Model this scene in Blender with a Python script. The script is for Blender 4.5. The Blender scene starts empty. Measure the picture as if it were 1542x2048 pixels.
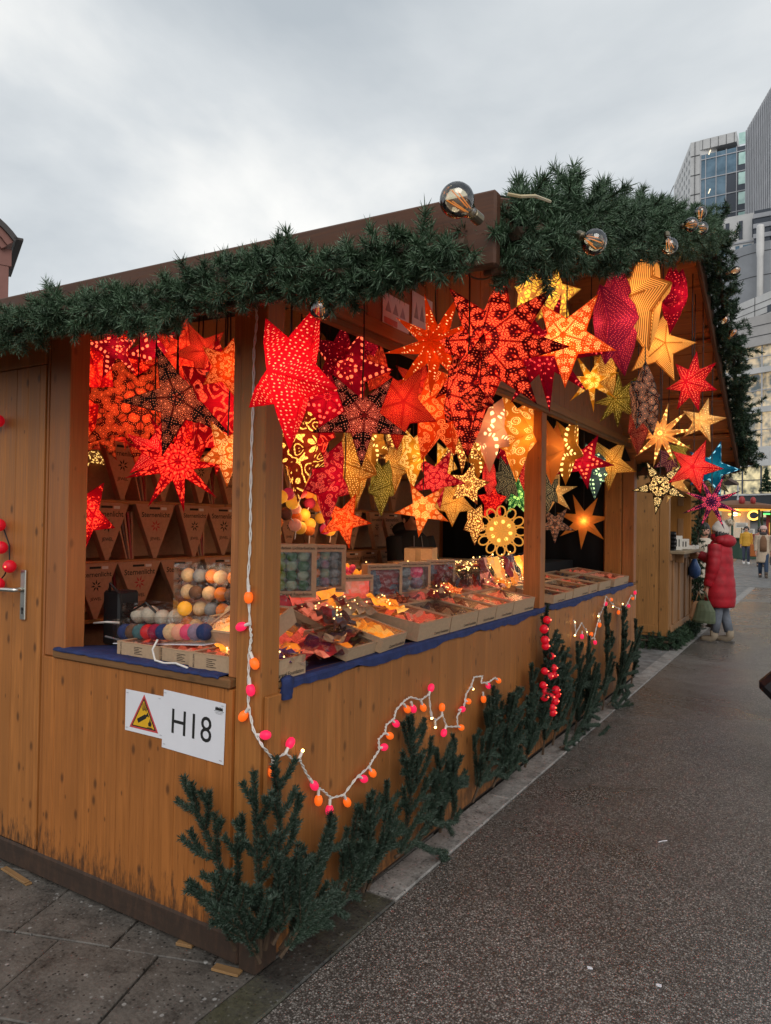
import bpy, bmesh, math, random
import numpy as np
from mathutils import Vector, Matrix

random.seed(7)
rng = np.random.default_rng(11)
SC = bpy.context.scene
COL = SC.collection
PI = math.pi

# ------------------------------------------------------------------ camera, sky, sun, exposure
cam = bpy.data.objects.new('camera', bpy.data.cameras.new('camera'))
COL.objects.link(cam)
cam.matrix_world = Matrix([[0.853301, -0.005387, 0.521391, 1.715838], [0.521196, -0.020392, -0.853193, -1.972165], [0.015229, 0.999778, -0.014593, 1.62], [0, 0, 0, 1]])
cam.data.sensor_fit = 'VERTICAL'
cam.data.sensor_height = 36.0
cam.data.lens = 25.146
cam.data.clip_start = 0.05
cam.data.clip_end = 3000
SC.camera = cam

world = bpy.data.worlds.new('World')
SC.world = world
world.use_nodes = True
wn = world.node_tree.nodes
wl = world.node_tree.links
wn.clear()
SUN_EL, SUN_ROT = math.radians(38), math.radians(38)


def build_world():
    out = wn.new('ShaderNodeOutputWorld')
    sky = wn.new('ShaderNodeTexSky')
    sky.sky_type = 'NISHITA'
    sky.sun_disc = False
    sky.sun_elevation = SUN_EL
    sky.sun_rotation = PI - SUN_ROT
    bg1 = wn.new('ShaderNodeBackground')
    bg1.inputs[1].default_value = 0.08
    wl.new(sky.outputs[0], bg1.inputs[0])
    tc = wn.new('ShaderNodeTexCoord')
    sep = wn.new('ShaderNodeSeparateXYZ')
    wl.new(tc.outputs['Generated'], sep.inputs[0])
    zz = wn.new('ShaderNodeMath'); zz.operation = 'MAXIMUM'; zz.inputs[1].default_value = 0.0
    wl.new(sep.outputs[2], zz.inputs[0])
    z2 = wn.new('ShaderNodeMath'); z2.operation = 'ADD'; z2.inputs[1].default_value = 0.35
    wl.new(zz.outputs[0], z2.inputs[0])
    dv = wn.new('ShaderNodeVectorMath'); dv.operation = 'DIVIDE'
    cmb = wn.new('ShaderNodeCombineXYZ')
    for i in range(3):
        wl.new(z2.outputs[0], cmb.inputs[i])
    wl.new(tc.outputs['Generated'], dv.inputs[0])
    wl.new(cmb.outputs[0], dv.inputs[1])
    mp = wn.new('ShaderNodeMapping')
    mp.inputs['Scale'].default_value = (1.0, 1.0, 0.0)
    mp.inputs['Location'].default_value = (3.15, 1.7, 0)
    wl.new(dv.outputs[0], mp.inputs[0])
    n1 = wn.new('ShaderNodeTexNoise')
    n1.inputs['Scale'].default_value = 1.55
    n1.inputs['Detail'].default_value = 7
    n1.inputs['Roughness'].default_value = 0.52
    n1.inputs['Distortion'].default_value = 0.3
    wl.new(mp.outputs[0], n1.inputs['Vector'])
    # the overcast is paler towards the horizon
    hz = wn.new('ShaderNodeMapRange')
    hz.inputs[1].default_value = 0.10; hz.inputs[2].default_value = 0.75
    hz.inputs[3].default_value = 0.17; hz.inputs[4].default_value = -0.06
    wl.new(zz.outputs[0], hz.inputs[0])
    ad = wn.new('ShaderNodeMath'); ad.operation = 'ADD'
    wl.new(n1.outputs[0], ad.inputs[0]); wl.new(hz.outputs[0], ad.inputs[1])
    rp = wn.new('ShaderNodeValToRGB')
    e = rp.color_ramp.elements
    e[0].position = 0.38; e[0].color = (0.40, 0.44, 0.475, 1)
    e[1].position = 0.72; e[1].color = (0.80, 0.80, 0.78, 1)
    m = e.new(0.55); m.color = (0.56, 0.59, 0.61, 1)
    wl.new(ad.outputs[0], rp.inputs[0])
    bg2 = wn.new('ShaderNodeBackground')
    wl.new(rp.outputs[0], bg2.inputs[0])
    bg2.inputs[1].default_value = 1.05
    mx = wn.new('ShaderNodeMixShader')
    mx.inputs[0].default_value = 0.95
    wl.new(bg1.outputs[0], mx.inputs[1]); wl.new(bg2.outputs[0], mx.inputs[2])
    wl.new(mx.outputs[0], out.inputs[0])


build_world()
sun = bpy.data.objects.new('sun', bpy.data.lights.new('sun', 'SUN'))
COL.objects.link(sun)
sun.data.energy = 1.1
sun.data.angle = math.radians(40)
sun.data.color = (1.0, 0.96, 0.9)
sun.rotation_euler = Vector((-math.sin(SUN_ROT) * math.cos(SUN_EL), math.cos(SUN_ROT) * math.cos(SUN_EL) * 1.0, -math.sin(SUN_EL))).to_track_quat('-Z', 'Y').to_euler()
SC.view_settings.view_transform = 'Standard'
SC.view_settings.look = 'None'
SC.view_settings.gamma = 1
SC.view_settings.exposure = 0.30
SC.view_settings.use_curve_mapping = False
SC.render.engine = 'CYCLES'
SC.cycles.max_bounces = 7
SC.cycles.diffuse_bounces = 3
SC.cycles.glossy_bounces = 3
SC.cycles.transmission_bounces = 5
SC.cycles.transparent_max_bounces = 10
SC.cycles.caustics_reflective = False
SC.cycles.caustics_refractive = False
SC.cycles.sample_clamp_indirect = 4
SC.cycles.use_denoising = True


# ------------------------------------------------------------------ material helpers
class NT:
    def __init__(s, name):
        s.m = bpy.data.materials.new(name)
        s.m.use_nodes = True
        s.n = s.m.node_tree.nodes
        s.l = s.m.node_tree.links
        s.n.clear()
        s.out = s.n.new('ShaderNodeOutputMaterial')

    def node(s, t, **kw):
        n = s.n.new(t)
        for k, v in kw.items():
            setattr(n, k, v)
        return n

    def put(s, sock, v):
        if v is None:
            return
        if isinstance(v, bpy.types.NodeSocket):
            s.l.new(v, sock)
        else:
            if isinstance(v, (tuple, list)) and len(v) == 3 and sock.type == 'RGBA':
                v = (*v, 1)
            sock.default_value = v

    def math(s, op, a, b=None, c=None, clamp=False):
        n = s.node('ShaderNodeMath', operation=op, use_clamp=clamp)
        s.put(n.inputs[0], a); s.put(n.inputs[1], b); s.put(n.inputs[2], c)
        return n.outputs[0]

    def vmath(s, op, a, b=None):
        n = s.node('ShaderNodeVectorMath', operation=op)
        s.put(n.inputs[0], a)
        if b is not None:
            s.put(n.inputs[1], b)
        return n.outputs['Value'] if op in ('LENGTH', 'DISTANCE', 'DOT_PRODUCT') else n.outputs[0]

    def mix(s, f, a, b):
        n = s.node('ShaderNodeMix', data_type='RGBA')
        s.put(n.inputs[0], f); s.put(n.inputs[6], a); s.put(n.inputs[7], b)
        return n.outputs[2]

    def ramp(s, f, stops, interp='LINEAR'):
        n = s.node('ShaderNodeValToRGB')
        n.color_ramp.interpolation = interp
        e = n.color_ramp.elements
        while len(e) < len(stops):
            e.new(0.5)
        for i, (p, col) in enumerate(stops):
            e[i].position = p
            e[i].color = (*col, 1) if len(col) == 3 else col
        s.put(n.inputs[0], f)
        return n.outputs[0]

    def range(s, v, a, b, c=0.0, d=1.0):
        n = s.node('ShaderNodeMapRange')
        s.put(n.inputs[0], v)
        for i, q in enumerate((a, b, c, d)):
            n.inputs[i + 1].default_value = q
        return n.outputs[0]

    def coord(s, kind='Object', scale=(1, 1, 1), loc=(0, 0, 0), rot=(0, 0, 0)):
        t = s.node('ShaderNodeTexCoord')
        m = s.node('ShaderNodeMapping')
        m.inputs['Scale'].default_value = scale
        m.inputs['Location'].default_value = loc
        m.inputs['Rotation'].default_value = rot
        s.l.new(t.outputs[kind], m.inputs[0])
        return m.outputs[0]

    def noise(s, vec, scale, detail=3, rough=0.5, dist=0.0):
        n = s.node('ShaderNodeTexNoise')
        s.put(n.inputs['Vector'], vec)
        n.inputs['Scale'].default_value = scale
        n.inputs['Detail'].default_value = detail
        n.inputs['Roughness'].default_value = rough
        n.inputs['Distortion'].default_value = dist
        return n.outputs[0]

    def voro(s, vec, scale, rand=1.0, feature='F1', dims='3D'):
        n = s.node('ShaderNodeTexVoronoi', feature=feature, voronoi_dimensions=dims)
        s.put(n.inputs['Vector'], vec)
        n.inputs['Scale'].default_value = scale
        n.inputs['Randomness'].default_value = rand
        return n

    def bump(s, h, strength=0.3, dist=0.01):
        n = s.node('ShaderNodeBump')
        n.inputs['Strength'].default_value = strength
        n.inputs['Distance'].default_value = dist
        s.put(n.inputs['Height'], h)
        return n.outputs[0]

    def pbsdf(s, col, rough=0.6, metal=0.0, normal=None, emis=None, estr=0.0, alpha=None, trans=0.0, ior=1.45, spec=None, coat=0.0):
        n = s.node('ShaderNodeBsdfPrincipled')
        s.put(n.inputs['Base Color'], col)
        s.put(n.inputs['Roughness'], rough)
        s.put(n.inputs['Metallic'], metal)
        s.put(n.inputs['IOR'], ior)
        if normal is not None:
            s.put(n.inputs['Normal'], normal)
        if emis is not None:
            s.put(n.inputs['Emission Color'], emis)
            s.put(n.inputs['Emission Strength'], estr)
        if alpha is not None:
            s.put(n.inputs['Alpha'], alpha)
        if trans:
            s.put(n.inputs['Transmission Weight'], trans)
        if spec is not None:
            s.put(n.inputs['Specular IOR Level'], spec)
        if coat:
            s.put(n.inputs['Coat Weight'], coat)
        s.l.new(n.outputs[0], s.out.inputs[0])
        return s.m


MATS = {}


def mat_plain(name, col, rough=0.6, metal=0.0, var=0.12, scale=30, bump=0.0, coat=0.0):
    if name in MATS:
        return MATS[name]
    t = NT(name)
    c = t.coord('Object')
    n = t.noise(c, scale, 4, 0.6)
    lo = tuple(max(0, x * (1 - var)) for x in col)
    hi = tuple(min(1, x * (1 + var)) for x in col)
    cc = t.ramp(n, [(0.3, lo), (0.7, hi)])
    nb = t.bump(n, bump, 0.004) if bump else None
    MATS[name] = t.pbsdf(cc, rough, metal, nb, coat=coat)
    return MATS[name]


def mat_emit(name, col, strength, base=None):
    if name in MATS:
        return MATS[name]
    t = NT(name)
    MATS[name] = t.pbsdf(base or col, 0.5, emis=col, estr=strength)
    return MATS[name]


def mat_wood(name, col, grain='z', strips=0.075, knots=1.0, dirt=0.0, rough=0.55, dark=0.45, dirt_top=0.45, world_dirt=True):
    """Varnished softwood: laminated strips, grain, knots and (optionally) mould and grime rising from the foot."""
    t = NT(name)
    ax = {'z': (0, 1, 2), 'x': (1, 2, 0), 'y': (0, 2, 1)}[grain]   # across, across, along
    sc = [0, 0, 0]
    tc = t.node('ShaderNodeTexCoord')
    obj = tc.outputs['Object']
    sep = t.node('ShaderNodeSeparateXYZ'); t.l.new(obj, sep.inputs[0])
    across = t.math('ADD', sep.outputs[ax[0]], sep.outputs[ax[1]])
    along = sep.outputs[ax[2]]
    strip = t.math('FLOOR', t.math('DIVIDE', across, strips))
    wnz = t.node('ShaderNodeTexWhiteNoise', noise_dimensions='1D')
    t.l.new(strip, wnz.inputs['W'])
    sv = wnz.outputs['Value']
    cv = t.node('ShaderNodeCombineXYZ')
    t.put(cv.inputs[0], t.math('MULTIPLY', across, 1.0))
    t.put(cv.inputs[1], t.math('MULTIPLY', along, 0.06))
    t.put(cv.inputs[2], t.math('MULTIPLY', sv, 17.0))
    warp = t.noise(cv.outputs[0], 4.0, 2, 0.5)
    cv2 = t.node('ShaderNodeCombineXYZ')
    t.put(cv2.inputs[0], t.math('ADD', across, t.math('MULTIPLY', warp, 0.10)))
    t.put(cv2.inputs[1], t.math('MULTIPLY', along, 0.035))
    t.put(cv2.inputs[2], t.math('MULTIPLY', sv, 31.0))
    g = t.noise(cv2.outputs[0], 95.0, 4, 0.65)
    g2 = t.noise(cv2.outputs[0], 14.0, 2, 0.5)
    dk = tuple(x * dark for x in col)
    hi = tuple(min(1, x * 1.18) for x in col)
    base = t.mix(t.range(g, 0.35, 0.7), dk, hi)
    base = t.mix(0.42, base, col)
    base = t.mix(t.math('MULTIPLY', t.range(g2, 0.35, 0.7), 0.35), base, dk)
    base = t.mix(t.math('MULTIPLY', sv, 0.45), base, tuple(x * 0.58 for x in col))
    bigv = t.noise(obj, 1.7, 3, 0.6)
    base = t.mix(t.range(bigv, 0.42, 0.68, 0, 0.42), base, tuple(x * 0.55 for x in col))
    # knots
    cv3 = t.node('ShaderNodeCombineXYZ')
    t.put(cv3.inputs[0], t.math('MULTIPLY', across, 1.0))
    t.put(cv3.inputs[1], t.math('MULTIPLY', along, 0.50))
    vo = t.voro(cv3.outputs[0], 9.0, 1.0, dims='2D')
    kn = t.math('MULTIPLY', t.range(vo.outputs['Distance'], 0.045, 0.13, 1, 0), t.math('GREATER_THAN', t.node_sep(vo.outputs['Color']), 0.66)) if knots else None
    if knots:
        base = t.mix(t.math('MULTIPLY', kn, 0.8 * knots), base, tuple(x * 0.16 for x in col))
        v2 = t.voro(cv3.outputs[0], 19.0, 1.0, dims='2D')
        k2 = t.math('MULTIPLY', t.range(v2.outputs['Distance'], 0.05, 0.13, 1, 0), t.math('GREATER_THAN', t.node_sep(v2.outputs['Color']), 0.90))
        base = t.mix(t.math('MULTIPLY', k2, 0.7 * knots), base, tuple(x * 0.2 for x in col))
    if dirt:
        geo = t.node('ShaderNodeNewGeometry')
        s2 = t.node('ShaderNodeSeparateXYZ'); t.l.new(geo.outputs['Position'], s2.inputs[0])
        cd = t.node('ShaderNodeCombineXYZ')
        t.put(cd.inputs[0], t.math('ADD', s2.outputs[0], s2.outputs[1]))
        t.put(cd.inputs[1], t.math('MULTIPLY', s2.outputs[2], 0.22))
        dn = t.noise(cd.outputs[0], 34.0, 6, 0.75)
        dh = t.range(s2.outputs[2], 0.10, dirt_top, 0.20, -0.16)
        dm = t.range(t.math('ADD', dn, dh), 0.58, 0.74)
        base = t.mix(t.math('MULTIPLY', dm, dirt), base, (0.012, 0.010, 0.008))
    nb = t.bump(g, 0.25, 0.002)
    m = t.pbsdf(base, t.range(g, 0.3, 0.7, rough - 0.08, rough + 0.12), 0.0, nb)
    MATS[name] = m
    return m


def _node_sep(self, colsock):
    n = self.node('ShaderNodeSeparateColor')
    self.l.new(colsock, n.inputs[0])
    return n.outputs[0]


NT.node_sep = _node_sep

W_HONEY = (0.48, 0.163, 0.032)
M_panel = mat_wood('panel_wood', W_HONEY, 'z', 0.085, 1.0, dirt=0.8, dirt_top=0.42)
M_door = mat_wood('door_wood', (0.51, 0.185, 0.040), 'z', 0.09, 1.0, dirt=0.8, dirt_top=0.40)
M_front = mat_wood('front_panel_wood', (0.48, 0.182, 0.045), 'z', 0.10, 0.8, dirt=0.6, dirt_top=0.25)
M_post = mat_wood('post_wood', (0.47, 0.175, 0.038), 'z', 0.14, 0.8)
M_postred = mat_wood('post_dark_wood', (0.47, 0.165, 0.046), 'z', 0.14, 0.6)
M_ledge = mat_wood('ledge_wood', (0.27, 0.125, 0.042), 'x', 0.3, 0.5, rough=0.7)
M_ledgey = mat_wood('ledge_wood_along', (0.27, 0.13, 0.046), 'y', 0.3, 0.5, rough=0.7)
M_gable = mat_wood('gable_wood', (0.40, 0.15, 0.055), 'z', 0.10, 0.6, rough=0.6)
M_lintel = mat_wood('lintel_wood', (0.38, 0.16, 0.048), 'y', 0.5, 0.4)
M_soffit = mat_wood('soffit_wood', (0.62, 0.245, 0.078), 'x', 0.2, 0.5, rough=0.65)
M_fascia = mat_wood('fascia_wood', (0.115, 0.045, 0.022), 'x', 0.5, 0.6, rough=0.6)
M_rake = mat_wood('rake_wood', (0.17, 0.065, 0.026), 'y', 0.5, 0.6, rough=0.6)
M_plinth = mat_wood('plinth_wood', (0.085, 0.044, 0.026), 'x', 0.5, 0.3, dirt=0.5, dirt_top=0.3, rough=0.75)
M_neigh = mat_wood('neighbour_wood', (0.37, 0.165, 0.045), 'z', 0.13, 1.0)
M_neighf = mat_wood('neighbour_front_wood', (0.36, 0.18, 0.075), 'z', 0.16, 0.4)
M_raw = mat_wood('raw_wood', (0.36, 0.20, 0.08), 'x', 0.2, 0.3, rough=0.8)
M_black = mat_plain('black_cloth', (0.006, 0.006, 0.007), 0.9, scale=60)
M_dark = mat_plain('dark_plastic', (0.012, 0.012, 0.013), 0.45)
M_cable = mat_plain('black_cable', (0.010, 0.009, 0.009), 0.5)
M_whitecable = mat_plain('white_cable', (0.72, 0.68, 0.63), 0.5)
M_kraft = mat_plain('kraft_board', (0.44, 0.295, 0.18), 0.8, var=0.10, scale=60)
M_kraft2 = mat_plain('kraft_board_dark', (0.42, 0.215, 0.12), 0.85, var=0.12, scale=40)
M_print = mat_plain('black_print', (0.012, 0.011, 0.010), 0.8)
M_redprint = mat_plain('red_print', (0.42, 0.03, 0.03), 0.8)
M_whiteprint = mat_plain('white_print', (0.6, 0.55, 0.5), 0.8)
M_metal = mat_plain('brushed_metal', (0.62, 0.60, 0.55), 0.32, 1.0, var=0.06, scale=50)
M_white = mat_plain('white_paper', (0.74, 0.73, 0.77), 0.85, var=0.03, scale=8)
M_paperedge = mat_plain('staple_metal', (0.5, 0.5, 0.52), 0.35, 1.0)


def make_cloth_mat():
    t = NT('blue_tablecloth')
    c = t.coord('Object')
    n = t.noise(c, 18, 4, 0.6)
    w = t.noise(c, 220, 2, 0.5)
    cc = t.ramp(n, [(0.3, (0.010, 0.018, 0.075)), (0.7, (0.022, 0.040, 0.15))])
    return t.pbsdf(cc, 0.75, normal=t.bump(t.math('ADD', n, w), 0.35, 0.01))


M_cloth = make_cloth_mat()


def make_clear(name, tint=(1, 1, 1), rough=0.05, base=0.10, crinkle=0.0, fres=0.45):
    """Thin clear film or glass: mostly see-through, with fresnel reflections."""
    t = NT(name)
    tr = t.node('ShaderNodeBsdfTransparent'); t.put(tr.inputs[0], tint)
    gl = t.node('ShaderNodeBsdfGlossy'); t.put(gl.inputs['Roughness'], rough)
    lw = t.node('ShaderNodeLayerWeight'); lw.inputs[0].default_value = 0.35
    if crinkle:
        c = t.coord('Object')
        vo = t.voro(c, 24, 1.0)
        nb = t.bump(t.math('ADD', vo.outputs['Distance'], t.noise(c, 40, 3)), crinkle, 0.03)
        t.l.new(nb, gl.inputs['Normal']); t.l.new(nb, lw.inputs['Normal'])
    f = t.math('ADD', t.math('MULTIPLY', lw.outputs['Fresnel'], fres), base, clamp=True)
    mx = t.node('ShaderNodeMixShader')
    t.l.new(f, mx.inputs[0]); t.l.new(tr.outputs[0], mx.inputs[1]); t.l.new(gl.outputs[0], mx.inputs[2])
    t.l.new(mx.outputs[0], t.out.inputs[0])
    return t.m


M_film = make_clear('clear_film', (0.97, 0.96, 0.95), 0.06, 0.03, 0.16, 0.25)
M_cello = make_clear('crinkled_cellophane', (0.95, 0.93, 0.92), 0.10, 0.02, 0.6, 0.35)
M_glass = make_clear('bulb_glass', (0.93, 0.86, 0.70), 0.02, 0.10, 0.0, 0.9)


def make_needles(name, a, b, tip):
    t = NT(name)
    c = t.coord('Object')
    n = t.noise(c, 9, 4, 0.6)
    n2 = t.noise(c, 160, 1, 0.5)
    cc = t.ramp(n, [(0.32, a), (0.66, b)])
    cc = t.mix(t.range(n2, 0.46, 0.70, 0, 0.75), cc, tip)
    return t.pbsdf(cc, 0.5, spec=0.35)


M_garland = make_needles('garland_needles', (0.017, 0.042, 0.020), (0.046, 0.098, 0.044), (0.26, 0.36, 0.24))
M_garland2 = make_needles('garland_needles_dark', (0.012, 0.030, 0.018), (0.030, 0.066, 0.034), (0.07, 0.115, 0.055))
M_fir = make_needles('fir_needles', (0.012, 0.026, 0.017), (0.027, 0.050, 0.031), (0.10, 0.135, 0.105))
M_twig = mat_plain('twig_bark', (0.060, 0.036, 0.020), 0.85, var=0.3, scale=60)


# ------------------------------------------------------------------ mesh helpers
class MB:
    """Collects simple solids into one mesh."""
    def __init__(s):
        s.v = []; s.f = []; s.mi = []; s.cur = 0

    def add(s, vs, fs, M=None):
        o = len(s.v)
        if M is not None:
            vs = [tuple(M @ Vector(p)) for p in vs]
        s.v += [tuple(p) for p in vs]
        s.f += [tuple(i + o for i in f) for f in fs]
        s.mi += [s.cur] * len(fs)
        return s

    def box(s, lo, hi, M=None):
        x0, y0, z0 = lo; x1, y1, z1 = hi
        vs = [(x0, y0, z0), (x1, y0, z0), (x1, y1, z0), (x0, y1, z0), (x0, y0, z1), (x1, y0, z1), (x1, y1, z1), (x0, y1, z1)]
        return s.add(vs, [(0, 3, 2, 1), (4, 5, 6, 7), (0, 1, 5, 4), (1, 2, 6, 5), (2, 3, 7, 6), (3, 0, 4, 7)], M)

    def prism(s, poly, axis, a, b, M=None):
        """Extrude a 2D polygon along axis from a to b."""
        n = len(poly)
        def p3(p, t):
            return {'x': (t, p[0], p[1]), 'y': (p[0], t, p[1]), 'z': (p[0], p[1], t)}[axis]
        vs = [p3(p, a) for p in poly] + [p3(p, b) for p in poly]
        fs = [tuple(range(n))[::-1], tuple(range(n, 2 * n))] + [(i, (i + 1) % n, (i + 1) % n + n, i + n) for i in range(n)]
        return s.add(vs, fs, M)

    def tube(s, pts, r, seg=6, cap=True, M=None):
        pts = [Vector(p) for p in pts]
        n = len(pts)
        rs = r if isinstance(r, (list, tuple)) else [r] * n
        vs = []; fs = []
        up = None
        for i, p in enumerate(pts):
            d = (pts[min(i + 1, n - 1)] - pts[max(i - 1, 0)])
            d = d.normalized() if d.length > 1e-9 else Vector((0, 0, 1))
            if up is None:
                up = Vector((0, 0, 1)) if abs(d.z) < 0.9 else Vector((1, 0, 0))
            a = d.cross(up)
            a = a.normalized() if a.length > 1e-6 else d.orthogonal().normalized()
            b = a.cross(d).normalized()
            up = b
            for k in range(seg):
                t = 2 * PI * k / seg
                vs.append(tuple(p + a * (math.cos(t) * rs[i]) + b * (math.sin(t) * rs[i])))
        for i in range(n - 1):
            for k in range(seg):
                k2 = (k + 1) % seg
                fs.append((i * seg + k, i * seg + k2, (i + 1) * seg + k2, (i + 1) * seg + k))
        if cap:
            fs.append(tuple(range(seg))[::-1]); fs.append(tuple((n - 1) * seg + k for k in range(seg)))
        return s.add(vs, fs, M)

    def lathe(s, prof, seg=16, M=None):
        """prof: (r, z) pairs, revolved round local z."""
        vs = []; fs = []
        n = len(prof)
        for (r, z) in prof:
            for k in range(seg):
                t = 2 * PI * k / seg
                vs.append((r * math.cos(t), r * math.sin(t), z))
        for i in range(n - 1):
            for k in range(seg):
                k2 = (k + 1) % seg
                fs.append((i * seg + k, i * seg + k2, (i + 1) * seg + k2, (i + 1) * seg + k))
        fs.append(tuple(range(seg))[::-1]); fs.append(tuple((n - 1) * seg + k for k in range(seg)))
        return s.add(vs, fs, M)

    def ball(s, c, r, seg=12, rings=8, sq=(1, 1, 1), M=None):
        prof = []
        for i in range(rings + 1):
            t = -PI / 2 + PI * i / rings
            prof.append((max(1e-4, math.cos(t) * r), math.sin(t) * r))
        T = Matrix.Translation(c) @ Matrix.Diagonal((*sq, 1))
        if M is not None:
            T = M @ T
        return s.lathe(prof, seg, T)

    def mesh(s, name, mats, smooth=False):
        me = bpy.data.meshes.new(name)
        me.from_pydata(s.v, [], s.f)
        for m in (mats if isinstance(mats, (list, tuple)) else [mats]):
            me.materials.append(m)
        if any(s.mi):
            me.polygons.foreach_set('material_index', s.mi)
        if smooth:
            me.polygons.foreach_set('use_smooth', [True] * len(me.polygons))
        me.update()
        return me


def link(name, me, parent=None, loc=None, rot=None):
    o = bpy.data.objects.new(name, me)
    COL.objects.link(o)
    if parent is not None:
        o.parent = parent
    if loc is not None:
        o.location = loc
    if rot is not None:
        o.rotation_euler = rot
    return o


def tag(o, label=None, cat=None, group=None, kind=None):
    if label: o['label'] = label
    if cat: o['category'] = cat
    if group: o['group'] = group
    if kind: o['kind'] = kind
    return o


def thing(name, label, cat, loc=(0, 0, 0), rotz=0.0, group=None, rot=None):
    o = bpy.data.objects.new(name, None)
    o.empty_display_size = 0.1
    COL.objects.link(o)
    o.location = loc
    o.rotation_euler = rot if rot is not None else (0, 0, rotz)
    return tag(o, label, cat, group)


def bev(o, w=0.004, seg=1):
    m = o.modifiers.new('bevel', 'BEVEL')
    m.width = w; m.segments = seg; m.limit_method = 'ANGLE'
    return o


def part(name, mb, mat, parent, bevel=0.0, smooth=False, loc=None, rot=None, kind=None, label=None):
    me = mb.mesh(name, mat, smooth) if isinstance(mb, MB) else mb
    o = link(name, me, parent, loc, rot)
    if bevel:
        bev(o, bevel)
    if kind: o['kind'] = kind
    if label: o['label'] = label
    return o


def bx(lo, hi):
    return MB().box(lo, hi)


def np_mesh(name, verts, tris, mat, uv=None):
    me = bpy.data.meshes.new(name)
    nv, nt = len(verts), len(tris)
    me.vertices.add(nv); me.loops.add(nt * 3); me.polygons.add(nt)
    me.vertices.foreach_set('co', np.asarray(verts, np.float32).ravel())
    me.loops.foreach_set('vertex_index', np.asarray(tris, np.int32).ravel())
    me.polygons.foreach_set('loop_start', np.arange(0, nt * 3, 3, dtype=np.int32))
    me.polygons.foreach_set('loop_total', np.full(nt, 3, np.int32))
    me.materials.append(mat)
    me.update(calc_edges=True)
    return me


TEXTS = {}


def text_mesh(body, size, mat, align='CENTER', ext=0.0, bold=False):
    k = (body, size, mat.name, align, ext)
    if k in TEXTS:
        return TEXTS[k]
    cu = bpy.data.curves.new('lettering', 'FONT')
    cu.body = body; cu.size = size; cu.align_x = align; cu.align_y = 'CENTER'
    cu.extrude = ext; cu.resolution_u = 3
    if bold:
        cu.offset = size * 0.012
    ob = bpy.data.objects.new('lettering', cu)
    me = bpy.data.meshes.new_from_object(ob)
    me.materials.clear(); me.materials.append(mat)
    bpy.data.objects.remove(ob); bpy.data.curves.remove(cu)
    TEXTS[k] = me
    return me


def frame(origin, right, up):
    """Matrix whose local x is right, local y is up, local z the outward normal."""
    r = Vector(right).normalized(); u = Vector(up).normalized(); n = r.cross(u).normalized(); u = n.cross(r)
    return Matrix(((r.x, u.x, n.x, origin[0]), (r.y, u.y, n.y, origin[1]), (r.z, u.z, n.z, origin[2]), (0, 0, 0, 1)))


def place(o, M):
    o.matrix_local = M
    return o


# needles along many little twigs, as numpy arrays
def needles_on(segs, density, nlen, nw, tilt=50, jitter=18, flat=0.0, normal=None):
    segs = np.asarray(segs, float)                     # (N, 2, 3)
    L = np.linalg.norm(segs[:, 1] - segs[:, 0], axis=1)
    cnt = np.maximum(2, (L * density).astype(int))
    idx = np.repeat(np.arange(len(segs)), cnt)
    t = rng.random(len(idx))[:, None]
    a = segs[idx, 0]; b = segs[idx, 1]
    base = a + (b - a) * t
    d = (b - a) / np.maximum(1e-9, np.linalg.norm(b - a, axis=1))[:, None]
    r = rng.normal(size=d.shape)
    if normal is not None and flat:
        nn = np.asarray(normal, float)
        r = r - flat * (r @ nn)[:, None] * nn
    r -= (r * d).sum(1)[:, None] * d
    r /= np.maximum(1e-9, np.linalg.norm(r, axis=1))[:, None]
    th = np.radians(tilt + rng.normal(size=len(idx)) * jitter)[:, None]
    dr = d * np.cos(th) + r * np.sin(th)
    dr[:, 2] += 0.05
    ln = (nlen * (0.7 + 0.5 * rng.random(len(idx))))[:, None]
    side = np.cross(dr, rng.normal(size=d.shape))
    side /= np.maximum(1e-9, np.linalg.norm(side, axis=1))[:, None]
    tip = base + dr * ln
    mid = base + dr * ln * 0.55 + side * nw * 0.15
    v = np.stack([base - side * nw * 0.5, base + side * nw * 0.5, mid + side * nw * 0.55, mid - side * nw * 0.55, tip], 1)
    n = len(idx)
    o = np.arange(n)[:, None] * 5
    f = np.concatenate([o + [0, 1, 2], o + [0, 2, 3], o + [3, 2, 4]], 1).reshape(-1, 3)
    return v.reshape(-1, 3), f


def polyline_segs(pts):
    pts = np.asarray(pts, float)
    return np.stack([pts[:-1], pts[1:]], 1)


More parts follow.
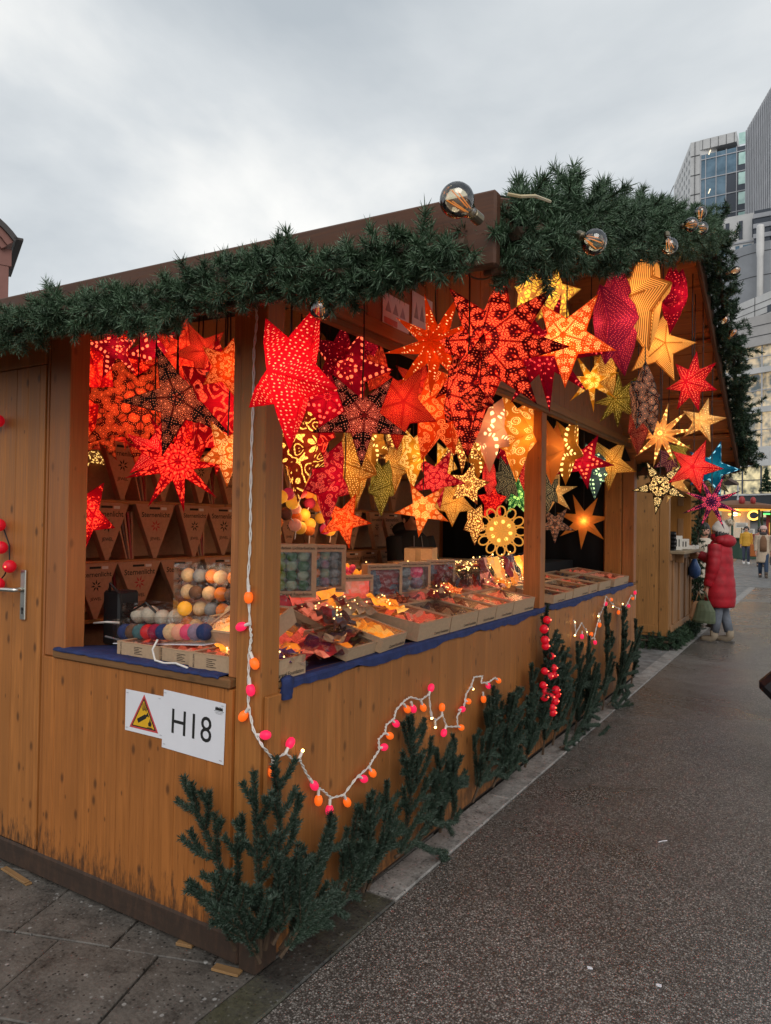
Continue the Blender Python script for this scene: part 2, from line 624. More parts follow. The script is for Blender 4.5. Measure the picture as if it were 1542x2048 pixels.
# ------------------------------------------------------------------ ground
def make_asphalt():
    t = NT('wet_exposed_aggregate')
    c = t.coord('Object')
    v1 = t.voro(c, 145, 1.0)
    v2 = t.voro(c, 75, 1.0)
    big = t.noise(c, 0.55, 5, 0.62, 0.6)
    mid = t.noise(c, 3.5, 3, 0.6)
    fine = t.noise(c, 420, 2, 0.6)
    r1 = t.node_sep(v1.outputs['Color'])
    stone = t.ramp(r1, [(0.0, (0.088, 0.077, 0.069)), (0.45, (0.175, 0.153, 0.138)), (0.78, (0.285, 0.253, 0.230)), (0.94, (0.40, 0.365, 0.335)), (1.0, (0.55, 0.51, 0.47))])
    edge = t.range(v1.outputs['Distance'], 0.35, 0.62)
    col = t.mix(t.math('MULTIPLY', edge, 0.8), stone, (0.030, 0.026, 0.023))
    r2 = t.node_sep(v2.outputs['Color'])
    lump = t.math('MULTIPLY', t.math('GREATER_THAN', r2, 0.90), t.range(v2.outputs['Distance'], 0.28, 0.4, 1, 0))
    col = t.mix(t.math('MULTIPLY', lump, 0.75), col, (0.30, 0.26, 0.22))
    col = t.mix(t.range(big, 0.42, 0.66, 0, 0.8), col, t.mix(0.45, col, (0.030, 0.022, 0.017)))
    col = t.mix(t.range(mid, 0.45, 0.75, 0, 0.25), col, (0.05, 0.042, 0.036))
    h = t.math('ADD', t.math('MULTIPLY', v1.outputs['Distance'], -0.7), t.math('MULTIPLY', fine, 0.2))
    wet = t.range(big, 0.40, 0.62, 0.42, 0.17)
    return t.pbsdf(col, wet, normal=t.bump(h, 0.32, 0.006), spec=0.7)


def make_slab_mat(name, base, speck, bri=1.0, moss=0.0):
    t = NT(name)
    c = t.coord('Object')
    n = t.noise(c, 7, 6, 0.68)
    n2 = t.noise(c, 60, 5, 0.7)
    n3 = t.noise(c, 2.2, 3, 0.6)
    v = t.voro(c, 70, 1.0)
    v2 = t.voro(c, 34, 1.0)
    r = t.node_sep(v.outputs['Color'])
    r2 = t.node_sep(v2.outputs['Color'])
    col = t.ramp(t.math('ADD', t.math('MULTIPLY', n, 0.6), t.math('MULTIPLY', n2, 0.4)), [(0.36, tuple(x * 0.30 for x in base)), (0.52, base), (0.68, tuple(x * 1.5 for x in base))])
    sm = t.math('MULTIPLY', t.math('GREATER_THAN', r, 0.86), t.range(v.outputs['Distance'], 0.20, 0.36, 1, 0))
    sm2 = t.math('MULTIPLY', t.math('GREATER_THAN', r2, 0.94), t.range(v2.outputs['Distance'], 0.20, 0.30, 1, 0))
    col = t.mix(t.math('MULTIPLY', sm, speck), col, (0.34, 0.33, 0.32))
    col = t.mix(t.math('MULTIPLY', sm2, speck), col, (0.50, 0.49, 0.47))
    pit = t.math('MULTIPLY', t.math('LESS_THAN', r, 0.16), t.range(v.outputs['Distance'], 0.25, 0.42, 1, 0))
    col = t.mix(t.math('MULTIPLY', pit, 0.85), col, (0.008, 0.008, 0.008))
    if moss:
        m = t.range(t.math('ADD', n3, t.math('MULTIPLY', n2, 0.5)), 0.72, 0.92, 0, moss)
        col = t.mix(m, col, (0.085, 0.080, 0.016))
    h = t.math('ADD', n2, t.math('MULTIPLY', v.outputs['Distance'], 0.4))
    return t.pbsdf(col, t.range(n3, 0.35, 0.65, 0.42, 0.7), normal=t.bump(h, 0.55, 0.006))


M_asphalt = make_asphalt()
M_slab = make_slab_mat('concrete_slab', (0.125, 0.110, 0.096), 0.5)
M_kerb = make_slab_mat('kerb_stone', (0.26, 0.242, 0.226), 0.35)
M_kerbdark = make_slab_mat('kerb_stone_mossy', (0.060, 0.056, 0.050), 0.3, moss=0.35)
M_joint = mat_plain('joint_sand', (0.022, 0.019, 0.016), 0.9, scale=120)
M_far = make_slab_mat('far_pavement', (0.16, 0.155, 0.15), 0.2)

g = MB().box((-90, -60, -0.30), (140, 260, -0.014))
tag(link('ground', g.mesh('ground', M_joint)), kind='structure')
a = MB()
a.box((0.172, -12, -0.013), (26, 20.0, 0.0))
tag(link('asphalt_path', a.mesh('asphalt_path', M_asphalt)), kind='structure')
a = MB()
a.box((-60, 20.02, -0.013), (60, 120, 0.002))
tag(link('square_pavement', a.mesh('square_pavement', M_far)), kind='structure')
gap = MB(); gap.box((-14, 6.07, -0.013), (0.171, 20.0, -0.003))
tag(link('pavement', gap.mesh('pavement', M_far)), kind='structure')


def kerb_run():
    ys = [-6.0, -4.6, -3.3, -1.95, 0.70, 2.03, 3.52, 4.74, 6.1, 7.4, 8.7, 10.0, 11.3, 12.6, 13.9, 15.2, 16.5, 17.8, 19.98]
    root = thing('kerb', None, None)
    tag(root, kind='structure')
    for i in range(len(ys) - 1):
        b = MB()
        z = 0.006 + random.uniform(-0.003, 0.003)
        b.box((0.004, ys[i] + 0.005, -0.06), (0.165, ys[i + 1] - 0.005, z))
        if ys[i] >= 6.1:
            b = MB().box((0.004, ys[i] + 0.005, -0.06), (0.165, ys[i + 1] - 0.005, 0.0))
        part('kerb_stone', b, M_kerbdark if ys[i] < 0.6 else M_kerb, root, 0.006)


kerb_run()


def clip_x(poly, xmax):
    out = []
    for i in range(len(poly)):
        p, q = poly[i], poly[(i + 1) % len(poly)]
        if p[0] <= xmax: out.append(p)
        if (p[0] <= xmax) != (q[0] <= xmax):
            t = (xmax - p[0]) / (q[0] - p[0])
            out.append((xmax, p[1] + t * (q[1] - p[1])))
    return out


def slabs():
    root = thing('slab_paving', None, None)
    tag(root, kind='structure')
    th = math.radians(19)
    U = (math.cos(th), math.sin(th)); V = (-math.sin(th), math.cos(th))
    o = (-0.38, -0.11)
    L, Wd = 0.60, 0.43
    offs = {0: 0.0, -1: 0.0}
    for j in range(-6, 4):
        v0 = j * Wd
        sh = {0: -0.205, -1: 0.0, -2: -0.3, -3: 0.12}.get(j, random.uniform(-0.3, 0.3))
        for i in range(-8, 6):
            u0 = i * 0.42 + sh
            u1 = u0 + 0.42
            q = 0.0035
            poly = [(o[0] + u * U[0] + v * V[0], o[1] + u * U[1] + v * V[1]) for u, v in
                    ((u0 + q, v0 + q), (u1 - q, v0 + q), (u1 - q, v0 + Wd - q), (u0 + q, v0 + Wd - q))]
            poly = clip_x(poly, -0.004)
            if len(poly) < 3 or max(p[0] for p in poly) - min(p[0] for p in poly) < 0.02:
                continue
            if min(p[1] for p in poly) > 1.2 or max(p[1] for p in poly) < -2.2 or max(p[0] for p in poly) < -3.2:
                continue
            z = random.uniform(-0.004, 0.003)
            b = MB(); b.prism(poly, 'z', -0.05, z)
            part('slab', b, M_slab, root, 0.004)


slabs()


def litter():
    spots = [(1.023, 1.940, 0.000), (1.233, 0.717, 0.000), (0.996, 0.682, 0.000), (0.594, 0.413, -0.000)]
    for i, p in enumerate(spots[1:3]):
        b = MB()
        n = 7
        poly = [(math.cos(2 * PI * k / n) * 0.012 * random.uniform(.6, 1.2), math.sin(2 * PI * k / n) * 0.008 * random.uniform(.6, 1.2)) for k in range(n)]
        b.prism(poly, 'z', 0.0, 0.004)
        o = link('paper_scrap', b.mesh('paper_scrap', M_white), None, (p[0], p[1], 0.001), (0, 0, random.random()))
        tag(o, ['larger white paper scrap lying on the wet asphalt near the bottom edge', 'smaller pale paper scrap lying on the asphalt'][i], 'litter')
    p = spots[0]
    b = MB().tube([(-0.025, 0, 0.003), (0.0, 0.004, 0.003), (0.03, 0.0, 0.003)], 0.0022, 5)
    o = link('straw', b.mesh('straw', M_white), None, (p[0], p[1], 0.0), (0, 0, 0.9))
    tag(o, 'thin white stick lying on the asphalt', 'litter')
    b = MB().box((-0.035, -0.012, 0), (0.035, 0.012, 0.012))
    p = (-0.343, 0.004, 0.000)
    o = link('wood_wedge', b.mesh('wood_wedge', M_raw), None, (p[0], p[1] - 0.02, 0.0), (0, 0, 0.25))
    tag(bev(o, 0.002), 'small raw wooden wedge pushed under the dark plinth beam', 'wedge')
    b = MB().box((-0.12, -0.014, 0), (0.12, 0.014, 0.008)).box((-0.10, -0.018, 0.0085), (0.11, 0.008, 0.015))
    p = (-1.373, -0.028, 0.000)
    o = link('wood_shims', b.mesh('wood_shims', M_raw), None, (p[0], p[1] - 0.03, 0.0), (0, 0, -0.1))
    tag(bev(o, 0.002), 'flat raw wooden shims under the plinth below the door', 'wedge')
    b = MB().box((-0.055, -0.018, 0), (0.055, 0.018, 0.010))
    o = link('wood_block', b.mesh('wood_block', M_raw), None, (-0.10, -0.045, 0.0), (0, 0, 0.2))
    tag(bev(o, 0.002), 'raw wooden board scrap at the foot of the corner post', 'wedge')


litter()

# ------------------------------------------------------------------ the stall
YR, ZR, YN, ZN, YF, ZF = 3.12, 3.64, -0.30, 2.44, 6.08, 2.33
XO = 1.0            # how far the roof stands out in front of the counter
XB = -3.1


def zroof(y):
    return ZN + (y - YN) * (ZR - ZN) / (YR - YN) if y < YR else ZR + (y - YR) * (ZF - ZR) / (YF - YR)


def boards(name, parent, axis, a, b, w, make, mat):
    r_ = random.Random(len(name))
    p = math.ceil((a + 1e-6) / w) * w
    lo = a
    while lo < b - 1e-6:
        hi = min(p, b)
        if b - hi < 0.03: hi = b
        part(name, make(lo + 0.0006, hi - 0.0006, r_.uniform(-0.0007, 0.0007)), mat, parent, 0.0012)
        lo = hi; p += w


def build_stall():
    st = thing('market_stall', 'large honey coloured wooden market stall with sign H18 and a lantern hung gable', 'stall', (0, 0, 0))
    P = lambda n, b, m, bevel=0.004, **k: part(n, b, m, st, bevel, **k)
    # left end: plinth, panel, ledge, posts, door
    P('plinth', bx((-3.1, -0.02, 0.012), (-0.075, 0.09, 0.115)), M_plinth, 0.008)
    P('corner_foot', bx((-0.072, -0.022, 0.004), (0.012, 0.10, 0.20)), M_plinth, 0.008)
    boards('panel_board', st, 'x', -1.288, -0.128, 0.085, lambda a, c, j: bx((a, -0.012 + j, 0.112), (c, 0.02, 0.995)), M_panel)
    P('counter_ledge', bx((-1.20, -0.022, 0.998), (-0.135, 0.02, 1.035)), M_ledge, 0.006)
    P('door_frame', bx((-1.288, 0.0, 0.998), (-1.142, 0.10, 2.47)), M_postred)
    P('door_jamb', bx((-1.302, -0.004, 0.112), (-1.2895, 0.10, 2.47)), M_postred, 0.002)
    d = P('door', bx((-2.25, 0.004, 0.118), (-1.306, 0.03, 2.315)), M_door)
    boards('door_board', d, 'x', -2.25, -1.306, 0.09, lambda a, c, j: bx((a, -0.010 + j, 0.118), (c, 0.0035, 2.315)), M_door)
    hp = MB().box((-1.452, -0.022, 1.145), (-1.413, -0.0105, 1.375))
    part('lock_plate', hp, M_metal, d, 0.003)
    hn = MB().tube([(-1.432, -0.02, 1.285), (-1.432, -0.06, 1.285), (-1.45, -0.066, 1.285), (-1.545, -0.066, 1.282), (-1.585, -0.062, 1.284)], [0.011, 0.011, 0.0105, 0.0095, 0.008], 10)
    part('handle', hn, M_metal, d, smooth=True)
    kh = MB().tube([(-1.432, -0.0235, 1.195), (-1.432, -0.0225, 1.195)], 0.008, 10).box((-1.4355, -0.0236, 1.172), (-1.4285, -0.0225, 1.195))
    part('keyhole', kh, M_print, d)
    P('door_header', bx((-3.1, -0.012, 2.320), (-1.306, 0.03, 2.62)), M_door)
    P('side_wall', bx((-3.1, -0.010, 0.112), (-2.256, 0.03, 2.318)), M_door)
    P('side_lintel', bx((-1.30, 0.004, 2.472), (-0.005, 0.09, 2.545)), M_lintel)
    # corner post in two pieces
    P('corner_post', bx((-0.125, -0.002, 0.11), (0.0, 0.098, 2.47)), M_post)
    P('post_trim', bx((-0.168, 0.006, 1.036), (-0.128, 0.09, 2.47)), M_postred, 0.003)
    P('cleat', bx((0.002, 0.012, 0.20), (0.022, 0.088, 0.985)), M_post, 0.003)
    # front
    boards('front_board', st, 'y', 0.102, 6.05, 0.10, lambda a, c, j: bx((-0.022, a, 0.022), (0.002 + j, c, 0.992)), M_front)
    P('front_ledge', bx((-0.06, 0.102, 0.995), (-0.004, 6.05, 1.018)), M_ledgey, 0.004)
    P('skirting', bx((-0.03, 0.10, 0.004), (-0.006, 6.05, 0.020)), M_plinth, 0.002)
    P('middle_post', bx((-0.13, 2.97, 1.02), (-0.002, 3.055, 2.455)), M_postred)
    P('post_trim', bx((-0.11, 3.058, 1.02), (-0.004, 3.078, 2.455)), M_post, 0.002)
    P('far_post', bx((-0.12, 5.92, 1.02), (0.0, 6.045, 2.455)), M_postred)
    P('far_jamb', bx((-0.30, 5.885, 1.02), (-0.125, 5.95, 2.455)), M_post)
    P('front_lintel', bx((-0.03, 0.10, 2.46), (0.020, 6.05, 2.525)), M_lintel)
    P('lintel_strip', bx((-0.028, 0.10, 2.430), (0.016, 6.05, 2.4585)), M_ledgey, 0.003)
    # gable boards
    y = 0.0
    while y < 6.05:
        w = min(random.uniform(0.125, 0.145), 6.06 - y)
        y1 = y + w
        b = MB()
        poly = [(y + 0.003, 2.528), (y1 - 0.003, 2.528), (y1 - 0.003, zroof(y1) - 0.055), (y + 0.003, zroof(y) - 0.055)]
        if y < YR < y1:
            poly = poly[:3] + [(YR, ZR - 0.055)] + poly[3:]
        if zroof(y1) - 0.055 > 2.535 and zroof(y) - 0.055 > 2.535:
            b.prism(poly, 'x', -0.018 + random.uniform(-0.002, 0.002), 0.004)
            part('plank', b, M_gable, st, 0.003)
        y = y1
    # soffit boards under both slopes
    def slope_boards(ya, yb, n):
        for k in range(n):
            y0 = ya + (yb - ya) * k / n; y1 = ya + (yb - ya) * (k + 1) / n
            q = 0.005
            poly = [(y0 + q, zroof(y0 + q) - 0.030), (y1 - q, zroof(y1 - q) - 0.030), (y1 - q, zroof(y1 - q) - 0.052), (y0 + q, zroof(y0 + q) - 0.052)]
            b = MB(); b.prism(poly, 'x', XB, XO - 0.03)
            part('soffit_board', b, M_soffit, st, 0.003)
    slope_boards(YN + 0.02, YR - 0.002, 14)
    slope_boards(YR + 0.002, YF - 0.01, 12)
    for yb in (0.9, 2.0, 4.2, 4.95, 5.55):
        z = zroof(yb) - 0.055
        b = MB().box((0.012, yb - 0.045, z - 0.035), (XO - 0.035, yb + 0.045, z + (0.0 if yb < YR else 0.0)))
        part('roof_batten', b, M_soffit, st, 0.004)
    # fascia, rakes, ridge
    b = MB(); b.prism([(XB, 2.36), (XO + 0.022, 2.262), (XO + 0.022, 2.452), (XB, 2.55)], 'y', YN - 0.035, YN)
    P('eave_fascia', b, M_fascia, 0.006)
    b = MB(); b.prism([(YN + 0.002, zroof(YN) + 0.012), (YR, ZR + 0.012), (YR, ZR - 0.19), (YN + 0.002, zroof(YN) - 0.19)], 'x', XO - 0.028, XO)
    part('rake_board', b, M_rake, st, 0.005)
    b = MB(); b.prism([(YR + 0.002, ZR + 0.012), (YF, ZF + 0.012), (YF, ZF - 0.15), (YR + 0.002, ZR - 0.19)], 'x', XO - 0.028, XO)
    part('rake_board', b, M_rake, st, 0.005)
    P('far_fascia', bx((XB, YF - 0.03, 2.17), (XO - 0.03, YF - 0.002, 2.33)), M_fascia, 0.005)
    # corrugated roof sheets
    M_sheet = mat_plain('roof_sheet', (0.36, 0.39, 0.42), 0.3, var=0.08, scale=3)
    for (ya, yb) in ((YN + 0.01, YR), (YF + 0.0, YR)):
        b = MB(); n = 130
        vs = []; fs = []
        for i in range(n + 1):
            x = XB + (XO - 0.02 - XB) * i / n
            dz = 0.012 * math.sin(i * 2 * PI / 10)
            for (yy, zz) in ((ya, zroof(min(max(ya, YN), YF)) + 0.022), (yb, ZR + 0.022)):
                vs.append((x, yy, zz + dz))
            for (yy, zz) in ((ya, zroof(min(max(ya, YN), YF)) + 0.018), (yb, ZR + 0.018)):
                vs.append((x, yy, zz + dz))
        for i in range(n):
            o = i * 4; p = o + 4
            fs += [(o, p, p + 1, o + 1), (o + 2, o + 3, p + 3, p + 2), (o, o + 2, p + 2, p)]
        b.add(vs, fs)
        part('roof_sheet', b, M_sheet, st, smooth=True)
    # inside
    P('back_wall', bx((-2.42, 0.04, 0.1), (-2.36, 6.05, 2.62)), M_kraft2, 0)
    b = MB(); b.prism([(0.05, 2.40), (6.03, 2.30), (6.03, zroof(6.03) - 0.058), (YR, ZR - 0.058), (0.05, zroof(0.05) - 0.058)], 'x', -2.48, -2.425)
    P('back_gable', b, M_kraft2, 0)
    P('far_wall', bx((-2.36, 6.0, 0.02), (-0.31, 6.05, 2.50)), M_post, 0)
    P('stall_floor', bx((-2.36, 0.11, 0.03), (-0.03, 5.99, 0.10)), M_plinth, 0)
    P('front_counter', bx((-0.62, 0.11, 0.975), (-0.062, 5.99, 1.004)), M_ledgey, 0.003)
    P('side_counter', bx((-1.28, 0.11, 0.975), (-0.63, 0.62, 1.004)), M_ledge, 0.003)
    P('display_riser', bx((-0.655, 1.20, 1.0225), (-0.53, 2.75, 1.086)), M_black, 0.003)
    P('display_step', bx((-0.92, 0.66, 0.92), (-0.66, 5.95, 1.235)), M_black, 0.004)
    for z in (1.01, 1.36, 1.735, 2.11):
        P('wall_shelf', bx((-2.36, 0.12, z - 0.025), (-2.04, 4.95, z)), M_post, 0.003)
    # gable notices
    return st


stall = build_stall()


def drapes():
    b = MB(); n = 40
    vs = []; fs = []
    for i in range(n + 1):
        x = -2.3 + (2.3 - 0.335) * i / n
        w = 0.014 * math.sin(i * 1.3) + 0.008 * math.sin(i * 0.47 + 1)
        vs += [(x, 5.965 + w, 1.02), (x, 5.965 + w * 0.4, 2.5)]
    for i in range(n):
        fs.append((2 * i, 2 * i + 2, 2 * i + 3, 2 * i + 1))
    b.add(vs, fs)
    o = link('drape', b.mesh('drape', M_black, True))
    tag(o, 'black cloth hung over the far end wall behind the last lanterns', 'drape')
    o.modifiers.new('thick', 'SOLIDIFY').thickness = 0.004
    b = MB()
    vs = []; fs = []
    for i in range(n + 1):
        y = 0.15 + 2.2 * i / n
        w = 0.02 * math.sin(i * 0.9) + 0.008 * math.sin(i * 0.37 + 1)
        vs += [(-2.30 + w, y, 2.12), (-2.30 + w * .4, y, 2.66)]
    for i in range(n):
        fs.append((2 * i, 2 * i + 2, 2 * i + 3, 2 * i + 1))
    b.add(vs, fs)
    o = link('drape', b.mesh('drape', M_black, True))
    tag(o, 'black cloth hung high behind the red lanterns above the top shelf', 'drape')
    o.modifiers.new('thick', 'SOLIDIFY').thickness = 0.004
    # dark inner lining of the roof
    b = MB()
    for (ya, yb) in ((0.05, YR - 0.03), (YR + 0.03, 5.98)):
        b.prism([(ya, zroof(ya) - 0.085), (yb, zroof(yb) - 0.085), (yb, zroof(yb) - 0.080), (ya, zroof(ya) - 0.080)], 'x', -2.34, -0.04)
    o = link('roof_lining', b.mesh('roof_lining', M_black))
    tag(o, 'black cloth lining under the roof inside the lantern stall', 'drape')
    # blue cloth
    b = MB(); n = 120
    prof = [(-0.60, 1.0065), (-0.30, 1.0075), (-0.07, 1.0085), (-0.03, 1.021), (0.000, 1.021), (0.006, 1.012), (0.008, 0.985)]
    vs = []; fs = []
    for i in range(n + 1):
        y = 0.13 + 5.74 * i / n
        for k, (x, z) in enumerate(prof):
            j = random.uniform(-0.003, 0.003) if k > 3 else 0
            vs.append((x + max(0, j), y, z + ((0.010 * math.sin(i * 0.23) + 0.006 * math.sin(i * 0.71 + 1) + j * 2) if k == 6 else 0)))
    m = len(prof)
    for i in range(n):
        for k in range(m - 1):
            fs.append((i * m + k, (i + 1) * m + k, (i + 1) * m + k + 1, i * m + k + 1))
    b.add(vs, fs)
    o = link('tablecloth', b.mesh('tablecloth', M_cloth, False))
    tag(o, 'dark blue cloth spread along the front counter under the boxes', 'tablecloth')
    o.modifiers.new('thick', 'SOLIDIFY').thickness = 0.003
    b = MB(); vs = []; fs = []
    prof = [(0.60, 1.0065), (0.3, 1.0075), (0.03, 1.037), (-0.018, 1.037), (-0.024, 1.028)]
    n = 40
    for i in range(n + 1):
        x = -1.19 + 1.0 * i / n
        for k, (y, z) in enumerate(prof):
            vs.append((x, y, z + (random.uniform(0, 0.006) if k > 1 else 0)))
    m = len(prof)
    for i in range(n):
        for k in range(m - 1):
            fs.append((i * m + k, (i + 1) * m + k, (i + 1) * m + k + 1, i * m + k + 1))
    b.add(vs, fs)
    o = link('tablecloth', b.mesh('tablecloth', M_cloth, True))
    tag(o, 'dark blue cloth on the short counter above the H18 panel', 'tablecloth')
    o.modifiers.new('thick', 'SOLIDIFY').thickness = 0.003
    # bunched cloth end by the corner post
    b = MB(); r_ = random.Random(4)
    rings = [(0.03, -0.045), (0.034, -0.02), (0.028, 0.005), (0.030, 0.03), (0.012, 0.042)]
    vs = []; fs = []
    for (rr, zz) in rings:
        for k in range(10):
            t = 2 * PI * k / 10; q = rr * r_.uniform(.6, 1.2)
            vs.append((0.010 + math.cos(t) * q * .7, 0.135 + math.sin(t) * q, 1.0 + zz))
    for i in range(4):
        for k in range(10):
            k2 = (k + 1) % 10; fs.append((i * 10 + k, i * 10 + k2, i * 10 + 10 + k2, i * 10 + 10 + k))
    fs.append(tuple(range(40, 50)))
    b.add(vs, fs)
    o = link('cloth_fold', b.mesh('cloth_fold', M_cloth, True))
    tag(o, 'bunched end of blue cloth beside the corner post', 'cloth')


drapes()


# ------------------------------------------------------------------ signs
def signs():
    # warning sheet
    s = thing('warning_sheet', 'white sheet with a yellow and red gas cylinder warning triangle', 'sign', (-0.60, -0.0135, 0.84))
    M_y = mat_plain('yellow_print', (0.75, 0.40, 0.012), 0.7, var=0.05)
    M_r = mat_plain('red_border_print', (0.55, 0.06, 0.06), 0.7, var=0.06)
    sheet = MB().box((-0.112, -0.0012, -0.083), (0.125, 0.0, 0.083))
    part('sheet', sheet, M_white, s)
    def tri(scale, dy, m, name):
        pts = [(-0.085, -0.066), (0.085, -0.066), (0.0, 0.076)]
        cx, cy = 0.0, -0.019
        poly = [((x - cx) * scale + cx, (z - cy) * scale + cy) for x, z in pts]
        b = MB(); b.prism(poly, 'y', dy, dy + 0.0004)
        part(name, b, m, s)
    tri(1.0, -0.0019, M_r, 'red_triangle')
    tri(0.84, -0.0024, M_print, 'black_triangle')
    tri(0.74, -0.0029, M_y, 'yellow_triangle')
    R = Matrix.Translation((-0.008, 0, -0.020)) @ Matrix.Rotation(math.radians(-28), 4, 'Y')
    b = MB()
    b.box((-0.030, -0.0034, -0.0085), (0.024, -0.003, 0.0085), R)
    b.box((0.024, -0.0034, -0.005), (0.036, -0.003, 0.005), R)
    b.box((0.036, -0.0034, -0.009), (0.041, -0.003, 0.009), R)
    part('cylinder_symbol', b, M_print, s)
    b = MB()
    for ang in range(-60, 61, 20):
        a = math.radians(ang)
        p0 = Vector((0.006 + 0.010 * math.sin(a), -0.0032, 0.006 + 0.008 * math.cos(a)))
        p1 = Vector((0.004 + 0.026 * math.sin(a) * .7, -0.0032, 0.008 + 0.036 * math.cos(a)))
        b.tube([p0, p1], 0.0011, 4)
    part('burst_symbol', b, M_print, s)
    b = MB()
    b.prism([(0.030, -0.046), (0.044, -0.046), (0.048, -0.036), (0.042, -0.026), (0.038, -0.014), (0.034, -0.028), (0.027, -0.035)], 'y', -0.0034, -0.003)
    b.box((0.024, -0.0034, -0.053), (0.052, -0.003, -0.050))
    part('flame_symbol', b, M_print, s)
    def staples(par, pts):
        b = MB()
        for x, z in pts:
            b.box((x - 0.006, -0.0026, z - 0.0006), (x + 0.006, -0.0013, z + 0.0006))
        part('staples', b, M_paperedge, par, kind='stuff')
    staples(s, [(-0.10, 0.07), (-0.10, -0.07), (0.09, 0.072), (0.10, -0.07)])
    h = thing('number_sheet', 'white paper sheet printed H18 stapled beside the corner post', 'sign', (-0.325, -0.0145, 0.834), rot=(0, math.radians(1.5), 0))
    sheet = MB().box((-0.165, -0.0012, -0.113), (0.165, 0.0, 0.113))
    part('sheet', sheet, M_white, h)
    tm = text_mesh('H18', 0.138, M_print)
    o = part('number', tm, None, h)
    o.location = (-0.01, -0.0019, -0.005); o.rotation_euler = (PI / 2, 0, 0)
    o.scale = (0.95, 1, 1)
    b = MB()
    for k in range(5):
        x = 0.118 + k * 0.0075
        b.prism([(x - 0.0042, 0.082), (x + 0.0042, 0.082), (x + 0.0042, 0.090), (x, 0.096), (x - 0.0042, 0.090)], 'y', -0.0019, -0.0015)
    b.box((0.108, -0.0019, 0.0785), (0.158, -0.0015, 0.0797)).box((0.112, -0.0019, 0.0735), (0.154, -0.0015, 0.0743)).box((0.118, -0.0019, 0.069), (0.148, -0.0015, 0.0697))
    part('crest', b, M_print, h)
    staples(h, [(-0.155, 0.102), (-0.152, -0.098), (0.150, 0.102), (0.150, -0.10)])
    # notices on the gable
    M_pink = mat_plain('pale_red_print', (0.5, 0.2, 0.2), 0.8)
    M_grey = mat_plain('grey_print', (0.35, 0.33, 0.38), 0.8)
    for i, (y0, y1, z0, z1, lab) in enumerate(((0.77, 1.01, 2.528, 2.67, 'nearer white notice printed with grey trees on the gable boards'),
                                            (1.04, 1.25, 2.528, 2.75, 'further white notice half hidden by the orange lantern on the gable boards'))):
        n = thing('notice', lab, 'notice', (0.008, (y0 + y1) / 2, (z0 + z1) / 2), group='notices on the gable')
        w, hh = (y1 - y0) / 2, (z1 - z0) / 2
        part('sheet', MB().box((0, -w, -hh), (0.0012, w, hh)), M_white, n)
        for k in range(3):
            yy = -w * 0.6 + k * w * 0.55
            part('tree_print', MB().prism([(yy - w * .22, -hh * .15), (yy + w * .22, -hh * .15), (yy, hh * .6)], 'x', 0.0015, 0.0018), M_grey, n)
        part('red_block_print', MB().box((0.0015, -w * .9, -hh * .95), (0.0018, w * .1, -hh * .55)), M_pink, n)


signs()


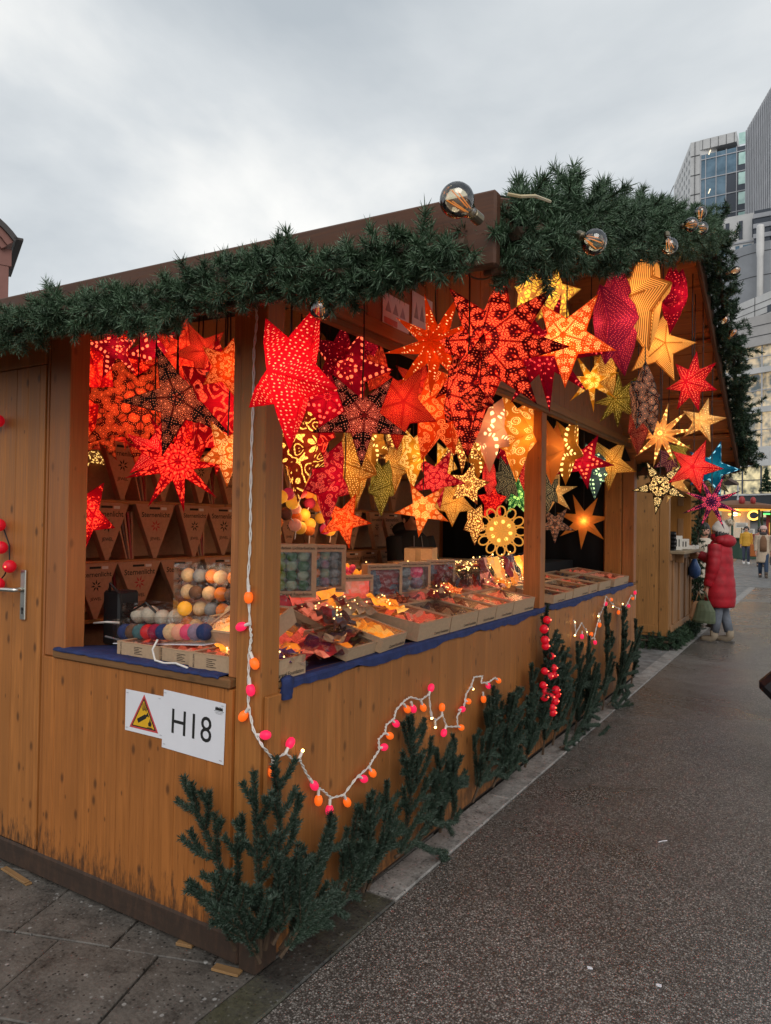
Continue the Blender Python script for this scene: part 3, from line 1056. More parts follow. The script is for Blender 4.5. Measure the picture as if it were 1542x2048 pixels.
# ------------------------------------------------------------------ paper star lanterns
def star_mat(name, paper, hole, pattern, S=26, ep=0.35, eh=1.6, disc=None):
    """Punched paper: dark or coloured paper that glows, and brighter perforations."""
    t = NT(name)
    uvm = t.node('ShaderNodeUVMap'); uvm.uv_map = 'UVMap'
    uvn = uvm.outputs[0]
    def F1(scale, rand, vec=None):
        return t.voro(vec or uvn, scale, rand, dims='2D')
    dm = None
    if pattern == 'dots':
        v = F1(S, 0.45)
        mask = t.range(v.outputs['Distance'], 0.12, 0.21, 1, 0)
    elif pattern == 'sparse':
        v = F1(S, 0.55)
        r = t.node_sep(v.outputs['Color'])
        mask = t.math('MULTIPLY', t.range(v.outputs['Distance'], 0.13, 0.2, 1, 0), t.math('GREATER_THAN', r, 0.45))
    elif pattern in ('flowers', 'rings', 'petals'):
        v = F1(S, 0.75)
        loc = t.vmath('SUBTRACT', uvn, v.outputs['Position'])
        sp = t.node('ShaderNodeSeparateXYZ'); t.l.new(loc, sp.inputs[0])
        th = t.math('ARCTAN2', sp.outputs[1], sp.outputs[0])
        rho = v.outputs['Distance']
        if pattern == 'flowers':
            a = t.math('MULTIPLY', t.math('SINE', t.math('MULTIPLY', th, 9.0)), t.math('SINE', t.math('MULTIPLY', rho, 34.0)))
            mask = t.math('MULTIPLY', t.range(a, 0.45, 0.7), t.range(rho, 0.40, 0.46, 1, 0))
            mask = t.math('MAXIMUM', mask, t.range(rho, 0.05, 0.08, 1, 0))
            v2 = F1(S * 5, 0.4)
            outer = t.math('MULTIPLY', t.range(v2.outputs['Distance'], 0.18, 0.26, 1, 0), t.range(rho, 0.5, 0.54))
            mask = t.math('MAXIMUM', mask, t.math('MULTIPLY', outer, 0.55))
            dm = t.range(rho, 0.44, 0.48, 1, 0)
        elif pattern == 'petals':
            pet = t.math('SINE', t.math('MULTIPLY', th, 4.0))
            pet = t.math('ABSOLUTE', pet)
            lim = t.math('MULTIPLY_ADD', pet, 0.20, 0.20)
            mask = t.math('MULTIPLY', t.math('MULTIPLY', t.range(t.math('SUBTRACT', lim, rho), 0.0, 0.04), t.range(pet, 0.70, 0.84)), t.range(rho, 0.12, 0.16))
            mask = t.math('MAXIMUM', mask, t.range(rho, 0.06, 0.09, 1, 0))
            v2 = F1(S * 3.7, 0.3)
            outer = t.math('MULTIPLY', t.range(v2.outputs['Distance'], 0.16, 0.24, 1, 0), t.range(rho, 0.46, 0.5))
            mask = t.math('MAXIMUM', mask, t.math('MULTIPLY', outer, 0.6))
            dm = t.range(rho, 0.40, 0.45, 1, 0)
        else:
            ring = t.math('ABSOLUTE', t.math('SUBTRACT', rho, 0.33))
            ring2 = t.math('ABSOLUTE', t.math('SUBTRACT', t.math('ADD', rho, t.math('MULTIPLY', th, 0.02)), 0.17))
            dash = t.range(t.math('SINE', t.math('MULTIPLY', th, 17.0)), -0.5, 0.1)
            mask = t.math('MULTIPLY', t.range(t.math('MINIMUM', ring, ring2), 0.02, 0.045, 1, 0), dash)
    elif pattern == 'leaf':
        wv = t.node('ShaderNodeVectorMath', operation='ADD')
        n = t.node('ShaderNodeTexNoise', noise_dimensions='2D'); n.inputs['Scale'].default_value = 4.0
        t.l.new(uvn, n.inputs['Vector'])
        sc = t.vmath('MULTIPLY', n.outputs['Color'], (0.28, 0.28, 0))
        t.l.new(uvn, wv.inputs[0]); t.l.new(sc, wv.inputs[1])
        st = t.vmath('MULTIPLY', wv.outputs[0], (1.0, 1.9, 1.0))
        v = t.voro(st, S, 0.9, 'DISTANCE_TO_EDGE', '2D')
        mask = t.range(v.outputs['Distance'], 0.20, 0.27)
        r = t.voro(st, S, 0.9, 'F1', '2D')
        mask = t.math('MULTIPLY', mask, t.math('GREATER_THAN', t.node_sep(r.outputs['Color']), 0.30))
    elif pattern == 'swirl':
        n = t.node('ShaderNodeTexNoise', noise_dimensions='2D'); n.inputs['Scale'].default_value = 3.2
        n.inputs['Detail'].default_value = 0.5
        t.l.new(uvn, n.inputs['Vector'])
        w = t.math('SINE', t.math('MULTIPLY', n.outputs[0], S))
        dash = t.voro(uvn, S * 0.7, 0.6, 'DISTANCE_TO_EDGE', '2D')
        mask = t.math('MULTIPLY', t.range(w, 0.45, 0.70), t.range(dash.outputs['Distance'], 0.05, 0.11))
    elif pattern == 'lines':
        sp = t.node('ShaderNodeSeparateXYZ'); t.l.new(uvn, sp.inputs[0])
        q = t.math('ADD', sp.outputs[0], t.math('MULTIPLY', sp.outputs[1], 2.2))
        mask = t.range(t.math('SINE', t.math('MULTIPLY', q, S)), -0.2, 0.35)
    elif pattern == 'rows':
        sp = t.node('ShaderNodeSeparateXYZ'); t.l.new(uvn, sp.inputs[0])
        q = t.math('ADD', t.math('MULTIPLY', sp.outputs[0], 0.36), sp.outputs[1])
        row = t.math('SINE', t.math('MULTIPLY', q, S * 3.2))
        dot = t.math('SINE', t.math('MULTIPLY', sp.outputs[0], S * 5.0))
        mask = t.range(t.math('MULTIPLY', t.range(row, 0.3, 0.95), t.range(dot, -0.3, 0.8)), 0.15, 0.4)
    elif pattern == 'mosaic':
        v = t.voro(uvn, S, 0.85, 'DISTANCE_TO_EDGE', '2D')
        sp = t.node('ShaderNodeSeparateXYZ'); t.l.new(uvn, sp.inputs[0])
        mask = t.math('MULTIPLY', t.range(v.outputs['Distance'], 0.10, 0.20), t.math('GREATER_THAN', t.node_sep(t.voro(uvn, S, 0.85, 'F1', '2D').outputs['Color']), 0.22))
    else:
        mask = 0.0
    # plain glued margins along the rim and the folds
    rn = t.node('ShaderNodeUVMap'); rn.uv_map = 'Rim'
    rs = t.node('ShaderNodeSeparateXYZ'); t.l.new(rn.outputs[0], rs.inputs[0])
    margin = t.range(rs.outputs[0], 0.06, 0.13) if pattern != 'mosaic' else t.range(rs.outputs[0], 0.14, 0.24)
    fold = t.range(rs.outputs[0], 0.90, 0.97, 1.0, 0.0)
    if mask != 0.0:
        mask = t.math('MULTIPLY', mask, t.math('MULTIPLY', margin, fold))
    seam = t.math('MULTIPLY', t.range(rs.outputs[0], 0.02, 0.07, 0.55, 1.0), t.range(rs.outputs[0], 0.93, 0.99, 1.0, 0.5))
    # coarse fibre of hand-made paper
    fib = t.node('ShaderNodeTexNoise', noise_dimensions='2D'); fib.inputs['Scale'].default_value = 9.0
    fib.inputs['Detail'].default_value = 4
    t.l.new(uvn, fib.inputs['Vector'])
    fv = t.range(fib.outputs[0], 0.3, 0.7, 0.78, 1.18)
    pap = paper
    if dm is not None and disc is not None:
        pap = t.mix(dm, paper, disc)
    oi = t.node('ShaderNodeObjectInfo')
    ev = t.range(oi.outputs['Random'], 0, 1, 0.8, 1.2)
    col = t.mix(mask, pap, hole)
    sv = t.node('ShaderNodeVectorMath', operation='SCALE')
    t.put(sv.inputs[0], pap); t.l.new(t.math('MULTIPLY', t.math('MULTIPLY', fv, seam), ep * 0.22), sv.inputs[3])
    hv = t.node('ShaderNodeVectorMath', operation='SCALE')
    t.put(hv.inputs[0], hole); hv.inputs[3].default_value = eh * 0.95
    ec = t.mix(mask, sv.outputs[0], hv.outputs[0])
    df = t.node('ShaderNodeBsdfDiffuse'); t.put(df.inputs[0], col)
    tl = t.node('ShaderNodeBsdfTranslucent'); t.put(tl.inputs[0], col)
    mx = t.node('ShaderNodeMixShader'); mx.inputs[0].default_value = 0.5
    t.l.new(df.outputs[0], mx.inputs[1]); t.l.new(tl.outputs[0], mx.inputs[2])
    em = t.node('ShaderNodeEmission'); t.l.new(ec, em.inputs[0]); t.l.new(ev, em.inputs[1])
    ad = t.node('ShaderNodeAddShader')
    t.l.new(mx.outputs[0], ad.inputs[0]); t.l.new(em.outputs[0], ad.inputs[1])
    t.l.new(ad.outputs[0], t.out.inputs[0])
    return t.m


SM = {
    'red_dots': star_mat('star_red_dots', (0.66, 0.006, 0.016), (1, 0.27, 0.135), 'dots', 21, 1.0, 1.0),
    'red_fine': star_mat('star_red_fine', (0.46, 0.010, 0.010), (1, 0.124, 0.031), 'flowers', 7, 0.5, 1.0, (0.55, 0.016, 0.010)),
    'red_leaf': star_mat('star_red_leaf', (0.38, 0.004, 0.012), (0.95, 0.0527, 0.0217), 'leaf', 9, 0.5, 1.1),
    'red_swirl': star_mat('star_red_swirl', (0.42, 0.005, 0.014), (0.95, 0.0806, 0.031), 'swirl', 30, 0.5, 1.0),
    'red_petal': star_mat('star_red_petal', (0.36, 0.004, 0.010), (0.95, 0.0527, 0.0124), 'petals', 4, 0.45, 1.1, (0.6, 0.015, 0.01)),
    'red_slash': star_mat('star_red_slash', (0.40, 0.004, 0.020), (1, 0.0868, 0.0558), 'rows', 11, 0.5, 1.2),
    'red_lace': star_mat('star_red_lace', (0.45, 0.012, 0.012), (1, 0.124, 0.0279), 'dots', 34, 0.5, 1.0),
    'crimson': star_mat('star_crimson', (0.26, 0.004, 0.020), (0.95, 0.0744, 0.062), 'sparse', 14, 0.42, 0.9),
    'crimson_ring': star_mat('star_crimson_rings', (0.36, 0.004, 0.020), (0.95, 0.136, 0.0806), 'rings', 7, 0.5, 1.0),
    'crimson_dots': star_mat('star_crimson_dots', (0.34, 0.006, 0.024), (1, 0.161, 0.0682), 'rows', 9, 0.45, 1.2),
    'magenta': star_mat('star_magenta', (0.25, 0.012, 0.050), (0.95, 0.0992, 0.093), 'dots', 30, 0.45, 0.75),
    'black_flower': star_mat('star_black_flowers', (0.010, 0.006, 0.007), (0.95, 0.247, 0.143), 'flowers', 4.4, 0.4, 0.8, (0.16, 0.008, 0.010)),
    'black_wheel': star_mat('star_black_wheels', (0.012, 0.010, 0.012), (0.8, 0.21, 0.09), 'flowers', 5.4, 0.4, 0.6, (0.10, 0.010, 0.008)),
    'dark_flower': star_mat('star_dark_flowers', (0.060, 0.006, 0.006), (1, 0.143, 0.031), 'flowers', 7.5, 0.35, 0.9, (0.40, 0.024, 0.008)),
    'big_flower': star_mat('star_big_flowers', (0.070, 0.004, 0.008), (1, 0.124, 0.0434), 'petals', 7.4, 0.42, 0.85, (0.40, 0.012, 0.010)),
    'orange_sparse': star_mat('star_orange_dots', (0.80, 0.085, 0.006), (1.0, 0.55, 0.18), 'sparse', 17, 0.6, 1.2),
    'orange_flower': star_mat('star_orange_flowers', (0.75, 0.085, 0.008), (1.0, 0.50, 0.15), 'petals', 6.5, 0.75, 1.1, (0.75, 0.10, 0.010)),
    'orange_fine': star_mat('star_orange_fine', (0.62, 0.050, 0.006), (1.0, 0.33, 0.08), 'rings', 8, 0.5, 1.0),
    'orange_swirl': star_mat('star_orange_swirl', (0.66, 0.14, 0.018), (1.0, 0.62, 0.20), 'rings', 5.5, 0.6, 1.3),
    'orange_plain': star_mat('star_orange_plain', (0.60, 0.20, 0.035), (0.9, 0.4, 0.1), 'none', 5, 0.45, 1.0),
    'yellow_lines': star_mat('star_yellow_lines', (0.42, 0.15, 0.022), (0.88, 0.46, 0.11), 'lines', 110, 0.45, 0.55),
    'cream_dots': star_mat('star_cream_dots', (0.66, 0.36, 0.12), (1.0, 0.72, 0.22), 'rows', 9, 0.45, 1.3),
    'cream_plain': star_mat('star_cream', (0.72, 0.45, 0.17), (1.0, 0.8, 0.3), 'sparse', 12, 0.35, 1.0),
    'beige': star_mat('star_beige', (0.66, 0.30, 0.17), (1.0, 0.80, 0.42), 'rows', 8, 0.5, 1.3),
    'gold_dots': star_mat('star_gold_dots', (0.42, 0.17, 0.022), (1.0, 0.68, 0.17), 'dots', 22, 0.45, 1.1),
    'gold_rows': star_mat('star_gold_rows', (0.36, 0.15, 0.020), (1.0, 0.72, 0.22), 'rows', 9, 0.45, 1.3),
    'gold_rings': star_mat('star_gold_rings', (0.72, 0.25, 0.022), (1.0, 0.66, 0.20), 'rings', 4.6, 0.6, 1.1),
    'gold_swirl': star_mat('star_gold_swirl', (0.17, 0.018, 0.008), (1.0, 0.50, 0.09), 'swirl', 36, 0.5, 1.3),
    'gold_leaf': star_mat('star_gold_leaf', (0.30, 0.11, 0.030), (1.0, 0.60, 0.16), 'leaf', 7, 0.4, 1.1),
    'gold_yellow': star_mat('star_gold_yellow', (0.66, 0.32, 0.022), (1.0, 0.80, 0.25), 'rings', 4, 0.5, 1.0),
    'gold_cut': star_mat('star_gold_cut', (0.62, 0.34, 0.12), (1.0, 0.72, 0.10), 'mosaic', 9, 0.14, 0.5),
    'olive': star_mat('star_olive', (0.16, 0.11, 0.012), (0.95, 0.72, 0.15), 'dots', 22, 0.3, 0.8),
    'teal': star_mat('star_teal', (0.06, 0.10, 0.115), (0.65, 0.95, 0.50), 'rows', 9, 0.4, 0.9),
    'blue': star_mat('star_blue', (0.006, 0.11, 0.21), (0.35, 0.75, 0.9), 'rows', 5, 0.5, 0.8),
    'purple': star_mat('star_purple', (0.085, 0.020, 0.085), (0.85, 0.10, 0.16), 'petals', 5, 0.35, 0.8, (0.14, 0.02, 0.09)),
    'dark_multi': star_mat('star_dark_multi', (0.022, 0.012, 0.016), (0.85, 0.30, 0.13), 'flowers', 6, 0.4, 0.7, (0.03, 0.055, 0.065)),
    'red_net': star_mat('star_red_net', (0.20, 0.012, 0.012), (0.85, 0.25, 0.12), 'dots', 24, 0.4, 0.7),
    'pale_mosaic': star_mat('star_pale_mosaic', (0.030, 0.016, 0.010), (0.85, 0.62, 0.26), 'mosaic', 16, 0.3, 0.62),
    'red_scarlet': star_mat('star_scarlet', (0.52, 0.008, 0.022), (1.0, 0.24, 0.11), 'dots', 19, 0.7, 1.1),
    'grey_lace': star_mat('star_grey_lace', (0.045, 0.042, 0.032), (0.75, 0.60, 0.30), 'dots', 22, 0.3, 0.6),
    'green_lit': star_mat('star_green', (0.02, 0.14, 0.05), (0.6, 0.9, 0.25), 'petals', 4, 0.4, 1.0, (0.02, 0.2, 0.06)),
    'purple_dark': star_mat('star_purple_dark', (0.10, 0.012, 0.045), (0.8, 0.35, 0.2), 'dots', 16, 0.3, 0.6),
}

STAR_MESH = {}


def star_mesh(R, n, inner, depth, mat, seed=0):
    r_ = random.Random(seed)
    vs = []; fs = []; uvs = []; rims = []
    tips = [R * r_.uniform(0.96, 1.04) for _ in range(n)]
    for sgn in (-1, 1):
        for k in range(n):
            a0 = 2 * PI * k / n + r_.uniform(-.02, .02) * 0
            aL = a0 - PI / n; aR = a0 + PI / n
            C = (0, sgn * depth * R, 0)
            T = (math.sin(a0) * tips[k], 0, math.cos(a0) * tips[k])
            ir = inner * R
            IL = (math.sin(aL) * ir, sgn * 0.004, math.cos(aL) * ir)
            IR = (math.sin(aR) * ir, sgn * 0.004, math.cos(aR) * ir)
            # half-way ridge point keeps the arm roof-shaped
            h = 0.5
            Mx = (T[0] * h, sgn * depth * R * 0.62, T[2] * h)
            ui = (inner * math.cos(PI / n), inner * math.sin(PI / n))
            for side, I in ((1, IR), (0, IL)):
                for tri, uv, rm in (((C, Mx, I), ((0, 0), (h, 0), ui), (1, 1, 0)), ((Mx, T, I), ((h, 0), (1, 0), ui), (1, 0, 0))):
                    o = len(vs)
                    tr = tri; u = uv; q = rm
                    if (side == 1) != (sgn > 0):
                        tr = (tri[0], tri[2], tri[1]); u = (uv[0], uv[2], uv[1]); q = (rm[0], rm[2], rm[1])
                    vs += tr; fs.append((o, o + 1, o + 2)); uvs += u
                    for w in q: rims += [w, 0.0]
    me = bpy.data.meshes.new('star_paper')
    me.from_pydata(vs, [], fs)
    rl = me.uv_layers.new(name='Rim')
    lay = me.uv_layers.new(name='UVMap')
    rl.data.foreach_set('uv', rims)
    flat = []
    for u in uvs:
        flat += [u[0] + 0.13 * (seed % 7), u[1] + 0.02]
    lay.data.foreach_set('uv', flat)
    me.materials.append(mat)
    bm = bmesh.new(); bm.from_mesh(me)
    bmesh.ops.remove_doubles(bm, verts=bm.verts, dist=1e-5)
    bm.to_mesh(me); bm.free()
    return me


NSTAR = 0


def star(geo_p, R, rz, n, spin, inner, mkey, label, bulb=0.0, tilt=0.0, depth=0.36, group=None):
    global NSTAR
    NSTAR += 1
    s = thing('star_lantern', label, 'star lantern', geo_p, 0, 'paper star lanterns', rot=(math.radians(tilt), 0, math.radians(rz)))
    s.rotation_mode = 'XYZ'
    me = star_mesh(R, n, inner, depth, SM[mkey], NSTAR)
    o = link('paper_star', me, s)
    o.rotation_euler = (0, math.radians(spin), 0)
    zt = zroof(geo_p[1]) - 0.06 if -0.3 < geo_p[1] < 6.0 else 2.4
    ztop = max(zt - geo_p[2], R * 0.5)
    b = MB().tube([(0, 0, R * 0.35), (random.uniform(-.01, .01), 0, ztop * 0.6), (0, 0, ztop)], 0.0035, 5)
    c = link('cord', b.mesh('cord', M_cable), s)
    if tilt:
        c.rotation_euler = (-math.radians(tilt), 0, 0)
    if bulb:
        L = bpy.data.lights.new('lantern_bulb', 'POINT')
        L.energy = bulb * R * R * 12.0; L.shadow_soft_size = min(0.03, R * 0.1)
        L.color = (1.0, 0.72, 0.42)
        lo = bpy.data.objects.new('lantern_bulb', L); COL.objects.link(lo); lo.parent = s
    return s


def stars():
    # --- under the overhanging gable
    star((0.300, -0.233, 2.078), 0.249, -16, 5, 180, 0.42, 'red_dots', 'large bright red lantern with white pinprick dots hanging before the corner post', 1.0)
    star((0.060, 0.536, 2.058), 0.219, 41, 5, -36, 0.36, 'black_flower', 'black five pointed lantern with red dotted rosettes hanging in front of the counter opening', .6)
    star((0.220, 0.891, 2.426), 0.253, 8, 9, -14, 0.34, 'orange_sparse', 'orange many pointed lantern with sparse dots, left of the huge flower lantern', 1)
    star((0.500, 0.879, 2.390), 0.349, -1, 8, 8, 0.46, 'big_flower', 'huge dark red lantern covered with glowing flower wheels under the gable', 1)
    star((0.440, 0.767, 2.161), 0.269, -43, 5, 180, 0.40, 'big_flower', 'dark red flower wheel lantern with a long point down, below the huge one', .8)
    star((0.660, 1.401, 2.518), 0.241, 5, 5, 37, 0.40, 'orange_flower', 'bright orange five pointed lantern with flower cutouts over the crimson one', 1.2)
    star((0.480, 1.616, 2.516), 0.317, 9, 9, 15, 0.36, 'crimson', 'dark crimson many pointed lantern behind the bright orange one', .7)
    star((0.740, 2.027, 2.753), 0.352, 89, 5, 0, 0.46, 'magenta', 'tall magenta lantern full of dots seen edge on under the roof', 1)
    star((0.860, 2.106, 2.868), 0.331, -52, 5, 20, 0.48, 'yellow_lines', 'large yellow fine lined lantern seen edge on below the pine garland', .8)
    star((0.840, 2.701, 2.746), 0.243, 36, 5, 155, 0.42, 'yellow_lines', 'smaller yellow fine lined lantern with points hanging down beside the magenta one', 1)
    star((0.930, 2.674, 3.038), 0.227, 87, 5, 28, 0.46, 'crimson', 'tilted crimson lantern with a lit bulb dot below the garland bulb', 1.2, tilt=8)
    star((0.340, 1.748, 2.889), 0.180, -38, 5, 10, 0.44, 'gold_cut', 'pale gold lantern with moon cutouts tucked under the garland', .7)
    star((0.380, 2.051, 2.954), 0.209, 56, 5, 0, 0.44, 'gold_cut', 'pale lace cutout lantern right of the moon cutout one', .6)
    star((0.520, 2.338, 2.492), 0.187, 36, 7, 20, 0.26, 'gold_yellow', 'yellow ribbon like curled lantern in front of the lintel', .9, depth=0.3)
    star((0.560, 2.528, 2.584), 0.181, 82, 5, 0, 0.46, 'gold_dots', 'gold dotted lantern seen edge on behind the curled yellow one', .6)
    star((0.600, 2.673, 2.422), 0.185, -16, 8, 180, 0.42, 'olive', 'olive green spiky lantern hanging over the right end of the lintel', .5)
    star((0.800, 2.503, 2.381), 0.241, 82, 5, 0, 0.52, 'dark_multi', 'dark diamond shaped lantern with teal and orange rosettes below the yellow ones', .4)
    star((0.720, 2.695, 2.233), 0.170, 85, 5, 180, 0.50, 'red_net', 'dull red netted lantern hanging below the dark rosette lantern', .4)
    star((0.920, 3.476, 2.646), 0.220, -30, 7, 10, 0.46, 'red_scarlet', 'scarlet seven pointed lantern against the bare roof boards', .8)
    star((0.950, 3.759, 2.407), 0.170, -10, 5, 15, 0.38, 'cream_plain', 'small pale beige five pointed lantern nearest the dark garland edge', .6)
    star((0.800, 3.011, 2.233), 0.219, 4, 10, 12, 0.30, 'cream_dots', 'cream ten pointed lantern with rows of lit dots', 1.0)
    star((0.910, 3.674, 2.057), 0.205, 0, 5, 22, 0.42, 'red_scarlet', 'scarlet five pointed lantern hanging in front of the blue one', .8)
    star((0.860, 5.083, 2.149), 0.262, 35, 5, 18, 0.40, 'blue', 'bright blue lantern with white dots half behind the scarlet one', .8)
    star((0.620, 3.970, 1.941), 0.225, 5, 5, -28, 0.36, 'pale_mosaic', 'dark edged lantern with cream mosaic panes in front of the neighbouring stall', .5)
    star((0.520, 5.296, 2.058), 0.229, 39, 5, 60, 0.30, 'cream_plain', 'plain cream lantern with one long point, behind the cream mosaic lantern', .3)
    star((0.960, 4.276, 1.823), 0.240, 2, 8, 22, 0.24, 'purple', 'purple spiky eight pointed lantern hanging lowest above the red coat', .5)
    star((0.580, 4.576, 2.206), 0.173, 45, 6, 0, 0.44, 'purple_dark', 'small dark purple lantern behind the cream ten pointed one', .3)
    star((0.720, 6.577, 2.128), 0.186, 27, 6, 12, 0.44, 'grey_lace', 'small grey gold lantern behind the blue one', .3)
    star((0.660, 4.579, 2.260), 0.146, 49, 6, 0, 0.44, 'olive', 'small olive lantern behind the scarlet five pointed one', .3)
    # --- inside, seen through the front opening
    star((-0.100, 0.603, 2.351), 0.159, 55, 5, 5, 0.44, 'crimson', 'plain dark crimson lantern partly behind the large bright red one', .5)
    star((-0.060, 0.616, 2.283), 0.202, 19, 5, 18, 0.42, 'crimson_dots', 'crimson lantern with dotted arcs right of the large bright red one', .7)
    star((-0.180, 0.598, 2.166), 0.205, 46, 6, 12, 0.46, 'red_slash', 'red lantern with slashed rays below the dotted crimson one', .8)
    star((-0.220, 0.469, 1.950), 0.251, 99, 5, 180, 0.50, 'gold_swirl', 'dark red lantern with golden scrolls beside the corner post', 1.1)
    star((-0.300, 1.234, 2.415), 0.165, 99, 5, 8, 0.46, 'red_fine', 'narrow rust red lantern seen edge on beneath the notices', .6)
    star((-0.240, 1.335, 2.259), 0.248, 55, 5, 36, 0.50, 'red_lace', 'rust red lantern with lace dots behind the black one', .8)
    star((-0.160, 1.655, 2.280), 0.348, -36, 5, 0, 0.46, 'orange_fine', 'tall orange red lantern with ring patterns seen edge on in mid opening', 1.1)
    star((-0.500, 1.065, 1.851), 0.254, 97, 5, 180, 0.50, 'crimson_ring', 'crimson lantern with curls hanging point down above the coloured cotton balls', .8)
    star((-0.550, 1.295, 1.630), 0.161, 23, 5, 24, 0.40, 'orange_fine', 'orange red five pointed lantern hanging above the boxes of green balls', .9)
    star((-0.620, 1.510, 1.969), 0.279, -30, 5, 180, 0.48, 'gold_dots', 'gold dotted lantern hanging point down behind the black lantern', .8)
    star((-0.780, 2.056, 1.874), 0.219, 99, 5, 180, 0.50, 'olive', 'dim olive lantern hanging point down beside the gold dotted one', .4)
    star((-0.550, 2.067, 2.053), 0.220, 90, 5, 180, 0.52, 'gold_yellow', 'yellow lantern with a small bird shaped cutout', .8)
    star((-0.420, 2.150, 1.910), 0.207, 13, 5, 28, 0.38, 'crimson_ring', 'crimson five pointed lantern with curls above the orange one', .7)
    star((-0.460, 2.047, 1.713), 0.191, 20, 5, -28, 0.38, 'orange_swirl', 'amber orange five pointed lantern with a lit bulb in front of the vendor', 1.3)
    star((-0.100, 2.264, 2.227), 0.284, 84, 5, 180, 0.50, 'beige', 'pale beige lantern with dotted borders left of the middle post', 1.0)
    star((-0.140, 2.840, 2.263), 0.352, 82, 5, 180, 0.50, 'gold_rings', 'golden lantern with ring scrolls beside the middle post', 1.0)
    star((-0.450, 2.597, 2.191), 0.218, 45, 7, 180, 0.40, 'gold_leaf', 'gold brown leaf cut lantern behind the long flower lantern', .7)
    star((-0.420, 2.634, 1.893), 0.155, 25, 5, 10, 0.50, 'gold_leaf', 'small brown lantern with five cut out petals', .7)
    star((-0.550, 2.655, 1.781), 0.187, 56, 5, 180, 0.52, 'gold_dots', 'brightly lit gold dotted lantern beside the amber orange one', 1.0)
    star((-0.480, 3.144, 1.967), 0.154, 90, 5, 180, 0.50, 'red_scarlet', 'small red lantern hanging point down below the beige one', .6)
    star((-0.620, 3.549, 1.803), 0.166, 63, 5, 0, 0.52, 'red_leaf', 'small red leaf cut lantern beside the petal cutout one', .6)
    star((-0.580, 3.751, 1.997), 0.221, 77, 7, 180, 0.52, 'grey_lace', 'grey laced lantern hanging point down behind the golden ring one', .4)
    star((-0.700, 4.312, 1.893), 0.204, 31, 7, 0, 0.46, 'green_lit', 'green lit lantern above the golden paper snowflake', .9)
    star((-0.600, 3.160, 1.630), 0.180, 85, 5, 180, 0.54, 'gold_leaf', 'ornate gold lantern low beside the heap of fairy lights', .8)
    star((-0.550, 4.133, 2.153), 0.259, 94, 5, 180, 0.50, 'red_scarlet', 'red lantern half behind the middle post', .6)
    star((-0.900, 2.461, 2.143), 0.209, 71, 5, 180, 0.50, 'gold_leaf', 'brown gold lantern in the dark behind the bird cutout one', .5)
    star((-0.400, 0.859, 2.071), 0.173, -27, 5, 180, 0.50, 'red_swirl', 'dark red scroll cut lantern behind the golden scrolled one', .7)
    star((-0.700, 1.811, 2.137), 0.220, 94, 5, 180, 0.50, 'gold_rows', 'gold lantern with dotted borders in the dark behind the black one', .8)
    star((-0.850, 2.345, 2.025), 0.211, -30, 5, 180, 0.50, 'gold_dots', 'gold dotted lantern low between the olive one and the bird cutout one', .7)
    star((-0.450, 1.952, 2.486), 0.207, 9, 6, 10, 0.42, 'red_lace', 'lace dotted red lantern left of the tall orange red one', .7)
    star((-0.300, 2.128, 2.279), 0.223, 92, 5, 180, 0.48, 'red_fine', 'rust red lantern pointing down beside the dark flower wheel one', .8)
    star((-0.600, 3.190, 2.180), 0.236, 85, 5, 180, 0.50, 'gold_rows', 'small gold lantern with dotted borders left of the beige one', .8)
    star((-0.750, 2.924, 2.085), 0.199, -34, 5, 180, 0.50, 'gold_yellow', 'small yellow lantern behind the crimson curled one', .8)
    star((-0.450, 4.081, 2.344), 0.264, 81, 5, 180, 0.48, 'gold_dots', 'gold dotted lantern right behind the middle post', .8)
    star((-0.800, 4.315, 2.291), 0.215, 83, 5, 180, 0.48, 'crimson_dots', 'small crimson lantern behind the golden ring one', .6)
    star((-0.550, 1.507, 2.622), 0.192, 63, 5, -20, 0.44, 'crimson', 'dark crimson lantern with points up beneath the gable notices', .4)
    star((-1.617, 0.950, 2.445), 0.249, 89, 5, 10, 0.46, 'red_swirl', 'red scroll cut lantern deep inside behind the black wheel one', .7)
    star((-1.078, 0.700, 2.089), 0.209, 26, 5, 40, 0.46, 'red_petal', 'red petal cut lantern deep inside right of the black wheel one', .7)
    star((-2.074, 1.000, 2.115), 0.221, 82, 5, 180, 0.46, 'red_fine', 'rust red lantern deep inside above the top shelf cartons', .6)
    # second bay
    star((-0.160, 3.673, 2.228), 0.284, 94, 5, 180, 0.46, 'orange_plain', 'plain orange lantern seen edge on right of the middle post', .7)
    star((-0.100, 3.850, 2.263), 0.306, -46, 5, 180, 0.50, 'gold_rows', 'golden lantern with dotted borders right of the middle post', 1.0)
    star((-0.060, 4.237, 2.182), 0.261, 6, 5, 28, 0.38, 'crimson_dots', 'crimson five pointed lantern between the golden and the teal ones', .9)
    star((-0.220, 5.184, 2.174), 0.309, 76, 5, 180, 0.48, 'teal', 'teal lantern with pale dots hanging point down', .7)
    star((-0.120, 5.329, 2.257), 0.292, 32, 5, 180, 0.44, 'gold_dots', 'gold lantern hanging point down nearest the far post', .8)
    star((-0.620, 5.105, 1.950), 0.254, 28, 6, 15, 0.36, 'cream_plain', 'pale orange six pointed lantern on the black drape beside the middle post', .4)
    star((-0.420, 4.343, 1.937), 0.227, 80, 6, 180, 0.46, 'grey_lace', 'grey and pink lantern hanging close to the middle post', .5)
    star((-0.600, 5.119, 1.630), 0.213, 18, 5, 180, 0.36, 'dark_multi', 'small dark five pointed lantern on the black drape', .3)
    star((-0.530, 5.887, 1.669), 0.308, 20, 7, 184, 0.36, 'orange_plain', 'flat golden orange seven pointed lantern alone on the black drape', .7, depth=0.1)
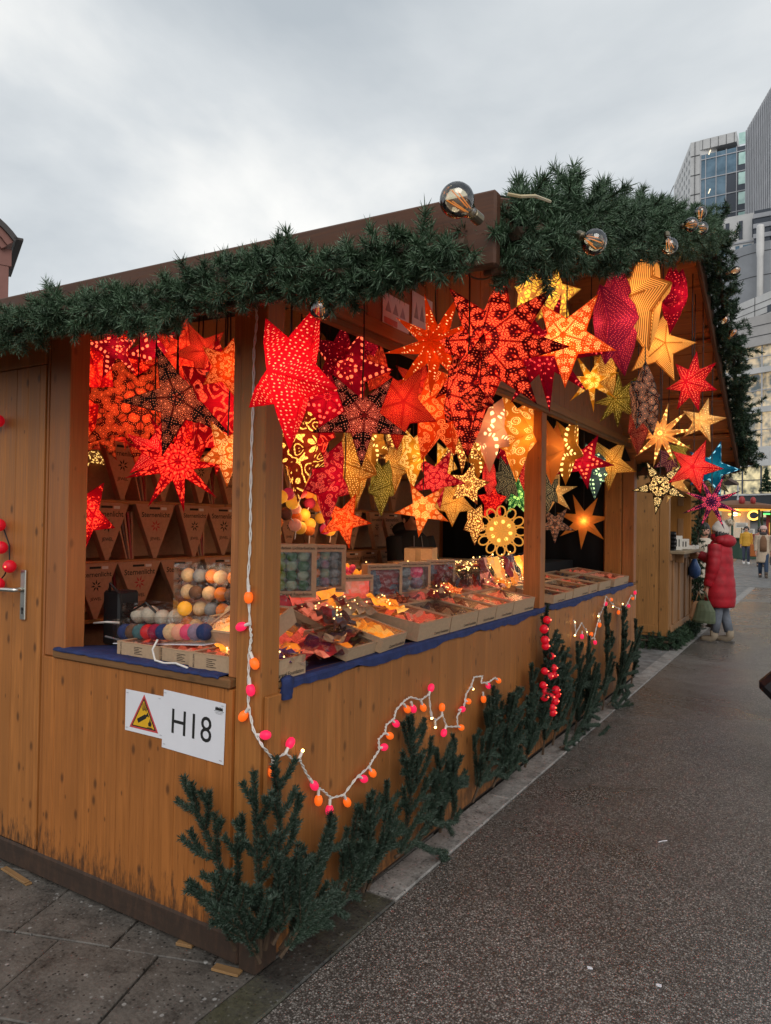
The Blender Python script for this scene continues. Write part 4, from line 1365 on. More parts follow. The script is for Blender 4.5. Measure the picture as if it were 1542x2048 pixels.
    # --- seen through the left opening
    star((-0.699, 0.220, 2.143), 0.254, 42, 5, -22, 0.36, 'black_wheel', 'black five pointed lantern with dotted wheels in the opening above the H18 panel', .6)
    star((-1.305, 0.500, 2.194), 0.330, 61, 7, 25, 0.46, 'dark_flower', 'dark lantern with glowing orange rosettes behind the black wheel one', 1.0)
    star((-0.836, 0.340, 1.882), 0.240, 54, 9, 10, 0.34, 'red_leaf', 'bright red nine pointed lantern hanging below the black wheel one', 1.1)
    star((-0.933, 0.300, 1.929), 0.153, 69, 5, -60, 0.40, 'red_dots', 'red lantern with orange dots left of the bright nine pointed one', .8)
    star((-0.670, 0.420, 2.172), 0.302, 106, 5, 0, 0.50, 'red_swirl', 'crimson paisley lantern beside the corner post in the left opening', .9)
    star((-0.455, 0.260, 2.269), 0.141, 74, 5, 14, 0.46, 'orange_fine', 'orange lantern high beside the corner post in the left opening', .9)
    star((-1.227, 0.750, 2.496), 0.233, 47, 7, 0, 0.42, 'red_fine', 'red orange lantern with its points up behind the black wheel one', .9)
    star((-0.897, 0.550, 2.444), 0.163, 66, 5, -30, 0.42, 'red_lace', 'red lace dotted lantern high between the crown of red points', .7)
    star((-1.506, 0.300, 2.293), 0.284, 118, 5, 0, 0.46, 'red_petal', 'red petal cut lantern cut off by the door frame', .9)
    star((-1.587, 0.550, 2.425), 0.250, 43, 6, 20, 0.46, 'red_petal', 'red lantern with petal cutouts in the upper left of the opening', 1.0)
    star((-1.370, 0.400, 2.478), 0.163, 82, 5, -15, 0.42, 'crimson_dots', 'crimson lantern with a few gold dots highest in the left opening', .6)
    star((-1.591, 0.850, 2.585), 0.214, 65, 5, 40, 0.44, 'crimson_dots', 'crimson lantern with leaning points behind the black wheel one', .6)
    star((-1.364, 0.240, 1.634), 0.205, 94, 5, 180, 0.46, 'red_leaf', 'red leaf cut lantern hanging lowest beside the door frame', 1.0)
    star((-0.476, 0.300, 1.911), 0.155, 82, 5, 180, 0.44, 'orange_swirl', 'orange lantern with one point down beside the corner post', .7)
    star((-0.791, 0.600, 2.042), 0.206, 54, 6, 10, 0.46, 'red_swirl', 'red scroll cut lantern behind the paisley one', .7)
    star((-2.005, 0.800, 2.181), 0.235, 63, 7, 0, 0.46, 'dark_flower', 'dim lantern with orange rosettes low behind the door frame', .8)
    star((-2.377, 0.950, 2.059), 0.194, 64, 6, 0, 0.50, 'gold_leaf', 'dim golden lantern behind the door frame near the top shelf', .5)


stars()


def snowflake():
    s = thing('paper_snowflake', 'round golden paper filigree snowflake with looped edge beside the middle post', 'snowflake lantern', SNOW_P, SNOW_RZ)
    R = SNOW_R
    m1 = SM['gold_yellow']
    ring = MB()
    b = MB(); b.lathe([(0.001, -0.02 * 1), (R * 0.60, -0.006), (R * 0.60, 0.006), (0.001, 0.02)], 24, Matrix.Rotation(PI / 2, 4, 'X'))
    snow = mat_emit('snow_paper', (0.85, 0.40, 0.06), 0.40, (0.6, 0.30, 0.06))
    me = b.mesh('disc', snow)
    part('disc', me, None, s)
    for k in range(12):
        a = 2 * PI * k / 12
        pts = []
        for i in range(13):
            t = 2 * PI * i / 12
            rr = R * 0.78 + R * 0.22 * math.cos(t); ww = R * 0.17 * math.sin(t)
            pts.append((math.sin(a) * rr + math.cos(a) * ww, -0.004, math.cos(a) * rr - math.sin(a) * ww))
        part('loop', MB().tube(pts, 0.0065, 5), MATS.get('snow_paper') or mat_emit('snow_paper', (0.85, 0.45, 0.09), 0.35, (0.6, 0.32, 0.08)), s)
    for k in range(6):
        a = PI * k / 6
        part('rib', MB().tube([(-math.sin(a) * R * .62, -0.022, -math.cos(a) * R * .62), (0, -0.028, 0), (math.sin(a) * R * .62, -0.022, math.cos(a) * R * .62)], 0.0035, 4), MATS['snow_paper'], s)
    for k in range(8):
        a = 2 * PI * k / 8 + .2
        part('cut_out', MB().ball((math.sin(a) * R * .38, -0.016, math.cos(a) * R * .38), R * 0.075, 8, 6, (1, .3, 1)), mat_emit('snow_glow', (1.0, 0.72, 0.14), 1.2, (0.9, 0.6, 0.1)), s)


SNOW = ((-0.450, 3.325, 1.566), 0.197, 22)
SNOW_P, SNOW_R, SNOW_RZ = SNOW[0], SNOW[1], math.radians(SNOW[2])
snowflake()


# ------------------------------------------------------------------ pine garlands
def garland(name, path, radius, per_m, label, mat, nlen=0.034, nw=0.0023, tuft=(0.06, 0.11), dens=900, droop=0.25, wild=0):
    pts = [Vector(p) for p in path]
    seglen = [(pts[i + 1] - pts[i]).length for i in range(len(pts) - 1)]
    total = sum(seglen)
    segs = []
    for k in range(int(total * per_m)):
        s_ = random.random() * total
        i = 0
        while s_ > seglen[i]:
            s_ -= seglen[i]; i += 1
        d = (pts[i + 1] - pts[i]).normalized()
        p = pts[i] + d * s_
        r = Vector([random.gauss(0, 1) for _ in range(3)])
        r -= d * r.dot(d) * 0.6
        r.normalize()
        q = p + r * radius * random.uniform(0.0, 0.62)
        e = r + Vector([random.gauss(0, .45) for _ in range(3)]) - Vector((0, 0, droop)) + d * random.gauss(0, .35)
        e.normalize()
        L = random.uniform(*tuft)
        segs.append((tuple(q), tuple(q + e * L)))
    for k in range(wild):
        i = random.randrange(len(pts) - 1)
        p = pts[i].lerp(pts[i + 1], random.random())
        e = Vector((random.uniform(-.2, .9), random.uniform(-.6, .6), random.uniform(-.1, 1))).normalized()
        q = p + e * radius * 0.6
        m = q + e * 0.09 + Vector((0, 0, .0)); w = m + (e * .3 + Vector((random.gauss(0, .5), random.gauss(0, .5), random.gauss(0, .5)))).normalized() * 0.08
        segs += [(tuple(q), tuple(m)), (tuple(m), tuple(w))]
    v, f = needles_on(segs, dens, nlen, nw, tilt=55, jitter=26)
    root = thing(name, label, 'garland', (0, 0, 0), 0, 'pine garlands round the stall roof')
    o = link('needles', np_mesh('needles', v, f, mat), root); o['kind'] = 'stuff'
    b = MB()
    b.tube(path, 0.018, 6)
    for a, e in segs[::2]:
        b.tube([a, e], 0.0022, 3, cap=False)
    part('wire_stem', b, M_twig, root)
    return root


def garlands():
    xs = np.linspace(-1.75, 0.96, 40)
    path = [(float(x), YN - 0.072, 2.338 - 0.024 * float(x) + 0.018 * math.sin(x * 7.0) + 0.014 * math.sin(x * 17 + 1)) for x in xs]
    garland('eave_garland', path, 0.056, 250, 'green pine garland along the dark eave board above the H18 side', M_garland, nlen=0.036, tuft=(0.04, 0.08), wild=0, dens=1900)
    ys = np.linspace(YN + 0.02, YR + 0.06, 46)
    path = [(XO + 0.05, float(y), zroof(min(float(y), YR)) - 0.075 + 0.02 * math.sin(y * 6)) for y in ys]
    garland('gable_garland', path, 0.165, 300, 'thick green pine garland on the near slope of the gable with glass bulbs', M_garland, nlen=0.036, tuft=(0.045, 0.09), wild=0, dens=2000)
    ys = np.linspace(YR + 0.02, YF + 0.06, 46)
    path = [(XO + 0.07, float(y), zroof(float(min(y, YF))) - 0.01 + 0.02 * math.sin(y * 7)) for y in ys]
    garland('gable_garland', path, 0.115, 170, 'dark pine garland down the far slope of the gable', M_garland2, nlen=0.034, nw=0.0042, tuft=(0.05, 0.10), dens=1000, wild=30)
    path = [(float(x), YF + 0.02, 2.27) for x in np.linspace(-0.1, XO + 0.12, 14)]
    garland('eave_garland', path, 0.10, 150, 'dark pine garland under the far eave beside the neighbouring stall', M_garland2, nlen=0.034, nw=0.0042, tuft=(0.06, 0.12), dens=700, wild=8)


garlands()


# ------------------------------------------------------------------ fir branches leaning on the panels
def fir_branch(base, top, normal, spread, label, twigs=11, density=3600, nlen=0.023, bare=0.12, lean=0.0):
    base = Vector(base); top = Vector(top); nrm = Vector(normal).normalized()
    ax = (top - base); L = ax.length; ax.normalize()
    side = ax.cross(nrm).normalized()
    r_ = random
    main = []
    for i in range(9):
        t = i / 8
        main.append(base + ax * L * t + side * (0.03 * L * math.sin(t * 4 + lean)) + nrm * (0.02 * math.sin(t * 3)))
    segs = []
    twigs = max(4, int(twigs * (.58 if base.y < 1.6 else .95)))
    stems = [([tuple(p) for p in main], [0.0085 * (1 - 0.75 * i / 8) for i in range(9)])]
    for i in range(int(9 * bare), 8):
        segs.append((tuple(main[i]), tuple(main[i + 1])))
    for k in range(twigs):
        t = bare + (0.95 - bare) * (k + r_.uniform(-.3, .3)) / twigs
        t = min(max(t, 0.03), 0.95)
        i = min(7, int(t * 8)); p = main[i].lerp(main[i + 1], t * 8 - i)
        for sgn in (1, -1):
            if r_.random() < 0.22: continue
            ln = 1.30 * spread * L * (1.0 - 0.66 * t) * r_.uniform(0.65, 1.1)
            ang = math.radians(r_.uniform(32, 55))
            d = (ax * math.cos(ang) + side * sgn * math.sin(ang) + nrm * r_.uniform(-0.02, 0.28)).normalized()
            q1 = p + d * ln * 0.5
            d2 = (d + ax * 0.35 + nrm * r_.uniform(-.1, .1)).normalized()
            q2 = q1 + d2 * ln * 0.5
            segs += [(tuple(p), tuple(q1)), (tuple(q1), tuple(q2))]
            stems.append(([tuple(p), tuple(q1), tuple(q2)], [0.0042, 0.003, 0.0016]))
            if ln > 0.13:
                for m in range(max(1, int(ln / 0.11))):
                    u = r_.uniform(0.2, 0.9)
                    b0 = p.lerp(q1, u * 2) if u < .5 else q1.lerp(q2, u * 2 - 1)
                    s2 = r_.choice((1, -1))
                    a2 = math.radians(r_.uniform(30, 50))
                    perp = d2.cross(nrm).normalized()
                    d3 = (d2 * math.cos(a2) + perp * s2 * math.sin(a2) + nrm * r_.uniform(-.05, .3)).normalized()
                    l3 = r_.uniform(0.40, 0.65) * ln * (1 - u * .5)
                    segs.append((tuple(b0), tuple(b0 + d3 * l3)))
                    stems.append(([tuple(b0), tuple(b0 + d3 * l3)], [0.0025, 0.0012]))
    segs = [(tuple(Vector(a) - base), tuple(Vector(b) - base)) for a, b in segs]
    v, f = needles_on(segs, density, nlen, 0.0027, tilt=52, jitter=10, flat=0.25, normal=tuple(nrm))
    root = thing('fir_branch', label, 'fir branch', tuple(base), 0, 'fir branches leaning on the stall panels')
    o = link('needles', np_mesh('needles', v, f, M_fir), root); o['kind'] = 'stuff'
    b = MB()
    for pts, rr in stems:
        b.tube([tuple(Vector(p) - base) for p in pts], rr, 5)
    part('twig', b, M_twig, root)
    return root


def firs():
    S = (0, -1, 0); F = (1, 0, 0)
    B = fir_branch
    B((0.059, -0.090, 0.150), (-0.309, -0.060, 0.665), S, 0.36, 'fir branch leaning outermost to the left across the H18 panel', 9)
    B((0.119, -0.120, 0.159), (0.041, -0.060, 0.742), S, 0.34, 'tall fir branch tied upright against the corner post', 12)
    B((0.120, -0.097, 0.173), (0.060, 0.024, 0.775), F, 0.36, 'fir branch reaching up to the light string beside the corner', 11)
    B((0.025, -0.140, 0.164), (-0.054, -0.160, 0.403), S, 0.75, 'low bushy fir branch at the foot of the corner post', 8)
    B((0.160, -0.106, 0.207), (0.130, 0.073, 0.446), F, 0.62, 'low spreading fir branch just right of the corner post', 9)
    B((0.120, -0.017, 0.133), (0.060, 0.381, 0.390), F, 0.55, 'fir branch slanting right from the corner toward the lowest lights', 9)
    B((0.080, 0.317, 0.108), (0.050, 0.554, 0.368), F, 0.52, 'short fir branch under the lowest bulbs of the light string', 8)
    B((0.080, 0.605, 0.063), (0.050, 0.807, 0.437), F, 0.49, 'slim fir branch left of the tall branch below the string bend', 8)
    B((0.080, 0.877, 0.105), (0.050, 1.030, 0.698), F, 0.42, 'tall fir branch whose tip touches the highest bend of the light string', 12)
    B((0.090, 1.024, 0.097), (0.060, 1.513, 0.358), F, 0.55, 'fir branch leaning right beside the tall one', 8)
    B((0.140, 0.729, 0.166), (0.120, 1.142, 0.229), F, 0.7, 'low fir sprig lying near the kerb below the tall branch', 7)
    B((0.080, 1.670, 0.086), (0.050, 2.080, 0.606), F, 0.49, 'fir branch ending below the right end of the light string', 11)
    B((0.100, 1.902, 0.101), (0.060, 2.345, 0.508), F, 0.59, 'fir branch between the string end and the red baubles', 10)
    B((0.100, 2.431, 0.066), (0.060, 2.632, 0.633), F, 0.42, 'fir branch at the left edge of the red bauble garland', 10)
    B((0.080, 2.826, 0.036), (0.050, 2.953, 0.990), F, 0.34, 'tallest fir branch carrying the red bauble garland', 14)
    B((0.100, 2.978, 0.069), (0.060, 3.309, 0.685), F, 0.42, 'fir branch right behind the red baubles', 10)
    B((0.100, 3.517, 0.027), (0.050, 3.727, 0.684), F, 0.34, 'fir branch left in the group below the far light string', 10)
    B((0.090, 3.853, 0.004), (0.050, 4.031, 0.601), F, 0.34, 'fir branch in the middle of the group below the far light string', 10)
    B((0.090, 4.362, 0.016), (0.050, 4.601, 0.882), F, 0.28, 'fir branch reaching the middle of the far light string', 11)
    B((0.090, 4.839, 0.029), (0.050, 5.250, 0.821), F, 0.26, 'fir branch reaching the right end of the far light string', 11)
    B((0.100, 5.403, 0.041), (0.050, 5.785, 0.641), F, 0.3, 'fir branch at the far end of the counter panel', 9)
    B((0.150, 2.991, 0.057), (0.130, 3.823, 0.058), F, 0.8, 'low fir sprig spilling onto the kerb below the red baubles', 6)
    B((0.140, 4.332, 0.073), (0.120, 5.057, 0.155), F, 0.7, 'low fir sprig at the kerb near the far end', 6)


firs()
fir_branch((0.150, -0.156, 0.171), (0.077, -0.200, 0.373), (0.3, -1, 0), 0.8, 'lowest fir sprig spreading left at the foot of the corner post', 7)
fir_branch((0.180, -0.090, 0.164), (0.180, 0.083, 0.331), (1, -0.3, 0), 0.8, 'lowest fir sprig spreading right over the mossy kerb', 7)
fir_branch((0.090, 0.551, 0.078), (0.050, 0.669, 0.436), (1, 0, 0), 0.6, 'full fir branch filling the space before the tall branch', 11)
fir_branch((0.090, 1.258, 0.072), (0.060, 1.260, 0.477), (1, 0, 0), 0.6, 'full fir branch directly right of the tall branch', 10)
fir_branch((0.100, 0.408, 0.113), (0.080, 0.467, 0.304), (1, 0, 0), 0.8, 'short bushy fir sprig between the corner and the tall branch', 6)
fir_branch((0.100, 1.351, 0.079), (0.080, 1.414, 0.285), (1, 0, 0), 0.9, 'short bushy fir sprig at the kerb right of the tall branch', 6)
fir_branch((0.120, 2.042, 0.106), (0.100, 2.125, 0.318), (1, 0, 0), 0.9, 'short bushy fir sprig at the kerb below the string end', 6)


# ------------------------------------------------------------------ light strings, baubles, glass bulbs
M_pinkb = mat_emit('pink_berry', (1.0, 0.02, 0.10), 0.55, (0.75, 0.01, 0.06))
M_orangeb = mat_emit('orange_berry', (1.0, 0.14, 0.01), 0.55, (0.8, 0.12, 0.01))
M_redb = mat_emit('red_bauble', (0.9, 0.005, 0.02), 0.16, (0.55, 0.005, 0.02))
M_lamp = mat_emit('tiny_lamp', (1.0, 0.55, 0.15), 14.0)
M_lampr = mat_emit('tiny_red_lamp', (1.0, 0.10, 0.05), 5.0)
M_socket = mat_plain('white_socket', (0.75, 0.70, 0.64), 0.5)


def twisted(pts, n=6, r=0.004, tw=40):
    """Two-strand cable along a polyline."""
    P = []
    for i in range(len(pts) - 1):
        a = Vector(pts[i]); b = Vector(pts[i + 1])
        for k in range(n):
            P.append(a.lerp(b, k / n))
    P.append(Vector(pts[-1]))
    o1 = []; o2 = []
    for i, p in enumerate(P):
        t = i * 1.25
        off = Vector((math.cos(t), math.cos(t) * .6, math.sin(t))) * r
        o1.append(p + off); o2.append(p - off)
    return o1, o2


def light_string(label, path, bulbs, cat='light string', r=0.0028):
    s = thing('light_string', label, cat, path[0], 0)
    o = Vector(path[0])
    loc = [Vector(p) - o for p in path]
    a, b_ = twisted(loc, 6, r * 1.1)
    part('cable', MB().tube(a, r, 5).tube(b_, r, 5), M_whitecable, s, smooth=True)
    for (p, e, col) in bulbs:
        p = Vector(p) - o; e = Vector(e) - o
        d = (e - p)
        d = d.normalized() if d.length > 1e-4 else Vector((0, 0, -1))
        so = MB().tube([p, p + d * 0.028], [0.0065, 0.006], 8)
        k = part('socket', so, M_socket, s)
        if col == 'lamp':
            part('lamp', MB().ball(p + d * 0.034, 0.006, 8, 6), M_lamp, k, smooth=True)
        else:
            q = d.to_track_quat('Z', 'Y').to_matrix().to_4x4()
            M = Matrix.Translation(p + d * 0.045) @ q
            body = MB().lathe([(0.004, -0.021), (0.0125, -0.017), (0.0165, -0.006), (0.0165, 0.006), (0.012, 0.017), (0.003, 0.022)], 10, M)
            part('berry', body, M_pinkb if col == 'p' else M_orangeb, k, smooth=True)
    return s


def strings():
    X = 0.032
    path = [(-0.048, -0.012, 2.422), (-0.042, -0.012, 2.348), (-0.054, -0.012, 2.240), (-0.052, -0.012, 2.076), (-0.057, -0.012, 1.876), (-0.057, -0.012, 1.694), (-0.054, -0.012, 1.549), (-0.063, -0.012, 1.403),
            (-0.049, -0.012, 1.242), (-0.041, -0.012, 1.197), (-0.051, -0.012, 1.133), (-0.051, -0.012, 1.034), (-0.048, -0.014, 0.954), (-0.020, -0.016, 0.869),
            (0.032, -0.026, 0.824), (0.032, 0.035, 0.761), (0.032, 0.105, 0.764), (0.032, 0.159, 0.720), (0.032, 0.190, 0.715), (0.032, 0.228, 0.657), (0.032, 0.281, 0.590), (0.032, 0.337, 0.557), (0.032, 0.396, 0.507), (0.032, 0.484, 0.491),
            (0.032, 0.576, 0.533), (0.032, 0.674, 0.552), (0.032, 0.705, 0.574), (0.032, 0.759, 0.604), (0.032, 0.753, 0.654), (0.032, 0.808, 0.670), (0.032, 0.816, 0.702), (0.032, 0.886, 0.715), (0.032, 0.903, 0.751), (0.032, 0.986, 0.780), (0.032, 1.035, 0.785), (0.032, 1.146, 0.748), (0.032, 1.229, 0.761),
            (0.032, 1.255, 0.645), (0.032, 1.310, 0.612), (0.032, 1.384, 0.622), (0.032, 1.432, 0.550), (0.032, 1.566, 0.519), (0.032, 1.558, 0.578), (0.032, 1.646, 0.613), (0.032, 1.670, 0.674), (0.032, 1.735, 0.707), (0.032, 1.774, 0.750), (0.032, 1.894, 0.735), (0.032, 1.874, 0.698), (0.032, 1.991, 0.683), (0.032, 2.081, 0.693), (0.032, 2.145, 0.661)]
    Bs = []
    def bl(a, e, c): Bs.append((a, e, c))
    bl((-0.054, -0.018, 1.386), (-0.053, -0.018, 1.347), 'o'); bl((-0.044, -0.018, 1.248), (-0.092, -0.018, 1.231), 'p')
    bl((-0.041, -0.018, 1.146), (-0.022, -0.018, 1.112), 'o'); bl((-0.044, -0.018, 1.054), (-0.038, -0.018, 1.024), 'p')
    bl((-0.041, -0.018, 0.947), (-0.065, -0.018, 0.916), 'o'); bl((-0.006, -0.018, 0.854), (0.047, -0.018, 0.863), 'p')
    bl((0.032, 0.032, 0.762), (0.032, 0.031, 0.723), 'o'); bl((0.032, 0.100, 0.762), (0.032, 0.122, 0.786), 'p'); bl((0.032, 0.183, 0.721), (0.032, 0.207, 0.749), 'lamp')
    bl((0.032, 0.254, 0.625), (0.032, 0.280, 0.594), 'p'); bl((0.032, 0.310, 0.569), (0.032, 0.311, 0.526), 'o'); bl((0.032, 0.389, 0.505), (0.032, 0.387, 0.466), 'p'); bl((0.032, 0.488, 0.489), (0.032, 0.522, 0.437), 'o')
    bl((0.032, 0.599, 0.533), (0.032, 0.655, 0.502), 'p'); bl((0.032, 0.678, 0.549), (0.032, 0.707, 0.517), 'o'); bl((0.032, 0.758, 0.613), (0.032, 0.810, 0.604), 'p'); bl((0.032, 0.812, 0.666), (0.032, 0.875, 0.631), 'o')
    bl((0.032, 0.868, 0.712), (0.032, 0.910, 0.684), 'p'); bl((0.032, 0.977, 0.763), (0.032, 1.017, 0.724), 'o'); bl((0.032, 1.045, 0.759), (0.032, 1.066, 0.725), 'p'); bl((0.032, 1.146, 0.743), (0.032, 1.179, 0.692), 'o'); bl((0.032, 1.224, 0.752), (0.032, 1.245, 0.780), 'p')
    bl((0.032, 1.254, 0.665), (0.032, 1.266, 0.622), 'lamp'); bl((0.032, 1.299, 0.610), (0.032, 1.306, 0.567), 'lamp'); bl((0.032, 1.378, 0.618), (0.032, 1.377, 0.654), 'o'); bl((0.032, 1.432, 0.558), (0.032, 1.409, 0.532), 'p'); bl((0.032, 1.573, 0.518), (0.032, 1.663, 0.483), 'o')
    bl((0.032, 1.582, 0.605), (0.032, 1.659, 0.596), 'p'); bl((0.032, 1.658, 0.638), (0.032, 1.745, 0.615), 'o'); bl((0.032, 1.735, 0.704), (0.032, 1.791, 0.665), 'lamp'); bl((0.032, 1.904, 0.640), (0.032, 1.912, 0.604), 'o'); bl((0.032, 1.946, 0.685), (0.032, 2.015, 0.640), 'p'); bl((0.032, 2.097, 0.684), (0.032, 2.153, 0.656), 'o')
    light_string('white light string with pink and orange berries draped from corner post across the front panel', path, Bs)
    path = [(0.032, 3.686, 0.866), (0.032, 3.744, 0.760), (0.032, 3.826, 0.790), (0.032, 3.895, 0.823), (0.032, 4.030, 0.737), (0.032, 4.124, 0.650), (0.032, 4.279, 0.651), (0.032, 4.372, 0.748), (0.032, 4.468, 0.826), (0.032, 4.602, 0.894), (0.032, 4.668, 0.979), (0.032, 4.852, 0.903), (0.032, 5.045, 0.839), (0.032, 5.329, 0.787), (0.032, 5.498, 0.832), (0.032, 5.694, 0.907), (0.032, 5.859, 0.842), (0.032, 5.902, 0.944)]
    Bs = []
    for i, (u, c) in enumerate(((((0.032, 3.715, 0.815), (0.032, 3.699, 0.873)), 'lamp'), (((0.032, 3.744, 0.756), (0.032, 3.718, 0.743)), 'lamp'), (((0.032, 3.913, 0.751), (0.032, 3.914, 0.710)), 'p'), (((0.032, 4.029, 0.754), (0.032, 4.060, 0.717)), 'lamp'),
                              (((0.032, 4.154, 0.663), (0.032, 4.184, 0.684)), 'o'), (((0.032, 4.295, 0.644), (0.032, 4.313, 0.607)), 'p'), (((0.032, 4.124, 0.641), (0.032, 4.125, 0.616)), 'lamp'), (((0.032, 4.470, 0.782), (0.032, 4.455, 0.734)), 'o'),
                              (((0.032, 4.434, 0.847), (0.032, 4.402, 0.806)), 'lamp'), (((0.032, 4.634, 0.945), (0.032, 4.672, 0.896)), 'p'), (((0.032, 4.814, 0.939), (0.032, 4.965, 0.908)), 'o'), (((0.032, 4.928, 0.892), (0.032, 4.929, 0.854)), 'lamp'),
                              (((0.032, 5.164, 0.823), (0.032, 5.146, 0.781)), 'o'), (((0.032, 5.286, 0.831), (0.032, 5.326, 0.857)), 'lamp'), (((0.032, 5.541, 0.838), (0.032, 5.587, 0.793)), 'p'), (((0.032, 5.717, 0.895), (0.032, 5.765, 0.860)), 'o'), (((0.032, 5.858, 0.873), (0.032, 5.856, 0.905)), 'p'))):
        Bs.append((u[0], u[1], c))
    light_string('second lit berry light string hung on the far end of the front panel', path, Bs)
    # red baubles on the tall branch
    s = thing('bauble_garland', 'garland of shiny red berry balls hanging down the tallest fir branch', 'bauble garland', (0.13, 2.84, 0.95))
    o = Vector((0.13, 2.84, 0.95))
    pts = [(0.130, 2.738, 0.977), (0.130, 2.679, 0.923), (0.130, 2.702, 0.847), (0.130, 2.714, 0.805), (0.130, 2.831, 0.720), (0.130, 2.699, 0.640), (0.130, 2.888, 0.629), (0.130, 2.794, 0.590), (0.130, 2.901, 0.578), (0.130, 2.672, 0.551), (0.130, 2.714, 0.503), (0.130, 2.949, 0.465), (0.130, 2.972, 0.433), (0.130, 2.706, 0.465), (0.130, 2.831, 0.440), (0.130, 2.929, 0.392), (0.130, 2.866, 0.361), (0.130, 2.878, 0.324)]
    part('cord', MB().tube([Vector(p) - o for p in pts], 0.004, 5), M_cable, s)
    for p in pts:
        q = part('bauble', MB().ball((0, 0, 0), 0.028 * random.uniform(.85, 1.12), 12, 8), M_redb, s, smooth=True, loc=Vector(p) - o)
        part('lamp', MB().ball((0.029, -0.006, 0.004), 0.0045, 6, 4), M_lampr, q)
    # pink balls by the door handle
    s = thing('ball_string', 'dark cable with crimson balls hanging over the door by the handle', 'ball string', (-1.6, -0.05, 1.3))
    o = Vector((-1.6, -0.05, 1.3))
    pts = [(-1.614, -0.050, 2.072), (-1.586, -0.050, 1.580), (-1.565, -0.050, 1.475), (-1.493, -0.050, 1.390), (-1.583, -0.050, 1.304)]
    cab = [(-1.639, -0.030, 1.627), (-1.578, -0.030, 1.557), (-1.530, -0.030, 1.483), (-1.527, -0.030, 1.406), (-1.565, -0.030, 1.346), (-1.617, -0.030, 1.307)]
    part('cable', MB().tube([Vector(p) - o for p in cab], 0.0035, 5), M_cable, s)
    for p in pts:
        q = part('ball', MB().ball((0, 0, 0), 0.030, 14, 10), M_redb, s, smooth=True, loc=Vector(p) - o)
        part('lamp', MB().ball((0.012, -0.028, 0.0), 0.004, 6, 4), M_lampr, q)


strings()

M_fil = mat_emit('filament', (1.0, 0.34, 0.06), 0.35, (0.8, 0.3, 0.08))  # bulbs are unlit: their amber gleam is put in as filament emission
M_brass = mat_plain('lamp_cap', (0.20, 0.17, 0.12), 0.35, 1.0)


def glass_bulbs():
    spec = [((1.160, -0.836, 2.193), (-0.25, -0.9, 0.25), 'large clear filament bulb at the corner where eave and gable garlands meet', 0.031),
            ((1.240, -0.244, 2.307), (0.5, -.3, -.4), 'clear filament bulb in the middle of the near gable garland', 0.031),
            ((1.220, 0.855, 2.674), (0.2, -.3, -.8), 'clear filament bulb hanging low on the gable garland near the ridge', 0.031),
            ((1.180, 1.921, 3.214), (.1, -.2, .9), 'uppermost of three filament bulbs at the ridge', 0.031),
            ((1.220, 1.355, 2.938), (.5, -.5, -.2), 'left one of three filament bulbs at the ridge', 0.031),
            ((1.200, 1.813, 3.092), (.7, -.3, -.3), 'right one of three filament bulbs at the ridge', 0.031),
            ((1.200, 3.437, 3.386), (.8, -.2, .1), 'filament bulb sticking out of the far slope garland, highest there', 0.031),
            ((1.100, 3.752, 3.137), (-.2, -.5, -.6), 'filament bulb in the upper half of the far slope garland', 0.031),
            ((1.180, 3.515, 2.976), (.3, -.5, .2), 'filament bulb half hidden in needles of the far slope garland', 0.031),
            ((1.140, 4.870, 2.919), (.6, -.4, -.1), 'filament bulb in the lower half of the far slope garland', 0.031),
            ((1.160, 6.568, 2.396), (.5, -.4, .1), 'filament bulb at the lowest end of the far slope garland', 0.031),
            ((0.506, -0.360, 2.218), (.05, -.1, -1), 'clear filament bulb hanging under the eave garland before the red lantern', 0.031),
            ((0.980, 1.066, 2.728), (0, -.1, -1), 'filament bulb peeping from under the gable garland above the magenta lantern', 0.031)]
    for (p, d, lab, r) in spec:
        s = thing('filament_bulb', lab, 'light bulb', p, 0, 'filament bulbs in the pine garlands')
        s.rotation_euler = Vector(d).normalized().to_track_quat('Z', 'Y').to_euler()
        g_ = MB()
        prof = []
        for i in range(11):
            t = -PI / 2 * 0.62 + (PI / 2 + PI / 2 * 0.62) * i / 10
            prof.append((max(1e-4, r * math.cos(t)), r * math.sin(t)))
        prof = [(r * 0.30, -r * 1.55), (r * 0.36, -r * 1.25)] + prof
        g_.lathe(prof, 18)
        part('glass', g_, M_glass, s, smooth=True)
        part('cap', MB().lathe([(r * .31, -r * 2.15), (r * .36, -r * 2.1), (r * .36, -r * 1.5), (r * .30, -r * 1.45)], 14), M_brass, s)
        for k in range(4):
            a = 2 * PI * k / 4 + .3
            f = MB().tube([(math.cos(a) * r * .18, math.sin(a) * r * .18, -r * 1.0), (math.cos(a) * r * .42, math.sin(a) * r * .42, r * .42)], r * 0.04, 5)
            part('filament', f, M_fil, s)


glass_bulbs()


